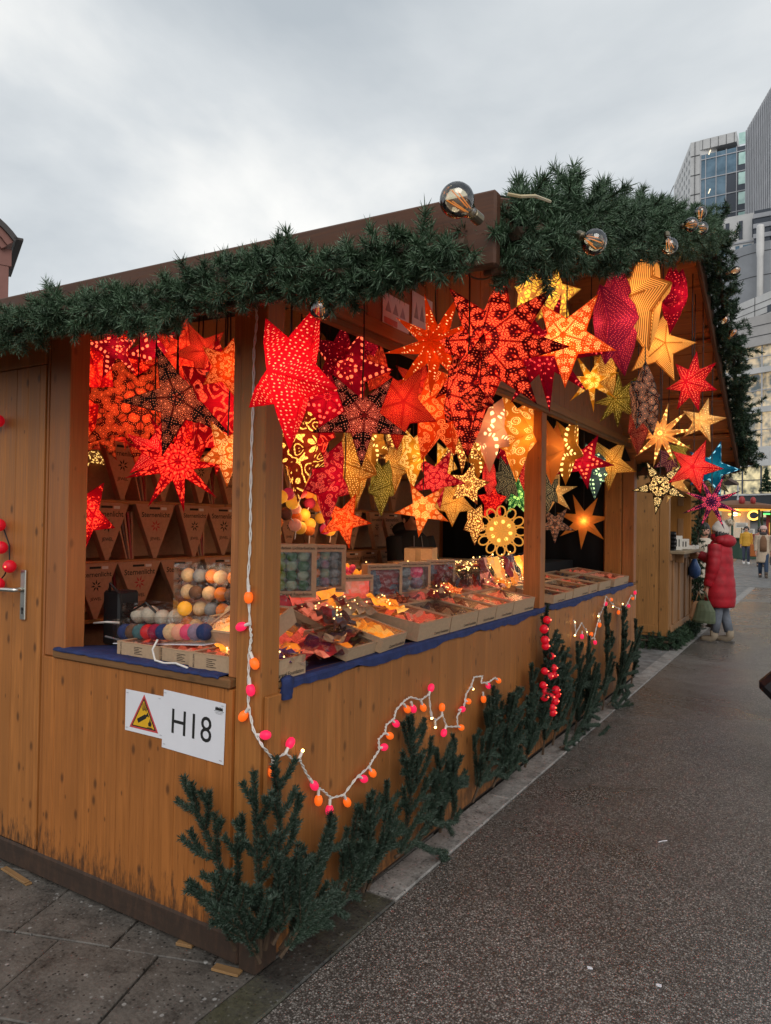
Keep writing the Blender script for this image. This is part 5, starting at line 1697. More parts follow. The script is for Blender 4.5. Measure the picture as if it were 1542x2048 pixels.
def cables():
    def sag(pts, label, r=0.005):
        P = []
        for i in range(len(pts) - 1):
            a = Vector(pts[i]); b = Vector(pts[i + 1])
            for k in range(8):
                t = k / 8
                q = a.lerp(b, t); q.z -= 0.16 * (b - a).length * 4 * t * (1 - t) * 0.5
                P.append(q)
        P.append(Vector(pts[-1]))
        o = link('cable', MB().tube([p - P[0] for p in P], r, 5).mesh('cable', M_cable, True), None, P[0])
        tag(o, label, 'cable')
    sag([(0.100, 0.225, 2.423), (0.100, 0.373, 2.570), (0.120, 0.566, 2.641), (0.120, 0.847, 2.759)], 'black cable sagging over the gable boards left of the notices')
    sag([(0.300, 0.766, 2.703), (0.300, 0.887, 2.734), (0.300, 0.990, 2.784), (0.300, 1.337, 2.861), (0.340, 1.537, 2.978), (0.340, 1.666, 3.046)], 'black cable looped under the roof above the huge flower lantern')
    sag([(0.450, 3.471, 3.472), (0.163, 5.600, 3.214), (0.581, 5.600, 3.223), (0.668, 5.000, 3.407), (0.461, 5.000, 3.466)], 'black cable tacked to the roof boards behind the scarlet lantern', 0.007)
    sag([(0.235, 5.750, 2.925), (0.263, 5.750, 3.052), (0.411, 5.700, 3.117)], 'short black cable loop on the roof boards left of the scarlet lantern', 0.008)


pw = [(1.180, -0.650, 2.274), (1.200, -0.634, 2.271), (1.210, -0.576, 2.293), (1.200, -0.453, 2.332)]
o = link('wire', MB().tube([Vector(q) - Vector(pw[0]) for q in pw], 0.0035, 5).mesh('wire', mat_plain('pale_wire', (0.50, 0.40, 0.22), .4)), None, pw[0])
tag(o, 'pale wire lying over the top of the near gable garland', 'wire')
cables()


# ------------------------------------------------------------------ goods on the counter
def ball_col(name, c, e=0.0):
    return mat_emit('cotton_' + name, c, e, c) if e else mat_plain('cotton_' + name, c, 0.85, var=0.15, scale=90, bump=0.3)


CB = {
    'white': ball_col('white', (0.62, 0.55, 0.44)), 'cream': ball_col('cream', (0.70, 0.48, 0.26)), 'orange': ball_col('orange', (0.70, 0.20, 0.03)),
    'amber': ball_col('amber', (0.85, 0.38, 0.03), 0.35), 'yellow': ball_col('yellow', (0.80, 0.40, 0.04), 0.12), 'pink': ball_col('pink', (0.72, 0.06, 0.14), 0.12), 'red': ball_col('red', (0.50, 0.015, 0.02), 0.12),
    'crimson': ball_col('crimson', (0.30, 0.01, 0.05)), 'green': ball_col('green', (0.035, 0.14, 0.045)), 'lime': ball_col('lime', (0.20, 0.26, 0.04)), 'mint': ball_col('mint', (0.30, 0.40, 0.28)),
    'teal': ball_col('teal', (0.06, 0.14, 0.15)), 'grey': ball_col('grey', (0.24, 0.25, 0.26)), 'lilac': ball_col('lilac', (0.32, 0.22, 0.30)), 'blue': ball_col('blue', (0.02, 0.04, 0.14)),
    'brown': ball_col('brown', (0.14, 0.07, 0.04)), 'peach': ball_col('peach', (0.75, 0.32, 0.20), 0.10),
}
BALL_ME = {}


def ball_mesh(r, col):
    k = (r, col)
    if k not in BALL_ME:
        BALL_ME[k] = MB().ball((0, 0, 0), r, 12, 8).mesh('ball', CB[col], True)
    return BALL_ME[k]


def balls(parent, pts, r, cols, name='cotton_ball'):
    for i, p in enumerate(pts):
        o = link(name, ball_mesh(r, cols[i % len(cols)]), parent, p, (random.random(), random.random(), random.random()))
        s = random.uniform(0.93, 1.05); o.scale = (s, s, s)


def crumple(w, h, d, n, mat, name, seed=0, cols=None):
    """A heap of folded paper stars and bags seen through film: uneven facets."""
    r_ = random.Random(seed)
    b = MB()
    nx, ny = n
    vs = []; fs = []
    for i in range(nx + 1):
        for j in range(ny + 1):
            vs.append(((i / nx - .5) * w, (j / ny - .5) * h, r_.uniform(0.2, 1) * d))
    for i in range(nx):
        for j in range(ny):
            a = i * (ny + 1) + j
            q = (a, a + ny + 1, a + ny + 2, a + 1)
            if (i + j) % 2: fs += [(q[0], q[1], q[2]), (q[0], q[2], q[3])]
            else: fs += [(q[0], q[1], q[3]), (q[1], q[2], q[3])]
    cell = {}
    mi = []
    for i in range(nx):
        for j in range(ny):
            k = ((i + r_.randint(0, 1)) // 3, (j + r_.randint(0, 1)) // 3)
            cell.setdefault(k, r_.randrange(len(mat)))
            mi += [cell[k], cell[k]]
    b.v = vs; b.f = fs; b.mi = mi
    return b.mesh(name, mat, True)


M_goods = {  # coral and amber tissues emit: the counter's warm glow is put into the paper
    'pink': [mat_emit('tissue_coral', (0.80, 0.08, 0.04), 0.55, (0.75, 0.16, 0.12)), mat_emit('tissue_rose', (0.8, 0.16, 0.08), 0.42, (0.70, 0.28, 0.20)), mat_emit('tissue_blush', (0.8, 0.26, 0.15), .32, (0.62, 0.34, 0.25)), mat_plain('tissue_maroon', (0.30, 0.03, 0.03), 0.6)],
    'amber': [mat_emit('tissue_amber', (1.0, 0.30, 0.02), 0.85, (0.85, 0.36, 0.04)), mat_emit('tissue_gold', (1.0, 0.45, 0.08), 0.6, (0.85, 0.48, 0.12)), mat_emit('tissue_honey', (1.0, 0.24, 0.02), 0.55, (0.75, 0.25, 0.02))],
    'mixed': [mat_plain('tissue_plum', (0.10, 0.03, 0.12), 0.6), MATS['tissue_coral'], MATS['tissue_honey'], mat_plain('tissue_scarlet', (0.55, 0.04, 0.05), 0.6), mat_plain('tissue_violet', (0.16, 0.08, 0.26), 0.6), MATS['tissue_rose']],
    'dark': [MATS['tissue_maroon'], mat_plain('tissue_umber', (0.10, 0.04, 0.03), 0.6), mat_plain('tissue_slate', (0.10, 0.10, 0.14), 0.6), mat_plain('tissue_sand', (0.5, 0.35, 0.22), 0.6)],
    'paisley': [mat_plain('paisley_gold', (0.55, 0.36, 0.14), 0.6), MATS['tissue_maroon'], MATS['tissue_umber'], MATS['tissue_sand']],
}


def tray_box(w, d, h, goods, seed=1, front_text=None, border=0.012, film=True):
    """Shallow kraft carton, open top with a film window. Local: x across, y depth (front at y=0), z up."""
    root = None
    def make(s):
        b = MB(); t = 0.004
        b.box((0, 0, 0), (w, t, h)).box((0, d - t, 0), (w, d, h)).box((0, t, 0), (t, d - t, h)).box((w - t, t, 0), (w, d - t, h)).box((t, t, 0), (w - t, d - t, 0.004))
        part('carton', b, M_kraft, s)
        lid = MB()
        lid.box((-.001, -.001, h), (w + .001, border, h + .003)).box((-.001, d - border, h), (w + .001, d + .001, h + .003)).box((-.001, border, h), (border, d - border, h + .003)).box((w - border, border, h), (w + .001, d - border, h + .003))
        part('lid_frame', lid, M_kraft, s)
        me = crumple(w - 0.012, d - 0.012, h - 0.004, (9, 9), M_goods[goods], 'contents', seed)
        o = part('contents', me, None, s); o.location = (w / 2, d / 2, 0.006)
        if film:
            part('film_window', bx((border, border, h - 0.0010), (w - border, d - border, h)), M_film, s)
        if front_text:
            tm = text_mesh(front_text, 0.021, M_print, 'RIGHT', bold=True)
            o = part('print', tm, None, s); o.matrix_local = frame((w - 0.012, -0.0008, h * 0.24), (1, 0, 0), (0, 0, 1))
    return make


def window_box(w, h, d, border=0.03, head='Caravel Foundation Lichterketten', foot=None, contents=None):
    """Upright carton with a window. Local: x across, z up, front at y=0 facing -y."""
    def make(s):
        b = MB(); t = 0.004
        b.box((0, d - t, 0), (w, d, h)).box((0, t, 0), (t, d - t, h)).box((w - t, t, 0), (w, d - t, h)).box((t, t, 0), (w - t, d - t, t)).box((t, t, h - t), (w - t, d - t, h))
        part('carton', b, M_kraft, s)
        f = MB()
        f.box((0, 0, 0), (w, t, border * 1.0)).box((0, 0, h - border * 1.25), (w, t, h)).box((0, 0, border), (border * .8, t, h - border * 1.25)).box((w - border * .8, 0, border), (w, t, h - border * 1.25))
        part('window_frame', f, M_kraft, s)
        part('film_window', bx((border * .8, 0.001, border), (w - border * .8, 0.002, h - border * 1.25)), M_film, s)
        tm = text_mesh(head, w * 0.068, M_print, 'CENTER', bold=True)
        o = part('print', tm, None, s); o.matrix_local = frame((w / 2, -0.0008, h - border * .62), (1, 0, 0), (0, 0, 1))
        if foot:
            tm = text_mesh(foot, w * 0.068, M_print, 'RIGHT', bold=True)
            o = part('print', tm, None, s); o.matrix_local = frame((w - 0.02, -0.0008, border * .5), (1, 0, 0), (0, 0, 1))
        if contents:
            contents(s, w, h, d, border)
    return make


def ball_grid(cols, nx, nz, r):
    def fill(s, w, h, d, b):
        pts = []
        for j in range(nz):
            for i in range(nx):
                pts.append((b + (w - 2 * b) * (i + .5) / nx, 0.012 + r, b + (h - 2.2 * b) * (j + .5) / nz))
        balls(s, pts, r, cols)
    return fill


def crumple_fill(goods, seed):
    def fill(s, w, h, d, b):
        me = crumple(w - .02, h - .02, d * .6, (7, 9), [M_goods[goods][0]] * 4 + M_goods[goods][1:3], 'contents', seed)
        o = part('contents', me, None, s)
        o.matrix_local = frame((w / 2, d * .75, h / 2), (1, 0, 0), (0, 0, 1))
    return fill


def put(make, name, label, cat, loc, rz=0, group=None, rx=0.0, ry=0.0):
    s = thing(name, label, cat, loc, 0, group, rot=(rx, ry, rz))
    make(s)
    return s


def lamp_(parent, p, watts, col=(1.0, 0.60, 0.25)):
    L = bpy.data.lights.new('lamp_glow', 'POINT')
    L.energy = watts; L.color = col; L.shadow_soft_size = 0.12
    o = bpy.data.objects.new('lamp_glow', L); COL.objects.link(o); o.parent = parent; o.location = p


def counter_goods():
    Z = 1.0215
    F = PI / 2                               # front of a tray turned towards the street (+x)
    G = 'kraft trays of string lights on the front counter'
    # front row along the street edge (turned so that local -y looks to +x)
    row = [(1.19, 1.55, 'pink', 'first kraft tray in the flat row right of the tilted amber tray'), (1.56, 1.91, 'dark', 'second kraft tray in the flat row on the front counter'),
           (1.92, 2.185, 'pink', 'third kraft tray in the flat row on the front counter'), (2.195, 2.475, 'pink', 'fourth kraft tray in the flat row on the front counter'), (2.485, 2.88, 'pink', 'last kraft tray of the flat row before the middle post')]
    for i, (a, b, gk, lab) in enumerate(row):
        put(tray_box(b - a - 0.004, 0.30, 0.088, gk, i + 3, 'Caravel Foundation'), 'light_tray', lab, 'box', (-0.018, a, Z), F, G, rx=math.radians(9))
    row2 = [(1.30, 1.72), (1.74, 2.10), (2.12, 2.50), (2.52, 2.90)]
    for i, (a, b) in enumerate(row2):
        put(tray_box(b - a, 0.19, 0.088, 'pink', i + 13), 'light_tray', ['first', 'second', 'third', 'fourth'][i] + ' kraft tray in the back row behind the flat front row', 'box', (-0.32, a, Z + 0.048), F, G, rx=math.radians(9))
    row3 = [(3.32, 3.60, 'dark'), (3.62, 3.80, 'pink'), (3.83, 4.26, 'dark'), (4.28, 4.54, 'pink'), (4.62, 5.02, 'dark'), (5.16, 5.76, 'pink')]
    nm = ['first kraft tray right of the middle post', 'narrow kraft tray right of the middle post', 'third kraft tray in the second bay', 'fourth kraft tray in the second bay', 'fifth kraft tray in the second bay', 'long kraft tray at the far end of the counter']
    for i, (a, b, gk) in enumerate(row3):
        put(tray_box(b - a, 0.30, 0.062 if i < 2 else 0.075, gk, i + 23, 'Caravel Foundation' if b - a > .25 else None), 'light_tray', nm[i], 'box', (-0.02, a, Z), F, G, rx=math.radians(7))
        put(tray_box(b - a, 0.24, 0.075, 'pink' if i % 2 else 'dark', i + 33), 'light_tray', ['first', 'second', 'third', 'fourth', 'fifth', 'last'][i] + ' kraft tray in the back row right of the middle post', 'box', (-0.325, a, Z + 0.037), F, G, rx=math.radians(7))
    # tilted trays left of the flat row
    put(tray_box(0.27, 0.24, 0.062, 'amber', 41, 'Caravel Foundation'), 'light_tray', 'tilted kraft tray glowing amber at the counter edge', 'box', (0.002, 0.80, Z + 0.004), F + 0.10, G, rx=math.radians(15))
    put(tray_box(0.25, 0.24, 0.05, 'paisley', 42), 'light_tray', 'kraft tray with gold paisley paper between the amber tray and the leaf bag', 'box', (-0.012, 0.55, Z + 0.004), F + 0.05, G, rx=math.radians(15))
    put(tray_box(0.22, 0.24, 0.06, 'amber', 43), 'light_tray', 'kraft tray with amber lights behind the tilted amber one', 'box', (-0.27, 0.98, Z + 0.07), F + 0.2, G, rx=math.radians(14))
    for i in range(4):
        put(tray_box(0.20, 0.26, 0.050, ['paisley', 'amber', 'dark', 'pink'][i], 51 + i), 'light_tray', ['first leaning kraft tray beside the corner post', 'second leaning kraft tray beside the corner post', 'third leaning kraft tray with dark red paper', 'fourth leaning kraft tray with coral paper'][i], 'box',
            (-0.30 + 0.02 * i, 0.30 + 0.15 * i, Z + 0.035), F + 0.25, G, rx=math.radians(24))
    put(tray_box(0.16, 0.14, 0.072, 'pink', 61, 'Caravel Foundation'), 'light_tray', 'small white fronted tray right at the corner post', 'box', (-0.015, 0.115, Z), F, G)
    # bag of coloured paper leaves
    s = thing('leaf_bag', 'clear bag of orange and violet paper leaves beside the corner post', 'bag', (-0.15, 0.42, Z + 0.035), rot=(0, math.radians(12), 0))
    me = crumple(0.26, 0.36, 0.07, (7, 9), M_goods['mixed'], 'paper_leaves', 5); part('paper_leaves', me, None, s)
    part('bag_film', crumple(0.30, 0.40, 0.10, (8, 10), [M_cello], 'bag_film', 6), None, s)
    s = thing('leaf_bag', 'clear bag with a dark brown paper star lying on the paisley tray', 'bag', (-0.10, 0.66, Z + 0.065), 0.3)
    part('paper_star', crumple(0.12, 0.26, 0.05, (4, 6), M_goods['dark'], 'paper_star', 8), None, s)
    part('bag_film', crumple(0.16, 0.30, 0.07, (5, 7), [M_cello], 'bag_film', 9), None, s)
    # upright boxes on the step
    U = PI / 2 - 0.32
    put(window_box(0.30, 0.265, 0.09, 0.032, foot='Caravel Foundation', contents=ball_grid(['green', 'lime', 'mint', 'green', 'teal', 'lime', 'green', 'mint'], 4, 4, 0.031)), 'ball_light_box', 'upright kraft box with sixteen green cotton balls behind its window', 'box', (-0.66, 0.70, 1.24), U - .5)
    put(window_box(0.27, 0.255, 0.09, 0.030, foot='Caravel Foundation', contents=ball_grid(['grey', 'teal', 'lilac', 'grey', 'brown', 'orange', 'mint', 'grey'], 4, 4, 0.028)), 'ball_light_box', 'upright kraft box with grey and teal cotton balls beside the green one', 'box', (-0.66, 1.02, 1.24), U - .4)
    T = PI / 2 - 0.45
    zz = 1.088
    put(window_box(0.22, 0.23, 0.07, 0.026, contents=crumple_fill('pink', 71)), 'star_light_box', 'upright kraft box with a coral paper star, first of the four in the middle', 'box', (-0.575, 1.30, zz), T)
    put(window_box(0.25, 0.28, 0.07, 0.026, contents=crumple_fill('dark', 72)), 'star_light_box', 'upright kraft box with a crimson bag in its window, second of the four', 'box', (-0.585, 1.60, zz), T)
    put(window_box(0.25, 0.28, 0.07, 0.026, contents=ball_grid(['grey', 'cream', 'grey', 'lilac', 'grey', 'pink'], 2, 3, 0.045)), 'ball_light_box', 'upright kraft box with large grey and cream balls, third of the four', 'box', (-0.585, 1.97, zz), T)
    put(window_box(0.25, 0.28, 0.07, 0.026, contents=crumple_fill('dark', 74)), 'star_light_box', 'upright kraft box behind the small orange star, last of the four', 'box', (-0.585, 2.34, zz), T)
    # small sample stars in front of them
    for (p, R, mk, lab) in (((-0.36, 1.62, 1.17), 0.085, 'black_wheel', 'small black dotted paper star lying in front of the crimson box'), ((-0.34, 2.28, 1.17), 0.10, 'orange_flower', 'small orange patterned paper star in front of the last upright box'), ((-0.33, 1.10, 1.14), 0.09, 'pale_mosaic', 'small white and black paper star leaning before the coral box')):
        s = thing('sample_star', lab, 'paper star', p, 0, rot=(math.radians(-50), 0, 1.2))
        me = star_mesh(R, 5, 0.36, 0.25, SM[mk], int(R * 1000)); part('paper_star', me, None, s)
    # stuff bags under the step boxes
    cols = ['tissue_honey', 'tissue_amber', 'tissue_scarlet', 'tissue_violet', 'tissue_coral', 'tissue_gold']
    for i, (y, gk, lab) in enumerate(((0.66, 'mixed', 'film bag of violet and orange paper stars under the green ball box'), (0.93, 'pink', 'film bag of coral paper stars under the grey ball box'), (1.16, 'amber', 'film bag of amber paper stars left of the upright coral box'))):
        s = thing('star_bag', lab, 'bag', (-0.52, y, Z + 0.12), rot=(0, math.radians(62), 0), group='film bags of paper stars')
        part('paper_stars', crumple(0.22, 0.24, 0.06, (5, 5), M_goods[gk], 'paper_stars', 80 + i), None, s)
        part('bag_film', crumple(0.24, 0.26, 0.09, (6, 6), [M_cello], 'bag_film', 90 + i), None, s)
    # red and yellow berry lights on the step
    s = thing('berry_light_pack', 'clear pack of red and yellow berry lights on the step behind the coral box', 'pack', (-0.80, 1.68, 1.245))
    part('clear_pack', bx((-0.12, -0.17, 0), (0.10, 0.17, 0.125)), M_film, s)
    pts = [(random.uniform(-.09, .08), random.uniform(-.15, .15), random.uniform(.02, .10)) for _ in range(46)]
    pts.sort(key=lambda p: p[1])
    for i, p in enumerate(pts):
        o = link('berry', ball_mesh(0.021, 'red' if i < 14 else ('pink' if i < 30 else 'amber')), s, p)
    lamp_(s, (0.05, 0, 0.22), 1.5, (1.0, 0.4, 0.15))
    # heaps of fairy lights
    for i, (y0, y1, x, z, n, lab) in enumerate(((1.95, 3.0, -0.80, 1.245, 150, 'heap of warm white fairy lights along the step before the vendor'), (3.0, 4.3, -0.74, 1.25, 190, 'heap of golden fairy lights on the step below the paper snowflake'), (3.45, 4.3, -0.50, 1.10, 90, 'tangle of fairy lights behind the trays right of the middle post'))):
        s = thing('fairy_lights', lab, 'fairy lights', (x, (y0 + y1) / 2, z))
        b = MB()
        pts = [Vector((random.gauss(0, .05), random.uniform(-.5, .5) * (y1 - y0), abs(random.gauss(0.02, .035)))) for _ in range(n)]
        for p in pts:
            b.ball(p, random.uniform(.004, .007), 5, 4)
        part('lamps', b, mat_emit('fairy_lamp', (1.0, 0.62, 0.20), 4.0), s, kind='stuff')
        b = MB()
        pts.sort(key=lambda p: p.y + random.gauss(0, .06))
        b.tube(pts, 0.0022, 4, cap=False)
        lamp_(s, (0.02, 0, 0.16), 3.2)
        part('wire', b, mat_plain('copper_wire', (0.45, 0.25, 0.10), 0.4, 0.6), s, kind='stuff')
        me = crumple(0.18, y1 - y0, 0.05, (4, 12), M_goods['paisley'] + [M_goods['amber'][2]], 'wrapping', 100 + i)
        part('wrapping', me, None, s)
    # cellophane bags
    for i, y in enumerate((2.46, 2.66, 2.88)):
        s = thing('gift_bag', ['first', 'second', 'third'][i] + ' cellophane gift bag from the upright boxes, tied at the top', 'bag', (-0.46, y, Z + 0.09), group='cellophane gift bags')
        prof = [(0.02, 0.0), (0.066, 0.004), (0.074, 0.07), (0.070, 0.13), (0.034, 0.185), (0.014, 0.205), (0.032, 0.24), (0.040, 0.25)]
        part('bag_film', MB().lathe(prof, 14), M_cello, s)
        part('filling', crumple(0.10, 0.10, 0.15, (4, 4), M_goods['dark'], 'filling', 110 + i), None, s)
        part('tie', MB().lathe([(0.016, 0.198), (0.018, 0.20), (0.018, 0.208), (0.016, 0.21)], 10), MATS['red_print'], s)
    for i, (y, gk) in enumerate(((3.10, 'pink'), (3.34, 'amber'), (3.62, 'mixed'), (3.95, 'amber'))):
        s = thing('star_bag', ['crinkled bag of coral stars left of the middle post', 'crinkled bag of amber stars behind the middle post', 'crinkled bag of mixed stars behind the middle post', 'crinkled bag of amber stars right of the middle post'][i], 'bag', (-0.50, y, Z + 0.18), rot=(0, math.radians(66), 0), group='film bags of paper stars')
        part('paper_stars', crumple(0.30, 0.20, 0.07, (5, 4), M_goods[gk], 'paper_stars', 120 + i), None, s)
        part('bag_film', crumple(0.32, 0.22, 0.10, (6, 5), [M_cello], 'bag_film', 130 + i), None, s)
    # small goods strewn over the near part of the counter
    bits = [((-0.30, 0.24, .05), 'amber', 'small amber film bag nearest the corner post'), ((-0.42, 0.42, .06), 'mixed', 'small bag of violet and orange paper beside the leaning trays'), ((-0.22, 0.74, .13), 'dark', 'dark film wrapped paper star on the tilted trays'),
            ((-0.40, 0.86, .13), 'pink', 'coral film bag between the leaning trays and the green ball box'), ((-0.33, 1.05, .15), 'paisley', 'gold patterned paper bag on the amber tray'), ((-0.50, 0.52, .14), 'amber', 'amber paper bag under the green ball box'),
            ((-0.28, 1.30, .14), 'amber', 'amber film bag lying on the first back tray'), ((-0.30, 1.95, .15), 'paisley', 'gold patterned bag lying on the third back tray'), ((-0.42, 2.36, .13), 'mixed', 'violet film bag beside the cellophane bags'), ((-0.40, 3.02, .12), 'pink', 'coral film bag left of the middle post'),
            ((-0.45, 3.30, .12), 'amber', 'amber film bag right behind the middle post'), ((-0.12, 0.24, .05), 'mixed', 'orange and plum paper bag on the white fronted tray')]
    for i, (q, gk, lab) in enumerate(bits):
        s = thing('star_bag', lab, 'bag', (q[0], q[1], Z + q[2]), rot=(random.uniform(-.2, .2), math.radians(random.uniform(12, 28)), random.uniform(-.6, .6)), group='film bags of paper stars')
        part('paper_stars', crumple(0.15, 0.20, 0.05, (7, 8), M_goods[gk], 'paper_stars', 150 + i), None, s)
        part('bag_film', crumple(0.17, 0.23, 0.065, (6, 7), [M_cello], 'bag_film', 170 + i), None, s)
        b = MB()
        for _ in range(7): b.ball((random.uniform(-.06, .06), random.uniform(-.08, .08), random.uniform(.03, .06)), .0035, 5, 4)
        part('lamps', b, MATS['fairy_lamp'], s, kind='stuff')
    # cardboard boxes behind the vendor's step
    for (p, q, rz, lab) in (((-1.0, 3.02, 1.16), (0.13, 0.19, 0.12), .3, 'lower kraft box of the pile beside the vendor'), ((-1.02, 3.06, 1.283), (0.11, 0.16, 0.14), .35, 'upper kraft box of the pile beside the vendor'), ((-0.98, 3.28, 1.16), (0.10, 0.13, 0.10), -.2, 'small kraft box right of the pile beside the vendor'), ((-1.35, 3.9, 1.16), (0.2, 0.5, 0.12), 0, 'long flat kraft box behind the fairy lights')):
        s = thing('carton', lab, 'box', p, rz)
        part('body', bx((-q[0], -q[1], 0), (q[0], q[1], q[2])), M_kraft, s, 0.003)
        part('tape', bx((-q[0] * .2, -q[1] - .0008, 0.0), (q[0] * .2, -q[1] + .001, q[2] + .001)), mat_plain('brown_tape', (0.22, 0.12, 0.05), 0.35), s)
    o = link('back_table', bx((-1.45, 0.9, 0.10), (-0.93, 5.9, 1.155)).mesh('back_table', M_kraft2))
    tag(o, 'dark covered table behind the display step inside the stall', 'table')
    # vendor's cotton balls hanging in the first bay
    k = 0
    allc = ['amber', 'orange', 'yellow', 'pink', 'amber', 'brown', 'peach', 'red', 'yellow', 'orange', 'crimson', 'amber']
    for i, (u, pts) in enumerate(((0, [(-0.800, 1.052, 1.750), (-0.800, 1.018, 1.611), (-0.800, 1.007, 1.554)]), (1, [(-0.800, 1.115, 1.769), (-0.800, 1.151, 1.723), (-0.800, 1.097, 1.658), (-0.800, 1.177, 1.598)]), (2, [(-0.850, 1.237, 1.689), (-0.850, 1.289, 1.788), (-0.850, 1.286, 1.581), (-0.850, 1.247, 1.640)]), (3, [(-0.900, 1.425, 1.791), (-0.900, 1.436, 1.729), (-0.900, 1.385, 1.657), (-0.900, 1.444, 1.604), (-0.900, 1.436, 1.568)]),
                               (4, [(-0.950, 1.565, 1.783), (-0.950, 1.577, 1.715), (-0.950, 1.616, 1.641), (-0.950, 1.665, 1.573), (-0.950, 1.718, 1.567)]), (5, [(-1.000, 1.454, 1.851), (-1.000, 1.517, 1.873), (-1.000, 1.701, 1.757)]))):
        s = thing('ball_strand', ['first', 'second', 'third', 'fourth', 'fifth', 'sixth'][i] + ' hanging strand of cotton ball lights from the corner post above the green ball box', 'ball lights', pts[0], 0, 'hanging strands of cotton ball lights')
        o = Vector(pts[0])
        b = MB().tube([Vector((0, 0, 0.55))] + [Vector(p) - o + Vector((.01, 0, 0)) for p in sorted(pts, key=lambda p: -p[2])] + [Vector(pts[-1]) - o - Vector((0, 0, .08))], 0.003, 5)
        part('cord', b, M_whitecable, s)
        if i == 3: lamp_(s, (0.1, -.1, -.1), 2.0)
        balls(s, [Vector(p) - o for p in pts], 0.037, [allc[(k + q) % 12] for q in range(len(pts))]); k += 3
    # --- left opening
    s = thing('ball_pack', 'clear pack of large white cotton balls at the left end of the counter', 'pack', (-0.93, 0.36, 1.012), 0.1)
    part('clear_pack', bx((-0.17, -0.08, 0), (0.17, 0.08, 0.21)), M_film, s)
    balls(s, [(-.115, -.03, .155), (-.045, -.03, .16), (.035, -.035, .15), (.115, -.03, .155), (-.09, -.03, .07), (-.01, -.03, .065), (.07, -.03, .07), (.12, -.02, .08)], 0.042, ['white'])
    part('cord', MB().tube([(-.03, -.075, .05), (.0, -.078, .10), (.04, -.078, .04), (.09, -.078, .12)], .004, 5), M_whitecable, s)
    s = thing('ball_pack', 'tall clear pack of orange, cream and brown cotton balls', 'pack', (-0.60, 0.40, 1.10), 0.12)
    part('clear_pack', bx((-0.20, -0.08, 0), (0.20, 0.08, 0.32)), M_film, s)
    pts = []
    for j in range(4):
        for i in range(6):
            pts.append((-.165 + i * .066, -.03 + random.uniform(-.02, .02), .04 + j * .075))
    balls(s, pts, 0.034, ['orange', 'cream', 'brown', 'cream', 'orange', 'brown', 'amber', 'cream', 'grey', 'orange', 'cream'])
    lamp_(s, (0.0, -0.12, 0.30), 1.2, (1.0, 0.62, 0.3))
    s = thing('ball_tube', 'long clear tube box of multicoloured cotton balls lying across the counter', 'pack', (-0.70, 0.17, 1.135), -0.02, rot=(0, math.radians(-5.5), -0.05))
    part('clear_box', bx((-0.30, -0.045, -0.045), (0.30, 0.045, 0.06)), M_film, s)
    part('white_base', bx((-0.30, -0.046, -0.049), (0.30, 0.046, -0.046)), M_white, s)
    balls(s, [(-.26 + i * .052, -.005, 0.0) for i in range(11)], 0.036, ['blue', 'brown', 'teal', 'red', 'crimson', 'blue', 'cream', 'peach', 'pink', 'lilac', 'blue'])
    for (p, w, d, h, gk, rz, tx, lab) in (((-0.86, 0.055, 1.041), 0.26, 0.20, 0.052, 'pink', 0.0, 'BIG LUSH', 'first kraft box under the clear tube box'), ((-0.62, 0.065, 1.041), 0.28, 0.20, 0.05, 'pink', -.03, None, 'second kraft box with coral paper under the clear tube box'),
                                         ((-0.40, 0.03, 1.041), 0.22, 0.22, 0.058, 'pink', .03, 'BIG LUSH', 'kraft box with coral paper nearest the corner post'), ((-0.20, 0.035, 1.041), 0.08, 0.2, 0.055, 'dark', 0, None, 'kraft box half hidden by the corner post')):
        s = put(tray_box(w, d, h, gk, int(-p[0] * 100)), 'light_tray', lab, 'box', p, rz, 'kraft boxes on the short counter')
        tm = text_mesh(tx or 'BIG LUSH', 0.012, M_print, bold=True)
        o = part('print', tm, None, s); o.matrix_local = frame((0.025, -0.0008, h * .5), (0, 0, 1), (-1, 0, 0))
        b = MB()
        for k in range(5):
            b.box((w * .42, -0.0008, h * .2 + k * h * .13), (w * .42 + (0.05, .035, .045, .03, .05)[k] , -0.0004, h * .2 + k * h * .13 + 0.0025))
        part('print_lines', b, M_print, s)
    s = put(tray_box(0.30, 0.24, 0.07, 'amber', 77, None), 'light_tray', 'tilted kraft box glowing amber beside the corner post in the left opening', 'box', (-0.46, 0.18, 1.10), 0.0, rx=math.radians(24))
    tm = text_mesh('Caravel Foundation Lichterketten', 0.014, M_print); o = part('print', tm, None, s); o.matrix_local = frame((0.15, 0.225, 0.0745), (1, 0, 0), (0, 1, 0))
    s = thing('star_bag', 'violet film bag with pink paper beside the corner post in the left opening', 'bag', (-0.36, 0.36, 1.245), rot=(math.radians(70), 0, 0.2))
    u_ = thing('carton', 'flat kraft box under the tall clear pack of cotton balls', 'box', (-0.53, 0.40, 1.0085))
    part('body', bx((-0.28, -0.10, 0), (0.28, 0.10, 0.09)), M_kraft, u_, 0.003)
    part('paper_stars', crumple(0.20, 0.28, 0.05, (4, 5), [mat_plain('tissue_mauve', (0.30, 0.08, 0.16), .6), MATS['tissue_violet'], MATS['tissue_maroon']], 'paper_stars', 140), None, s)
    part('bag_film', crumple(0.22, 0.30, 0.08, (6, 7), [M_cello], 'bag_film', 141), None, s)
    s = thing('power_strip', 'black power box with loose cables beside the door frame', 'power box', (-1.16, 0.34, 1.01))
    part('body', bx((-0.10, -0.06, 0), (0.02, 0.06, 0.26)), M_dark, s, 0.01)
    part('cable', MB().tube([(-.06, -.05, .25), (-.02, -.08, .30), (.04, -.07, .25), (.05, -.06, .15), (.20, -.05, .22), (.26, -.02, .16)], .006, 6), M_cable, s)
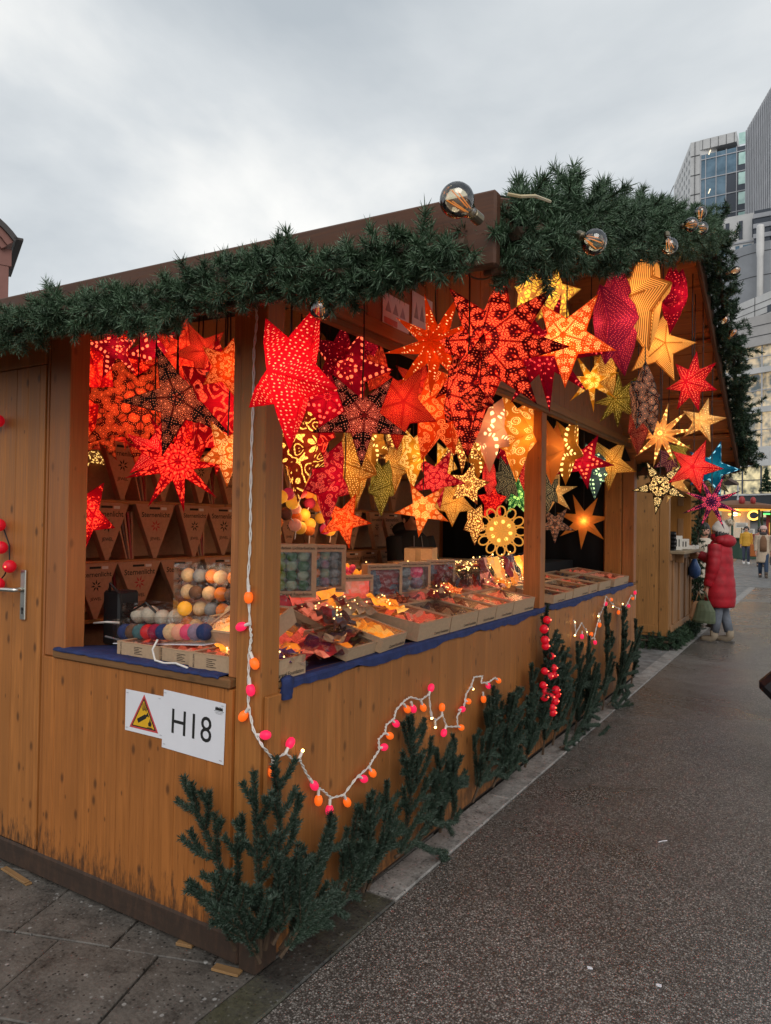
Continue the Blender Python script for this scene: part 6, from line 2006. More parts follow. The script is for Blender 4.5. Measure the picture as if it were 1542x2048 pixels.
    part('cable', MB().tube([(-.08, -.12, .11), (.02, -.13, .125), (.10, -.12, .128)], .005, 6), M_whitecable, s)
    part('cable', MB().tube([(-.02, -.10, .05), (.10, -.11, .045), (.17, -.10, .07)], .005, 6), mat_plain('grey_cable', (.18, .18, .19), .5), s)
    o = link('cable', MB().tube([(0, 0, .09), (-.012, -.015, .05), (0.01, -.02, .01), (.06, -.018, .004), (.13, -.02, .012), (.20, -.024, .002)], .0045, 6).mesh('cable', M_whitecable, True), None, (-0.58, 0.03, 1.042))
    tag(o, 'loose white cable hanging over the edge of the short counter', 'cable')
    # triangular star cartons on the wall shelves
    def tri_box(w, h, mark, red):
        def make(s):
            poly = [(-w / 2, h), (w / 2, h), (0.012, 0.0), (-0.012, 0.0)]
            b = MB(); b.prism(poly, 'y', 0.0, 0.045)
            part('carton', b, M_kraft2, s, 0.002)
            part('handle_slot', bx((-w * .16, -0.0012, h * .905), (w * .10, -0.0004, h * .945)), M_print, s)
            part('white_label', bx((w * .13, -0.0012, h * .895), (w * .27, -0.0004, h * .945)), M_whiteprint, s)
            o = part('print', text_mesh('Sternenlicht', w * 0.145, M_print, bold=True), None, s); o.matrix_local = frame((0, -0.0009, h * .80), (1, 0, 0), (0, 0, 1))
            b = MB(); m = M_redprint if red else M_print
            r = w * .13; c = h * .60
            for k in range(7):
                a = 2 * PI * k / 7 + mark
                pts = [(math.sin(a - .28) * r * .5, c + math.cos(a - .28) * r * .5), (math.sin(a) * r * 1.0, c + math.cos(a) * r * 1.0), (math.sin(a + .28) * r * .5, c + math.cos(a + .28) * r * .5), (math.sin(a) * r * .2, c + math.cos(a) * r * .2)]
                b.prism(pts, 'y', -0.0012, -0.0004)
            part('emblem', b, m, s)
            o = part('print', text_mesh('JEWEL', w * 0.09, M_print, bold=True), None, s); o.matrix_local = frame((0, -0.0009, h * .36), (1, 0, 0), (0, 0, 1))
        return make
    G = 'triangular star cartons on the wall shelves'
    ordn = ['first', 'second', 'third', 'fourth', 'fifth', 'sixth', 'seventh', 'eighth', 'ninth', 'tenth', 'eleventh', 'twelfth', 'thirteenth', 'fourteenth']
    rows = [('bottom', 1.0115, 0.335), ('middle', 1.3615, 0.355), ('upper', 1.7365, 0.36)]
    for ri, (rn, z, h) in enumerate(rows):
        y = 0.80 + 0.09 * ri; i = 0
        while y < 4.6:
            w = random.choice((0.29, 0.31, 0.34))
            rz = PI / 2 + random.uniform(-.08, .08)
            put(tri_box(w, h, random.random(), i % 5 == 1), 'star_carton', ordn[i] + ' triangular kraft star carton from the door end on the ' + rn + ' wall shelf', 'carton', (-2.02 + random.uniform(-.02, .02), y, z), rz, G)
            y += w * random.uniform(1.0, 1.12); i += 1
            if i >= 13: break
    # folded stars packed between the cartons
    for ri, z in enumerate((1.0115, 1.3615, 1.7365)):
        for k in range(5):
            s = thing('flat_star_pack', ['bottom', 'middle', 'upper'][ri] + ' shelf bundle of folded dark star papers, ' + ordn[k] + ' from the door end', 'paper bundle', (-2.14, 0.98 + 0.62 * k + .1 * ri, z), group='bundles of folded star papers')
            for q in range(5):
                b = MB(); b.prism([(-.10 + q * .03, 0.30), (-.085 + q * .03, 0.30), (.0 + q * .012, 0.0), (-.010 + q * .012, 0.0)], 'x', -0.08, 0.06)
                part('folded_star', b, M_goods['dark'][q % 3] if q % 2 else M_kraft2, s)


counter_goods()


# ------------------------------------------------------------------ neighbouring stall
def neighbour():
    s = thing('market_stall', 'neighbouring wooden stall with an open hatch and a jutting counter', 'stall', (0, 0, 0))
    Y0 = 8.09
    part('side_panel', bx((-3.0, Y0, 0.16), (-0.145, Y0 + 0.03, 3.0)), M_neigh, s, 0.004)
    part('corner_post', bx((-0.14, Y0 - 0.006, 0.16), (-0.02, Y0 + 0.10, 3.0)), M_neigh, s, 0.005)
    part('base_strip', bx((-3.0, Y0 - 0.012, 0.20), (-0.145, Y0 - 0.002, 0.30)), M_neigh, s, 0.003)
    part('front_panel', bx((-0.06, Y0 + 0.105, 0.18), (-0.03, 10.0, 1.24)), M_neighf, s, 0.003)
    for y in (Y0 + .30, Y0 + .80, Y0 + 1.30, Y0 + 1.78):
        part('batten', bx((-0.028, y, 0.30), (-0.008, y + 0.09, 1.16)), M_neighf, s, 0.003)
    for z in (0.20, 1.165):
        part('rail', bx((-0.0285, Y0 + .105, z), (-0.006, 10.0, z + 0.09)), M_neighf, s, 0.003)
    part('counter_top', bx((-0.5, Y0 + .11, 1.255), (0.16, 10.0, 1.295)), mat_wood('counter_wood', (0.34, 0.25, 0.15), 'y', .2, .2), s, 0.005)
    part('corbel', bx((-0.025, 9.8, 1.13), (0.10, 9.86, 1.25)), M_neighf, s, 0.004)
    part('corbel', bx((-0.025, Y0 + .4, 1.13), (0.10, Y0 + .46, 1.25)), M_neighf, s, 0.004)
    part('far_cheek', bx((-1.2, 10.0, 0.16), (-0.03, 10.05, 3.0)), mat_wood('cheek_wood', (0.50, 0.20, 0.035), 'z', .13, .6), s, 0.004)
    part('hinge_plate', bx((-0.22, 9.985, 1.95), (-0.14, 9.998, 2.2)), M_neighf, s, 0.002)
    part('hinge_plate', bx((-0.22, 9.985, 1.45), (-0.14, 9.998, 1.75)), M_neighf, s, 0.002)
    part('back_wall', bx((-2.2, Y0 + .04, 0.2), (-2.15, 10.0, 3.0)), M_neigh, s, 0)
    part('hatch', bx((-0.02, Y0 + 1.0, 2.30), (0.34, 10.0, 2.335)), M_neigh, s, 0.003)
    part('roof', bx((-3.0, Y0 - 0.05, 2.75), (0.15, 10.2, 2.80)), M_fascia, s, 0.003)
    # goods on its counter
    M_box = mat_plain('white_carton', (0.62, 0.58, 0.52), .7); M_brown = mat_plain('maroon_carton', (0.16, 0.03, 0.03), .7)
    for (x, y, w, h, m, lab) in ((-.03, 8.75, .14, .20, M_box, 'white packet standing on the neighbouring counter'), (-.02, 9.25, .15, .15, M_box, 'white printed packet on the neighbouring counter'), (-.08, 9.05, .12, .13, M_brown, 'maroon packet between the white ones on the neighbouring counter')):
        t = thing('packet', lab, 'packet', (x, y, 1.296), 0.2)
        part('carton', bx((-w / 2, -0.05, 0), (w / 2, 0.05, h)), m, t, 0.003)
        for k in range(3):
            part('print', bx((-w * .35 + k * w * .25, -0.0512, h * .25), (-w * .25 + k * w * .25, -0.0503, h * .75)), M_print, t)
    t = thing('display_rack', 'dark metal rack at the near end of the neighbouring counter', 'rack', (-0.05, 8.45, 1.296))
    for k in range(5):
        part('shelf', bx((-0.10, -0.06, k * 0.055), (0.05, 0.06, k * 0.055 + 0.02)), M_dark, t)
    part('back', bx((-0.10, 0.061, 0), (0.05, 0.07, 0.26)), M_dark, t)
    t = thing('sweet_tray', 'tray of small striped sweets on the neighbouring counter', 'tray', (0.03, 9.5, 1.296))
    part('tray', MB().box((-.10, -.20, 0), (.10, .20, .012)).box((-.10, -.20, .012), (-.09, .20, .055)).box((.09, -.20, .012), (.10, .20, .055)).box((-.09, -.20, .012), (.09, -.19, .055)).box((-.09, .19, .012), (.09, .20, .055)), M_box, t)
    cs = [M_brown, M_box, M_kraft, M_print]
    for k in range(14):
        part('sweet', MB().ball((random.uniform(-.07, .07), random.uniform(-.17, .17), random.uniform(.02, .05)), .022, 8, 6), cs[k % 4], t)
    t = thing('blue_bag', 'crumpled blue plastic bag hanging under the neighbouring counter', 'bag', (0.06, 9.75, 0.86))
    part('bag', MB().lathe([(.02, -.02), (.085, .03), (.09, .14), (.05, .22), (.03, .28)], 12), mat_plain('blue_plastic', (0.03, 0.08, 0.22), .35), t, smooth=True)
    # base garland of the neighbour and the green column of fir
    path = [(x, 8.02, 0.10) for x in np.linspace(-2.0, -0.02, 24)] + [(0.04, y, 0.10) for y in np.linspace(8.05, 10.05, 26)]
    gname = garland('base_garland', path, 0.12, 190, 'thick fir garland round the foot of the neighbouring stall', M_garland2, nlen=0.034, nw=0.005, tuft=(0.06, 0.10), dens=700)
    path = [(0.06 + .02 * math.sin(z * 4), 10.12, z) for z in np.linspace(0.2, 2.35, 26)]
    garland('post_garland', path, 0.12, 150, 'fir garland climbing the far post of the neighbouring stall', M_garland2, nlen=0.034, nw=0.006, tuft=(0.06, 0.10), dens=650)
    p = thing('market_stall', 'narrow stall front with an orange post beyond the green fir column', 'stall', (0, 0, 0))
    part('post', bx((0.05, 11.3, 0), (0.20, 11.42, 2.42)), mat_wood('orange_post', (0.52, 0.19, 0.03), 'z', .2, .4), p, 0.005)
    part('side_wall', bx((-2.0, 11.36, 0), (0.04, 11.42, 2.6)), M_neigh, p, 0)
    part('counter', bx((-0.4, 11.43, 0.98), (0.30, 13.4, 1.02)), M_neighf, p, 0.004)
    part('front_panel', bx((0.06, 11.43, 0.02), (0.10, 13.4, 0.975)), M_neighf, p, 0.004)
    part('roof', bx((-2.1, 11.2, 2.45), (0.32, 13.5, 2.50)), M_fascia, p, 0)
    part('back_wall', bx((-1.6, 11.43, 0), (-1.55, 13.4, 2.44)), M_neigh, p, 0)


neighbour()


# ------------------------------------------------------------------ buildings
def tex_facade(name, col, rough, seam_x=0, seam_z=0):
    t = NT(name)
    c = t.coord('Object')
    n = t.noise(c, .5, 4, .6)
    n2 = t.noise(c, 6, 3, .6)
    cc = t.mix(t.range(n, .3, .7), tuple(x * .86 for x in col), tuple(min(1, x * 1.1) for x in col))
    cc = t.mix(t.range(n2, .5, .8, 0, .2), cc, tuple(x * .75 for x in col))
    return t.pbsdf(cc, rough)


M_clad = tex_facade('pale_cladding', (0.58, 0.57, 0.56), .45)
M_clad2 = tex_facade('warm_grey_cladding', (0.40, 0.38, 0.37), .45)
M_drum = tex_facade('grey_zinc', (0.25, 0.26, 0.28), .45)
M_seam = mat_plain('dark_seam', (0.06, 0.06, 0.065), .7)
M_canopy = mat_plain('dark_canopy', (0.030, 0.034, 0.042), .4)
M_glazing = None


def glazing(name, lo, hi, warm, estr, rough=.06):
    t = NT(name)
    c = t.coord('Object')
    n = t.noise(c, .42, 3, .6)
    n2 = t.noise(c, 1.6, 2, .5)
    col = t.mix(t.range(n, .35, .65), lo, hi)
    e = t.mix(t.range(t.math('ADD', n2, t.math('MULTIPLY', n, .6)), .62, .95), (0.0, 0.0, 0.0), warm)
    return t.pbsdf(col, rough, emis=e, estr=estr, spec=0.9)


M_shop = glazing('lit_shop_glass', (0.10, 0.13, 0.14), (0.28, 0.34, 0.36), (1.0, 0.66, 0.28), 0.42)
M_shopg = glazing('ground_shop_glass', (0.10, 0.12, 0.10), (0.30, 0.28, 0.18), (1.0, 0.80, 0.42), 0.6)
M_tglass = glazing('tower_glass', (0.05, 0.11, 0.165), (0.13, 0.22, 0.30), (0.5, 0.5, 0.45), 0.0, .04)
M_tglass2 = glazing('tower_glass_pale', (0.30, 0.50, 0.46), (0.40, 0.58, 0.54), (.7, .9, .8), 0.10)
M_wtower = tex_facade('tower_panels', (0.47, 0.47, 0.47), .5)
M_fin = tex_facade('tower_fins', (0.40, 0.405, 0.43), .5)
M_gap = mat_plain('dark_glass', (0.055, 0.065, 0.085), .25)


def wall_strip(b, pl, z0, z1, th=0.3):
    """A strip of wall following a plan polyline (outer face towards -y)."""
    for i in range(len(pl) - 1):
        (xa, ya), (xb, yb) = pl[i], pl[i + 1]
        d = Vector((xb - xa, yb - ya)).normalized(); n = Vector((-d.y, d.x)) * th
        b.add([(xa, ya, z0), (xb, yb, z0), (xb + n.x, yb + n.y, z0), (xa + n.x, ya + n.y, z0), (xa, ya, z1), (xb, yb, z1), (xb + n.x, yb + n.y, z1), (xa + n.x, ya + n.y, z1)],
              [(0, 3, 2, 1), (4, 5, 6, 7), (0, 1, 5, 4), (1, 2, 6, 5), (2, 3, 7, 6), (3, 0, 4, 7)])


def mall():
    s = thing('shopping_mall', 'curved pale shopping centre facade with glowing glass floors beyond the market', 'building', (0, 80, 0))
    def arc(off=0.0, n=15):
        P = []
        for i in range(n):
            u = i / (n - 1)
            x = -15 + 26 * u
            y = 10.5 * (1 - u) ** 1.7 - 0.6 + 3.5 * max(0, u - .65) ** 1.5
            P.append((x, y - off))
        return P
    floors = [(5.3, 8.2), (10.25, 13.9), (14.5, 18.1), (18.7, 21.0)]
    pl = arc()
    for fi, (z0, z1) in enumerate(floors):
        for i in range(len(pl) - 1):
            b = MB(); wall_strip(b, [pl[i], pl[i + 1]], z0, z1, .2)
            w = part('window', b, M_shopg if fi == 0 else M_shop, s)
            (xa, ya), (xb, yb) = pl[i], pl[i + 1]
            b = MB().box((xb - .08, yb - .18, z0), (xb + .08, yb - .02, z1))
            zc = z0 + (z1 - z0) * .5
            wall_strip(b, [(xa, ya - .08), (xb, yb - .08)], zc - .05, zc + .05, .06)
            part('mullion', b, M_fin if fi else M_gap, w)
    for (z0, z1, m) in ((8.2, 10.25, M_clad), (13.9, 14.5, M_clad), (18.1, 18.7, M_clad)):
        b = MB(); wall_strip(b, arc(.35), z0, z1, .6); part('floor_band', b, m, s)
    b = MB(); wall_strip(b, arc(.5), 21.0, 24.2, 1.2); part('cladding_band', b, M_clad2, s)
    b = MB()
    for z in (22.0, 23.1):
        wall_strip(b, arc(.54), z, z + .07, .05)
    part('seam', b, M_seam, s)
    # slanted upper drum
    up = []
    for i in range(19):
        u = i / 18
        up.append((-13 + 24 * u, 22 * (1 - u) ** 1.25 - 4.2 + 6.0 * max(0, u - .55) ** 1.4))
    b = MB(); wall_strip(b, up, 24.2, 27.9, 1.0); part('upper_drum', b, M_clad, s)
    b = MB()
    for z in (24.9, 25.6, 26.3, 27.0):
        wall_strip(b, [(x, y - .05) for x, y in up], z, z + .06, .04)
    for (x, y) in up[::2]:
        b.box((x - .03, y - .06, 24.2), (x + .03, y - .02, 27.9))
    part('seam', b, M_seam, s)
    b = MB()
    a_, c_ = up[7], up[8]
    wall_strip(b, [(a_[0], a_[1] - .08), (c_[0], c_[1] - .08)], 25.6, 26.4, .05)
    part('louvre', b, M_gap, s)
    b = MB(); wall_strip(b, [(x, y + 1.5) for x, y in up[11:]], 27.9, 29.0, .1); part('roof_screen', b, M_clad, s)
    b = MB(); wall_strip(b, arc(1.5), 3.75, 5.2, 2.2); part('canopy', b, M_canopy, s)
    b = MB(); wall_strip(b, arc(1.6), 5.05, 5.2, .1); wall_strip(b, arc(1.6), 3.75, 3.85, .1); part('canopy_trim', b, M_clad, s)
    for i in range(len(pl) - 1):
        b = MB(); wall_strip(b, [pl[i], pl[i + 1]], 0.0, 3.75, .2)
        part('shop_window', b, M_gap if i % 3 else M_shopg, s)
    # trees behind the first floor glass
    for x, h in ((-1.4, 2.5), (1.5, 2.4), (-6.5, 2.2)):
        t = thing('shop_tree', 'dark conifer standing ' + ('in the middle' if x == -1.4 else 'at the right' if x > 0 else 'at the left') + ' on the lit shop terrace', 'tree', (x - 1.6, 77.0, 5.2))
        segs = []
        for k in range(120):
            z = random.random() ** 1.2 * h * .92; r = (1 - z / h) * .62
            a = random.random() * 2 * PI
            segs.append(((0, 0, z + .1), (math.cos(a) * r, math.sin(a) * r, z)))
        v, f = needles_on(segs, 60, .16, .05)
        o = link('crown', np_mesh('crown', v, f, M_garland2), t); o['kind'] = 'stuff'
        part('trunk', MB().tube([(0, 0, 0), (0, 0, h * .9)], [.06, .02], 6), M_twig, t)


mall()


def towers():
    s = thing('office_tower', 'glass fronted office tower with pale panelled flank above the garland', 'building', (0, 0, 0))
    # front face y=138, x -19.3..-9.8
    part('flank', MB().prism([(-19.3, 138.0), (-24.9, 154.0), (-15, 156), (-15, 138.8), (-17.7, 138.0)], 'z', 0, 72.2), M_wtower, s)
    part('parapet', bx((-17.7, 137.9, 70.4), (-11.7, 150, 72.2)), M_wtower, s)
    b = MB()
    for k in range(6):
        x = -18.6 + k * 1.3
        b.box((x, 137.85, 70.4 if x > -17.6 else 30), (x + .08, 137.95, 72.1))
    for z in np.arange(34, 70, 3.55):
        b.box((-19.3, 137.9, float(z)), (-17.7, 137.98, float(z) + .1))
    part('panel_seams', b, M_seam, s)
    b = MB()                                     # slits of the flank
    d = Vector((-24.9 + 19.3, 16.0)); 
    for z in np.arange(32, 71, 1.75):
        for k in range(7):
            t0 = .06 + k * .13; t1 = t0 + .05
            p = Vector((-19.3, 138)) + d * t0; q = Vector((-19.3, 138)) + d * t1
            n = Vector((-d.y, d.x)).normalized() * .06
            zz = float(z)
            b.add([(p.x + n.x, p.y + n.y, zz), (q.x + n.x, q.y + n.y, zz), (q.x + n.x, q.y + n.y, zz + .8), (p.x + n.x, p.y + n.y, zz + .8)], [(0, 1, 2, 3)])
    part('slit_windows', b, M_gap, s, kind='stuff')
    part('roof_frame', MB().tube([(-24.9, 154, 72.2), (-26.4, 158, 72.2)], .12, 5).tube([(-25.2, 155, 62), (-26.4, 158, 68), (-26.4, 158, 72.2)], .12, 5).tube([(-25.0, 154.4, 66), (-26.4, 158, 72)], .1, 5), M_fin, s)
    xs = [-17.55, -16.75, -15.0, -13.35, -11.65, -9.95, -8.5]
    zs = np.arange(33, 70.2, 3.55)
    core = bx((-17.6, 138.45, 20), (-8.3, 150, 69.3)); part('core', core, M_gap, s)
    for j, z in enumerate(zs):
        z = float(z)
        for i in range(len(xs) - 1):
            w = part('window', bx((xs[i] + .06, 138.0, z + .08), (xs[i + 1] - .06, 138.1, min(z + 3.47, 69.4))), M_tglass if i < 3 or (i == 3 and j > 8) else (M_gap if i < 5 else M_tglass), s)
            if i >= 4:
                part('pane', bx((xs[i] + .3, 137.93, z + 1.2), (xs[i + 1] - .15, 137.98, z + 3.3)), M_tglass2, w)
            elif i == 1 and j % 2 == 0 and j > 3:
                part('lamp', MB().tube([(xs[i] + .5, 137.95, z + .7), (xs[i] + .8, 137.95, z + 1.5)], .09, 5), mat_emit('office_lamp', (1.0, .85, .6), .9), w)
    b = MB()
    for x in xs: b.box((x - .06, 137.86, 30), (x + .06, 138.02, 69.5))
    for z in zs: b.box((-17.6, 137.87, float(z) - .08), (-8.4, 138.01, float(z) + .08))
    part('mullion', b, M_fin, s)
    t = thing('office_tower', 'tall grey tower with close vertical fins cut off by the picture edge', 'building', (0, 0, 0))
    P0 = Vector((-9.0, 128.0)); P1 = Vector((-5.2, 118.0)); dr = (P1 - P0)
    P2 = P0 + dr * 3.2
    nrm = Vector((dr.y, -dr.x)).normalized()
    if nrm.y > 0: nrm = -nrm
    body = MB().prism([tuple(P0), tuple(P2), (P2.x + 20, P2.y + 20), (P0.x + 10, P0.y + 30)], 'z', 0, 66.4)
    part('core', body, M_gap, t)
    b = MB(); n_ = 40
    for k in range(n_):
        p = P0 + dr * 3.2 * k / n_; q = p + dr.normalized() * .36
        o_ = -Vector((dr.y, -dr.x)).normalized() if False else Vector((-dr.normalized().y, dr.normalized().x))
        if o_.dot(-P0) < 0: o_ = -o_
        o_ = o_ * .45
        b.prism([(p.x, p.y), (q.x, q.y), (q.x + o_.x, q.y + o_.y), (p.x + o_.x, p.y + o_.y)], 'z', 36, 66.8)
    part('fins', b, M_fin, t, kind='stuff')
    b = MB()
    for z in np.arange(37, 67, 3.3):
        o_ = Vector((-dr.normalized().y, dr.normalized().x)); o_ = -o_ if o_.dot(-P0) < 0 else o_
        a0 = P0 + o_ * .2; a1 = P2 + o_ * .2
        b.prism([(P0.x, P0.y), (P2.x, P2.y), (a1.x, a1.y), (a0.x, a0.y)], 'z', float(z), float(z) + .5)
    part('floor_slabs', b, M_clad2, t)
    # podium with irregular windows, drum, flue pipe
    s = thing('podium_block', 'white podium with irregular upright windows below the glass tower', 'building', (0, 0, 0))
    part('wall', bx((-17, 110, 10), (-5.0, 118, 46.0)), M_clad, s)
    r_ = random.Random(3)
    for j in range(5):
        z = 28 + j * 3.5
        part('ledge', bx((-17, 109.8, z - .12), (-5.0, 109.98, z + .1)), M_fin, s)
        x = -16.6
        while x < -6.2:
            w = r_.choice((.5, .8, 1.1))
            part('window', bx((x, 109.9, z + .5), (x + w, 109.99, z + 3.1)), M_gap if r_.random() < .6 else M_tglass, s)
            x += w + r_.choice((.45, .6, 1.2))
    part('vent_block', bx((-6.6, 108.5, 36), (-4.6, 109.6, 45.6)), M_gap, s)
    for k in range(6):
        part('louvre', bx((-6.7, 108.3, 37.5 + k * 1.4), (-4.5, 108.48, 38.1 + k * 1.4)), M_fin, s)
    s = thing('roof_drum', 'smooth grey metal drum between podium and shopping centre', 'building', (-4.0, 104.0, 0))
    part('shell', MB().lathe([(6.5, 18), (6.5, 37.2), (6.2, 37.3)], 40), M_drum, s, smooth=False)
    b = MB()
    for z in (24, 27, 30, 33, 36):
        b.lathe([(6.52, z), (6.53, z + .02), (6.53, z + .08), (6.52, z + .1)], 40)
    part('seam', b, M_seam, s)
    s = thing('flue_pipe', 'stout white flue pipe rising in front of the grey drum', 'pipe', (-5.0, 96.5, 0))
    part('pipe', MB().lathe([(.36, 20), (.36, 35), (.44, 35.6), (.44, 38.7), (.40, 38.9)], 16), M_clad, s, smooth=True)
    # sandstone dormer at the left edge
    dp = (-34.492, 20.000, 15.893)
    dz = math.radians(64)
    s = thing('sandstone_building', 'red sandstone gable with a curved slate hood at the left edge', 'building', (dp[0] - 3.4 * math.cos(dz), dp[1] - 3.4 * math.sin(dz), 0), dz)
    M_sand = tex_facade('red_sandstone', (0.25, 0.115, 0.095), .8)
    M_slate = mat_plain('slate_roof', (0.05, 0.042, 0.040), .6)
    cx = 0.0
    part('wall', bx((cx - 2.3, 0.0, 0), (cx + 2.72, 6, 15.55)), M_sand, s, 0.02)
    part('pilaster', bx((cx + 2.1, -0.12, 8), (cx + 2.80, 0.3, 14.7)), M_sand, s, 0.02)
    part('pilaster', bx((cx + 2.2, -0.15, 14.7), (cx + 2.92, 0.3, 15.6)), M_sand, s, 0.02)
    part('wall', bx((cx - 22, 0.25, 0), (cx + 2.6, 9, 10.6)), M_sand, s, 0.02)
    part('roof', MB().prism([(0.2, 10.6), (9.0, 10.6), (9.0, 13.2), (4.5, 13.2)], 'x', cx - 22, cx + 2.5), M_slate, s)
    part('window', bx((cx - 1.5, -0.05, 9), (cx + 1.5, -0.005, 15.3)), M_gap, s)
    def hood(r0, r1, y0, y1, m, name):
        n = 18; pts = []
        def curve(t, r): return (cx + math.sin(t) * r, 13.6 + math.cos(t) * r * 1.02)
        a = [curve(-.92 + 1.84 * i / n, r1) for i in range(n + 1)]; c = [curve(-.92 + 1.84 * i / n, r0) for i in range(n + 1)]
        b = MB()
        for i in range(n):
            b.prism([c[i], c[i + 1], a[i + 1], a[i]], 'y', y0, y1)
        part(name, b, m, s)
    hood(3.05, 3.35, -0.4, 6, M_sand, 'cornice'); hood(3.36, 3.70, -0.55, 6, M_sand, 'moulding'); hood(3.71, 3.98, -0.7, 6, M_slate, 'slate_hood')
    part('tympanum', MB().prism([(cx - 2.3, 15.5), (cx + 2.3, 15.5), (cx + 1.6, 16.2), (cx, 16.7), (cx - 1.6, 16.2)], 'y', 0.02, 5.9), M_sand, s)
    part('slate_hood', bx((cx + 2.95, -0.7, 15.98), (cx + 3.4, 6, 16.12)), M_slate, s, .02)


towers()


# ------------------------------------------------------------------ far market
M_amber = mat_emit('amber_light', (1.0, 0.42, 0.05), 0.9)
M_ringl = mat_emit('ring_light', (1.0, 0.60, 0.10), 2.2)
M_whitel = mat_emit('white_lamp', (1.0, 0.93, 0.75), 6.0)
M_greenl = mat_emit('green_light', (0.10, 1.0, 0.15), 1.5)
M_redw = mat_plain('stall_red', (0.30, 0.03, 0.03), .6)
M_dgreen = mat_plain('stall_green', (0.02, 0.05, 0.03), .6)
M_menu = mat_plain('menu_board', (0.60, 0.56, 0.50), .7)


def far_market():
    s = thing('round_bar', 'round market bar with an amber lit canopy and ring lamps', 'market bar', (-2.3, 41.0, 0))
    part('canopy', MB().lathe([(0.2, 2.55), (2.0, 2.62), (2.05, 2.66), (2.05, 2.80), (1.6, 2.9), (0.3, 3.1)], 32), mat_plain('bar_canopy', (.16, .06, .02), .6), s)
    part('amber_strip', MB().lathe([(1.2, 2.54), (1.95, 2.60), (1.96, 2.615), (1.2, 2.56)], 32), M_amber, s)
    part('ring_lamp', MB().lathe([(.22, 2.30), (.30, 2.28), (.30, 2.36), (.22, 2.36)], 20, Matrix.Translation((.05, -1.2, 0))), M_ringl, s)
    part('lamp', MB().ball((.05, -1.2, 2.33), .16, 12, 8, (1.2, 1, .5)), M_whitel, s)
    R = Matrix.Translation((.95, -1.1, 2.28)) @ Matrix.Rotation(1.1, 4, 'X')
    b = MB()
    pts = [R @ Vector((math.cos(t) * .25, math.sin(t) * .25, 0)) for t in np.linspace(0, 2 * PI, 20)]
    b.tube(pts, .045, 6); part('ring_lamp', b, M_ringl, s)
    for k in range(8):
        a = 2 * PI * k / 8
        part('post', MB().tube([(math.cos(a) * 1.7, math.sin(a) * 1.7, 0), (math.cos(a) * 1.7, math.sin(a) * 1.7, 2.6)], .06, 6), M_dgreen, s)
    part('counter', MB().lathe([(1.5, 0.0), (1.75, 0.02), (1.75, 1.0), (1.9, 1.05), (1.9, 1.1), (1.5, 1.1)], 32), M_dgreen, s)
    part('core', MB().lathe([(.5, 0.0), (.7, .02), (.7, 2.5), (.5, 2.52)], 16), M_menu, s)
    for (a, z, w) in ((-1.3, 2.75, .16), (-.95, 2.78, .14)):
        part('figurine', MB().ball((math.cos(a) * 1.6, math.sin(a) * 1.6, 3.05), w, 8, 6, (1, 1, 1.4)), M_redw, s)
    for i, (x, y, z) in enumerate(((-1.75, 38.0, 1.75), (-1.45, 38.2, 1.45))):
        b = thing('menu_sign', ['upper', 'lower'][i] + ' white menu board beside the round bar', 'sign', (x, y, z))
        part('board', bx((-.28, -.02, -.13), (.28, .02, .13)), M_menu, b)
        for k in range(3): part('print', bx((-.22, -.0215, -.08 + k * .065), (.20, -.0205, -.055 + k * .065)), M_print, b)
        part('pole', MB().tube([(0, .03, -z), (0, .03, .1)], .02, 6), M_dgreen, b)
    s = thing('market_hut', 'far hut with glowing amber goods and a lit pointed gable', 'stall', (0.15, 46.0, 0))
    part('body', bx((-1.3, .2, 0), (2.5, 3, 2.5)), M_redw, s)
    part('counter', bx((-1.3, -.05, .95), (2.5, .19, 1.05)), M_neighf, s)
    part('shelf_light', bx((-1.15, .15, 1.12), (2.4, .19, 1.95)), glazing('hut_goods', (.3, .12, .02), (.6, .3, .05), (1.0, .48, .06), 0.6, .6), s)
    part('roof', bx((-1.5, -.5, 2.5), (2.7, 3.1, 2.6)), M_dgreen, s)
    part('green_strip', bx((-1.5, -.53, 2.42), (2.7, -.505, 2.5)), M_greenl, s)
    part('gable_light', MB().tube([(-1.05, -.4, 2.75), (-.62, -.4, 3.85), (-.20, -.4, 2.75)], .055, 6), mat_emit('gable_light', (1.0, .75, .35), 3.0), s)
    part('gable_light', bx((-.3, -.45, 3.95), (2.0, -.40, 4.02)), MATS['gable_light'], s)
    for k in range(5):
        part('figurine', MB().ball((-1.3 + k * .38, -.3, 2.85), .13, 8, 6, (1, 1, 1.6)), M_redw if k % 2 else M_menu, s)
    s = thing('market_hut', 'far hut with an orange lit window behind the purple lantern', 'stall', (-4.6, 48.0, 0))
    part('body', bx((-2.2, 0, 0), (2.0, 3, 2.3)), M_fascia, s)
    part('window_light', bx((-.9, -.04, 1.2), (1.9, -.005, 2.0)), MATS['hut_goods'] if 'hut_goods' in MATS else M_amber, s)
    part('roof', bx((-2.4, -.4, 2.3), (2.2, 3.2, 2.4)), M_dgreen, s)
    s = thing('market_hut', 'white fronted far hut between the round bar and the red coat', 'stall', (-3.9, 52.0, 0))
    part('body', bx((-1.0, 0, 0), (5.2, 3, 2.2)), mat_plain('hut_grey', (.32, .33, .33), .7), s)
    part('roof', bx((-1.2, -.4, 2.2), (5.4, 3.2, 2.35)), M_canopy, s)
    for k in range(6): part('goods', bx((-.7 + k * .9, -.15, .9), (-.1 + k * .9, -.005, 1.5 + .2 * (k % 2))), [M_menu, M_dgreen, M_redw][k % 3], s)
    s = thing('lamp_post', 'slim grey pole with a white T shaped sign behind the round bar', 'sign post', (-2.75, 47.0, 0))
    part('pole', MB().tube([(0, 0, 0), (0, 0, 4.4)], .05, 6), M_fin, s)
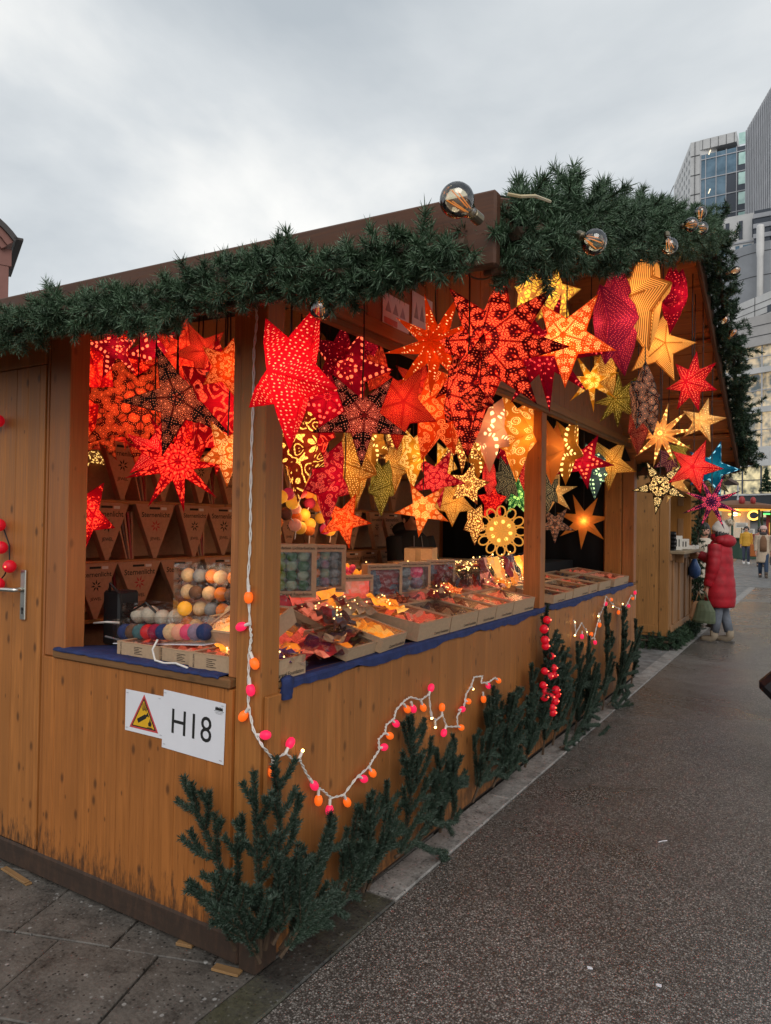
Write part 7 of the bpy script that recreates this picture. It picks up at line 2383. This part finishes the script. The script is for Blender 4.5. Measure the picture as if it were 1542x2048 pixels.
    part('sign', MB().box((-.05, -.04, 3.35), (.30, -.02, 3.45)).box((.04, -.04, 2.9), (.16, -.02, 3.35)), M_clad, s)


far_market()


# ------------------------------------------------------------------ people
M_skin = mat_plain('skin', (0.52, 0.27, 0.19), .5, var=.08, scale=20)
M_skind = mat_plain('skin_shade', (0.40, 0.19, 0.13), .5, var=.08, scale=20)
M_hair = mat_plain('dark_hair', (0.018, 0.012, 0.010), .45, var=.3, scale=120)
M_eye = mat_plain('eye', (0.02, 0.015, 0.012), .2)
M_lip = mat_plain('lip', (0.40, 0.10, 0.09), .4)


def skin_body(J, E, root, mat, parent, name='body'):
    """One continuous body grown over a skeleton. J: {joint: (pos, radius)}, E: edges."""
    keys = list(J)
    me = bpy.data.meshes.new(name)
    me.from_pydata([J[k][0] for k in keys], [(keys.index(a), keys.index(b)) for a, b in E], [])
    ob = bpy.data.objects.new(name, me)
    COL.objects.link(ob)
    sk = ob.modifiers.new('skin', 'SKIN')
    lay = me.skin_vertices[0].data if me.skin_vertices else None
    if lay:
        for i, k in enumerate(keys):
            r = J[k][1]
            lay[i].radius = r if isinstance(r, tuple) else (r, r)
            lay[i].use_root = (k == root)
    ob.modifiers.new('sub', 'SUBSURF').levels = 2
    ob.modifiers['sub'].render_levels = 2
    dg = bpy.context.evaluated_depsgraph_get()
    dg.update()
    ev = ob.evaluated_get(dg)
    m2 = bpy.data.meshes.new_from_object(ev)
    bpy.data.objects.remove(ob)
    m2.materials.clear(); m2.materials.append(mat)
    m2.polygons.foreach_set('use_smooth', [True] * len(m2.polygons))
    return part(name, m2, None, parent)


def loft(rings, seg=18):
    """rings: (centre, rx, ry) ellipses stacked along any path (ellipse axes x and y unless tilted)."""
    b = MB(); vs = []; fs = []
    for (c, rx, ry) in rings:
        for k in range(seg):
            t = 2 * PI * k / seg
            vs.append((c[0] + math.cos(t) * rx, c[1] + math.sin(t) * ry, c[2]))
    n = len(rings)
    for i in range(n - 1):
        for k in range(seg):
            k2 = (k + 1) % seg
            fs.append((i * seg + k, i * seg + k2, (i + 1) * seg + k2, (i + 1) * seg + k))
    fs.append(tuple(range(seg))[::-1]); fs.append(tuple((n - 1) * seg + k for k in range(seg)))
    b.add(vs, fs)
    return b


def puffed(rings, bands, puff, seg=20):
    """Quilted garment: interpolate rings and bulge between seams."""
    out = []
    zs = [r[0][2] for r in rings]
    N = bands * 5
    for i in range(N + 1):
        t = i / N * (len(rings) - 1); k = min(int(t), len(rings) - 2); f = t - k
        a, b = rings[k], rings[k + 1]
        c = tuple(a[0][j] * (1 - f) + b[0][j] * f for j in range(3))
        u = (i % 5) / 5
        q = puff * abs(math.sin(PI * u)) ** .6
        out.append((c, a[1] * (1 - f) + b[1] * f + q, a[2] * (1 - f) + b[2] * f + q))
    return loft(out, seg)


def puff_tube(pts, rs, bands, puff, seg=12):
    P = []; R = []
    n = len(pts) - 1
    N = bands * 5
    for i in range(N + 1):
        t = i / N * n; k = min(int(t), n - 1); f = t - k
        P.append(Vector(pts[k]).lerp(Vector(pts[k + 1]), f))
        R.append(rs[k] * (1 - f) + rs[k + 1] * f + puff * abs(math.sin(PI * (i % 5) / 5)) ** .6)
    return MB().tube(P, R, seg)


def skeleton(pose):
    """Adult of 1.68 m facing local -y. pose overrides joints."""
    J = {'pelvis': ((0, 0, .93), (.115, .095)), 'waist': ((0, 0, 1.10), (.105, .08)), 'chest': ((0, 0, 1.28), (.125, .09)), 'neck': ((0, .01, 1.44), .048), 'jaw': ((0, -.012, 1.515), .066),
         'skull': ((0, .002, 1.585), .088), 'crown': ((0, .012, 1.635), .062), 'nose': ((0, -.102, 1.545), .012)}
    for s, n in ((1, 'l'), (-1, 'r')):
        J['sh' + n] = ((s * .165, .005, 1.375), .055); J['el' + n] = ((s * .205, .01, 1.10), .040); J['wr' + n] = ((s * .215, -.04, .865), .027); J['pa' + n] = ((s * .215, -.055, .80), (.034, .018))
        J['hi' + n] = ((s * .085, 0, .88), .082); J['kn' + n] = ((s * .095, -.012, .49), .054); J['an' + n] = ((s * .10, .02, .085), .036); J['to' + n] = ((s * .11, -.13, .030), .032)
    J.update(pose)
    E = [('pelvis', 'waist'), ('waist', 'chest'), ('chest', 'neck'), ('neck', 'jaw'), ('jaw', 'skull'), ('skull', 'crown'), ('jaw', 'nose')]
    for n in 'lr':
        E += [('chest', 'sh' + n), ('sh' + n, 'el' + n), ('el' + n, 'wr' + n), ('wr' + n, 'pa' + n), ('pelvis', 'hi' + n), ('hi' + n, 'kn' + n), ('kn' + n, 'an' + n), ('an' + n, 'to' + n)]
        p = Vector(J['pa' + n][0]); w = Vector(J['wr' + n][0])
        d = (p - w).normalized()
        for q, (off, ln) in enumerate(((-.024, .060), (-.008, .075), (.008, .072), (.024, .055))):
            a = p + d * .03 + Vector((0, off, 0)); m = a + d * ln * .55; e = m + (d + Vector((-.5 if n == 'l' else .5, 0, 0))).normalized() * ln * .5
            J['f%s%d' % (n, q)] = (tuple(m), .0085); J['g%s%d' % (n, q)] = (tuple(e), .0075)
            E += [('pa' + n, 'f%s%d' % (n, q)), ('f%s%d' % (n, q), 'g%s%d' % (n, q))]
        th = w.lerp(p, .5) + Vector((0, -.034, 0)); J['th' + n] = (tuple(th), .011); J['tt' + n] = (tuple(th + d * .04 + Vector((0, -.012, 0))), .009)
        E += [('wr' + n, 'th' + n), ('th' + n, 'tt' + n)]
    return J, E


def face(s, J, hair=True, hairlen=0.0):
    sk = Vector(J['skull'][0]); jw = Vector(J['jaw'][0])
    for x in (-.031, .031):
        part('eye', MB().ball((sk.x + x, jw.y - .073, sk.z - .018), .011, 8, 6), M_eye, s)
        part('ear', MB().ball((sk.x + x * 2.75, sk.y + .01, sk.z - .03), .024, 8, 6, (.45, .7, 1.2)), M_skin, s, smooth=True)
    part('mouth', MB().ball((jw.x, jw.y - .064, jw.z - .012), .022, 8, 6, (1.1, .4, .4)), M_lip, s, smooth=True)
    if hair:
        b = MB().ball((sk.x, sk.y + .022, sk.z + .022), .101, 16, 10, (1, 1.02, 1.02))
        if hairlen:
            for k in range(9):
                a = PI * (.0 + k / 8)
                x = math.cos(a) * .085; y = abs(math.sin(a)) * .075 + .01
                b.tube([(sk.x + x * .9, sk.y + y, sk.z + .03), (sk.x + x * 1.05, sk.y + y * 1.05, sk.z - .08), (sk.x + x * 1.05, sk.y + y * 1.1, sk.z - hairlen)], [.035, .036, .018], 8)
        part('hair', b, M_hair, s, smooth=True)


def legs(s, J, mat, r=(.098, .066, .050), top=.96, hem=.10):
    b = MB()
    for n in 'lr':
        h = Vector(J['hi' + n][0]); k = Vector(J['kn' + n][0]); a = Vector(J['an' + n][0])
        h = h + Vector((0, 0, .03))
        a2 = a + (k - a).normalized() * max(0, hem - .085)
        b2 = MB().tube([h, h.lerp(k, .5), k, k.lerp(a2, .5), a2], [r[0], (r[0] + r[1]) / 2 + .006, r[1], (r[1] + r[2]) / 2 + .004, r[2]], 12)
        part('trouser_leg', b2, mat, s, smooth=True)


def shoes(s, J, mat, sole, h=.11):
    for n in 'lr':
        a = Vector(J['an' + n][0]); t = Vector(J['to' + n][0]); d = (t - a); d.z = 0; d.normalize()
        z0 = min(a.z - .085, t.z - .03)
        up = MB().tube([a + Vector((0, 0, h - .085)), a + Vector((0, 0, 0)), Vector((a.x, a.y, z0 + .045)) + d * .03, Vector((t.x, t.y, z0 + .04)) - d * .01, Vector((t.x, t.y, z0 + .028)) + d * .035], [.056, .054, .056, .046, .026], 12)
        o = part('boot', up, mat, s, smooth=True)
        side = Vector((-d.y, d.x, 0))
        hp = Vector((a.x, a.y, 0)) - d * .055; tp = Vector((t.x, t.y, 0)) + d * .06
        poly = [hp + side * .036, hp.lerp(tp, .6) + side * .046, tp + side * .02, tp - side * .02, hp.lerp(tp, .6) - side * .046, hp - side * .036]
        part('sole', MB().prism([(p.x, p.y) for p in poly][::-1], 'z', z0 - .004 if z0 > 0.01 else .002, z0 + .022), sole, o)


def red_coat():
    p = (0.487, 9.172, 0.000)
    s = thing('person', 'woman in a long red puffer coat and pale bobble hat standing at the neighbouring counter', 'person', (p[0] - .02, p[1], 0.0), math.radians(-104))
    J, E = skeleton({'lul': 0} if False else {})
    J['ell'] = ((.225, .01, 1.08), .04); J['wrl'] = ((.215, -.07, .80), .027); J['pal'] = ((.215, -.085, .735), (.034, .018))
    J['elr'] = ((-.19, -.16, 1.14), .04); J['wrr'] = ((-.12, -.33, 1.22), .027); J['par'] = ((-.11, -.385, 1.26), (.034, .018))
    J['hil'] = ((.085, .01, .88), .08); J['knl'] = ((.10, .03, .48), .05); J['anl'] = ((.11, -.02, .085), .036); J['tol'] = ((.12, -.17, .03), .032)
    J['hir'] = ((-.085, .01, .88), .08); J['knr'] = ((-.09, .03, .48), .05); J['anr'] = ((-.07, .13, .085), .036); J['tor'] = ((-.07, -.02, .03), .032)
    J2, E = skeleton({k: J[k] for k in ('ell', 'wrl', 'pal', 'elr', 'wrr', 'par', 'hil', 'knl', 'anl', 'tol', 'hir', 'knr', 'anr', 'tor')})
    J = J2
    skin_body(J, E, 'pelvis', M_skin, s)
    face(s, J, True, 0.17)
    M_red = mat_plain('red_nylon', (0.33, 0.004, 0.013), .6, var=.25, scale=11, bump=1.0)
    M_jean = mat_plain('grey_jeans', (0.13, 0.145, 0.175), .8, var=.15, scale=25)
    M_tan = mat_plain('tan_suede', (0.24, 0.19, 0.135), .8); M_sole = mat_plain('grey_sole', (.10, .09, .08), .8)
    M_knit = mat_plain('pale_knit', (0.58, 0.51, 0.45), .9, var=.12, scale=140, bump=.5)
    rings = [((0, .015, .50), .205, .185), ((0, .015, .64), .225, .200), ((0, .01, .82), .225, .195), ((0, .005, 1.0), .215, .175), ((0, .005, 1.18), .215, .165), ((0, .01, 1.34), .195, .145), ((0, .012, 1.43), .120, .105), ((0, .012, 1.47), .085, .085)]
    part('coat', puffed(rings, 8, .007), M_red, s, smooth=True)
    for n in 'lr':
        pts = [J['sh' + n][0], Vector(J['sh' + n][0]).lerp(Vector(J['el' + n][0]), .5), J['el' + n][0], Vector(J['el' + n][0]).lerp(Vector(J['wr' + n][0]), .5), J['wr' + n][0]]
        part('sleeve', puff_tube(pts, [.094, .090, .082, .072, .056], 6, .006), M_red, s, smooth=True)
    # folded down hood on the back of the shoulders
    hood = MB()
    for (c, r, sq) in (((0, .10, 1.43), .125, (1.35, .95, .78)), ((.10, .06, 1.44), .085, (1, 1, .8)), ((-.10, .06, 1.44), .085, (1, 1, .8))):
        hood.ball(c, r, 16, 10, sq)
    part('hood', hood, M_red, s, smooth=True)
    part('collar', loft([((0, .0, 1.44), .115, .105), ((0, -.01, 1.50), .110, .105), ((0, -.01, 1.53), .095, .095)]), M_red, s, smooth=True)
    legs(s, J, M_jean, (.10, .068, .058), hem=.15)
    shoes(s, J, M_tan, M_sole, .17)
    sk = Vector(J['skull'][0])
    hat = MB()
    prof = [(.112, -.045), (.116, -.03), (.116, .012), (.112, .016), (.108, .045), (.094, .082), (.066, .108), (.03, .12), (.002, .124)]
    T = Matrix.Translation((sk.x, sk.y + .018, sk.z + .012)) @ Matrix.Rotation(math.radians(-22), 4, 'X')
    hat.lathe(prof, 22, T)
    h = part('hat', hat, M_knit, s, smooth=True)
    pom = MB(); pc = T @ Vector((0, .075, .135))
    pom.ball(pc, .048, 10, 8)
    po = part('pompom', pom, mat_plain('pale_fur', (.55, .47, .36), .95), h, smooth=True)
    seg = []
    for k in range(60):
        d = Vector([random.gauss(0, 1) for _ in range(3)]).normalized(); seg.append((tuple(pc + d * .03), tuple(pc + d * .055)))
    v, f = needles_on(seg, 900, .02, .003, 30)
    part('fur', np_mesh('fur', v, f, MATS['pale_fur']), None, h, kind='stuff')
    # bags in her left hand
    W = s.matrix_basis @ Vector(J['pal'][0]) if False else None
    th = math.radians(-104)
    def world(q): return (p[0] - .02 + math.cos(th) * q[0] - math.sin(th) * q[1], p[1] + math.sin(th) * q[0] + math.cos(th) * q[1], q[2])
    M_olive = mat_plain('olive_bag', (.085, .105, .060), .7, var=.2, scale=12); M_kb = mat_plain('brown_paper', (.30, .17, .09), .8, var=.15, scale=12)
    for (off, m, w, d, h, lab) in (((.245, -.10, .68), M_olive, .17, .085, .31, 'slouching olive green shopping bag held by the woman in red'), ((.205, -.20, .66), M_kb, .14, .07, .25, 'brown paper shopping bag held behind the olive green one')):
        c = world(off)
        b = thing('shopping_bag', lab, 'bag', c, th + PI / 2 * 0 + 1.57)
        body = MB()
        vs = []
        for (zz, ww, dd) in ((0, .45, .3), (-.04, .62, .6), (-h * .45, .9, .95), (-h * .9, 1.05, 1.05), (-h, .95, .95)):
            vs.append(((0.01 * math.sin(zz * 30), 0, zz - .09), w * ww * .9, d * dd * .8))
        part('body', loft(vs, 14), m, b, smooth=False)
        part('strap', MB().tube([(-.05, .02, -.10), (-.02, .01, -.01), (0, 0, .045), (.02, .01, -.01), (.05, .02, -.10)], .008, 6), m, b, smooth=True)


red_coat()


def walker(label, pos, rz, coat, coatlen, trouser, shoe, hat=None, hairlen=.2, stride=.16, extra=None, scale=1.0, bag=None):
    s = thing('person', label, 'person', (*pos, 0.0), rz)
    s.scale = (scale,) * 3
    ps = {'knl': ((.09, -.10, .50), .054), 'anl': ((.09, -stride, .085), .036), 'tol': ((.10, -stride - .15, .034), .032), 'knr': ((-.09, .02, .48), .054), 'anr': ((-.09, stride, .12), .036), 'tor': ((-.09, stride - .13, .03), .032),
          'ell': ((.215, .05, 1.10), .04), 'wrl': ((.22, .02, .86), .027), 'pal': ((.22, .0, .79), (.034, .018))}
    if extra: ps.update(extra)
    J, E = skeleton(ps)
    skin_body(J, E, 'pelvis', M_skin, s)
    face(s, J, True, hairlen)
    z0 = coatlen
    rings = [((0, .01, z0), .215 if z0 < .8 else .19, .165), ((0, .01, (z0 + 1.0) / 2), .20, .155), ((0, .005, 1.06), .175, .130), ((0, .005, 1.25), .185, .135), ((0, .008, 1.37), .165, .115), ((0, .01, 1.445), .085, .08)]
    part('coat', puffed(rings, 6, .004), coat, s, smooth=True)
    for n in 'lr':
        pts = [J['sh' + n][0], Vector(J['sh' + n][0]).lerp(Vector(J['el' + n][0]), .5), J['el' + n][0], Vector(J['el' + n][0]).lerp(Vector(J['wr' + n][0]), .5), J['wr' + n][0]]
        part('sleeve', puff_tube(pts, [.078, .072, .064, .058, .046], 5, .003), coat, s, smooth=True)
    legs(s, J, trouser, (.098, .064, .052))
    shoes(s, J, shoe, shoe, .20)
    if hat:
        sk = Vector(J['skull'][0])
        part('hat', MB().lathe([(.105, -.02), (.108, .0), (.106, .03), (.098, .06), (.075, .092), (.03, .11), (.002, .112)], 18, Matrix.Translation((sk.x, sk.y + .012, sk.z + .015))), hat, s, smooth=True)
    return s, J


def crowd():
    M_beige = mat_plain('beige_wool', (.44, .34, .25), .9); M_jeans = mat_plain('blue_jeans', (.025, .045, .085), .8); M_boot = mat_plain('brown_leather', (.06, .042, .03), .6)
    M_brown = mat_plain('brown_knit', (.17, .085, .045), .9); M_pinkh = mat_plain('pale_pink_knit', (.55, .36, .32), .9)
    p = (-0.052, 24.489, 0.000)
    s, J = walker('woman in an open beige coat and pale knit hat walking toward the stall', (p[0] + .12, p[1]), 0.05, M_beige, .50, M_jeans, M_boot, M_pinkh, .24)
    part('jumper', loft([((0, -.125, .86), .10, .05), ((0, -.115, 1.06), .105, .045), ((0, -.105, 1.24), .10, .05), ((0, -.07, 1.38), .06, .05)]), M_brown, s, smooth=True)
    part('scarf', loft([((0, -.01, 1.40), .105, .10), ((0, -.015, 1.44), .115, .11), ((0, -.012, 1.49), .095, .095)]), mat_plain('dark_scarf', (.05, .04, .04), .9), s, smooth=True)
    b = thing('handbag', 'dark grey handbag at the side of the woman in beige', 'bag', (p[0] + .44, p[1] - .05, .42))
    part('body', bx((-.12, -.06, 0), (.16, .06, .28)), mat_plain('grey_leather', (.09, .08, .08), .6), b, .02)
    part('strap', MB().tube([(-.08, 0, .27), (-.06, 0, .62), (-.12, 0, .95)], .012, 6), MATS['grey_leather'], b)
    p2 = (-1.113, 34.028, 0.000)
    sc = 1.0
    M_yel = mat_plain('mustard_jacket', (.52, .27, .025), .7)
    s, J = walker('person in a mustard yellow jacket and jeans half behind the woman in beige', (p2[0] - .1, p2[1]), .1, M_yel, .80, mat_plain('slate_jeans', (.06, .07, .11), .8), mat_plain('white_sneaker', (.7, .68, .66), .6), None, .05, .06)
    b = thing('tote_bag', 'orange brown tote bag carried before the mustard jacket', 'bag', (p2[0] + .28, p2[1] - .35, .35))
    part('body', bx((-.20, -.07, 0), (.20, .07, .55)), mat_plain('rust_fabric', (.36, .10, .02), .8), b, .03)
    part('strap', MB().tube([(-.14, 0, .54), (-.08, 0, .80), (.08, 0, .80), (.14, 0, .54)], .014, 6), MATS['rust_fabric'], b)
    s, J = walker('person in a rose brown jacket between the mustard jacket and the beige coat', (p2[0] + .62, p2[1] - 2.2), .1, mat_plain('rose_jacket', (.36, .16, .11), .8), .82, MATS['slate_jeans'], M_boot, None, .1, .05)
    # someone pale behind the woman in red
    s, J = walker('person in a pale cream coat mostly hidden behind the woman in red', (.06, 10.75), .6, mat_plain('cream_coat', (.55, .47, .38), .85), .55, M_jeans, M_boot, None, .2, .03)
    for i, (u, v, c, lab) in enumerate(((1452, 1098, (.03, .03, .035), 'distant person in black by the round bar'), (1478, 1100, (.22, .22, .23), 'distant person in grey beside the menu boards'), (1487, 1098, (.45, .43, .42), 'distant person in white under the ring lamps'))):
        q = [(-3.273, 48.704, 0.000), (-3.048, 51.334, 0.000), (-2.684, 50.588, 0.000)][i]
        walker(lab, (q[0], q[1]), [.4, 2.6, 1.0][i], mat_plain('coat_tone_%s' % 'abc'[i], c, .8), .75, M_jeans, M_boot, None, .05, .04)
    # passer-by cut off at the right edge
    M_blk = mat_plain('black_coat', (.012, .012, .014), .7)
    s, J = walker('passer-by in a black coat just entering at the right edge', (1.66, 4.75), 2.9, M_blk, .62, M_jeans, M_boot, None, .12, .12)
    b = thing('handbag', 'glossy black handbag swinging in at the right picture edge', 'bag', (1.55, 3.02, .66), 0, rot=(0, math.radians(45), .2))
    part('body', bx((-.13, -.05, -.13), (.13, .05, .13)), mat_plain('black_leather', (.012, .011, .014), .28), b, .03)
    part('strap', MB().tube([(-.12, 0, .12), (-.25, 0, .25), (-.36, 0, .36)], .012, 6), MATS['black_leather'], b)
    s, J = walker('passer-by in a black coat with a handbag, nearest the right edge', (1.80, 3.12), 3.0, mat_plain('charcoal_coat', (.016, .015, .017), .7), .60, M_jeans, M_boot, None, .12, .10)
    # the vendor behind the counter
    v = (-1.62, 3.95)
    s = thing('person', 'vendor in a black hooded jacket standing in the dark stall behind the fairy lights', 'person', (v[0], v[1], .10), math.radians(60))
    J, E = skeleton({'skull': ((0, -.03, 1.575), .088), 'jaw': ((0, -.055, 1.505), .066), 'nose': ((0, -.15, 1.525), .012), 'crown': ((0, -.01, 1.63), .062), 'ell': ((.20, -.08, 1.10), .04), 'wrl': ((.14, -.25, .98), .027), 'pal': ((.12, -.31, .97), (.034, .018)), 'elr': ((-.20, -.08, 1.10), .04), 'wrr': ((-.14, -.25, .98), .027), 'par': ((-.12, -.31, .97), (.034, .018))})
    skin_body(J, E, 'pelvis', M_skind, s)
    face(s, J, True, 0)
    M_hood = mat_plain('black_fleece', (.010, .009, .010), .9)
    part('jacket', puffed([((0, .01, .80), .20, .15), ((0, .005, 1.06), .205, .15), ((0, .005, 1.25), .225, .155), ((0, .008, 1.37), .20, .13), ((0, .01, 1.45), .09, .09)], 5, .003), M_hood, s, smooth=True)
    for n in 'lr':
        pts = [J['sh' + n][0], J['el' + n][0], J['wr' + n][0]]
        part('sleeve', puff_tube(pts, [.085, .072, .05], 4, .004), M_hood, s, smooth=True)
    part('hood', MB().ball((0, .09, 1.45), .12, 14, 9, (1.2, .8, .7)), M_hood, s, smooth=True)
    part('drawcord', MB().tube([(.04, -.13, 1.40), (.045, -.155, 1.28)], .004, 5).tube([(-.04, -.13, 1.40), (-.05, -.155, 1.25)], .004, 5), MATS['grey_cable'], s)
    legs(s, J, mat_plain('black_trousers', (.012, .012, .014), .8)); shoes(s, J, M_boot, M_boot, .15)


crowd()
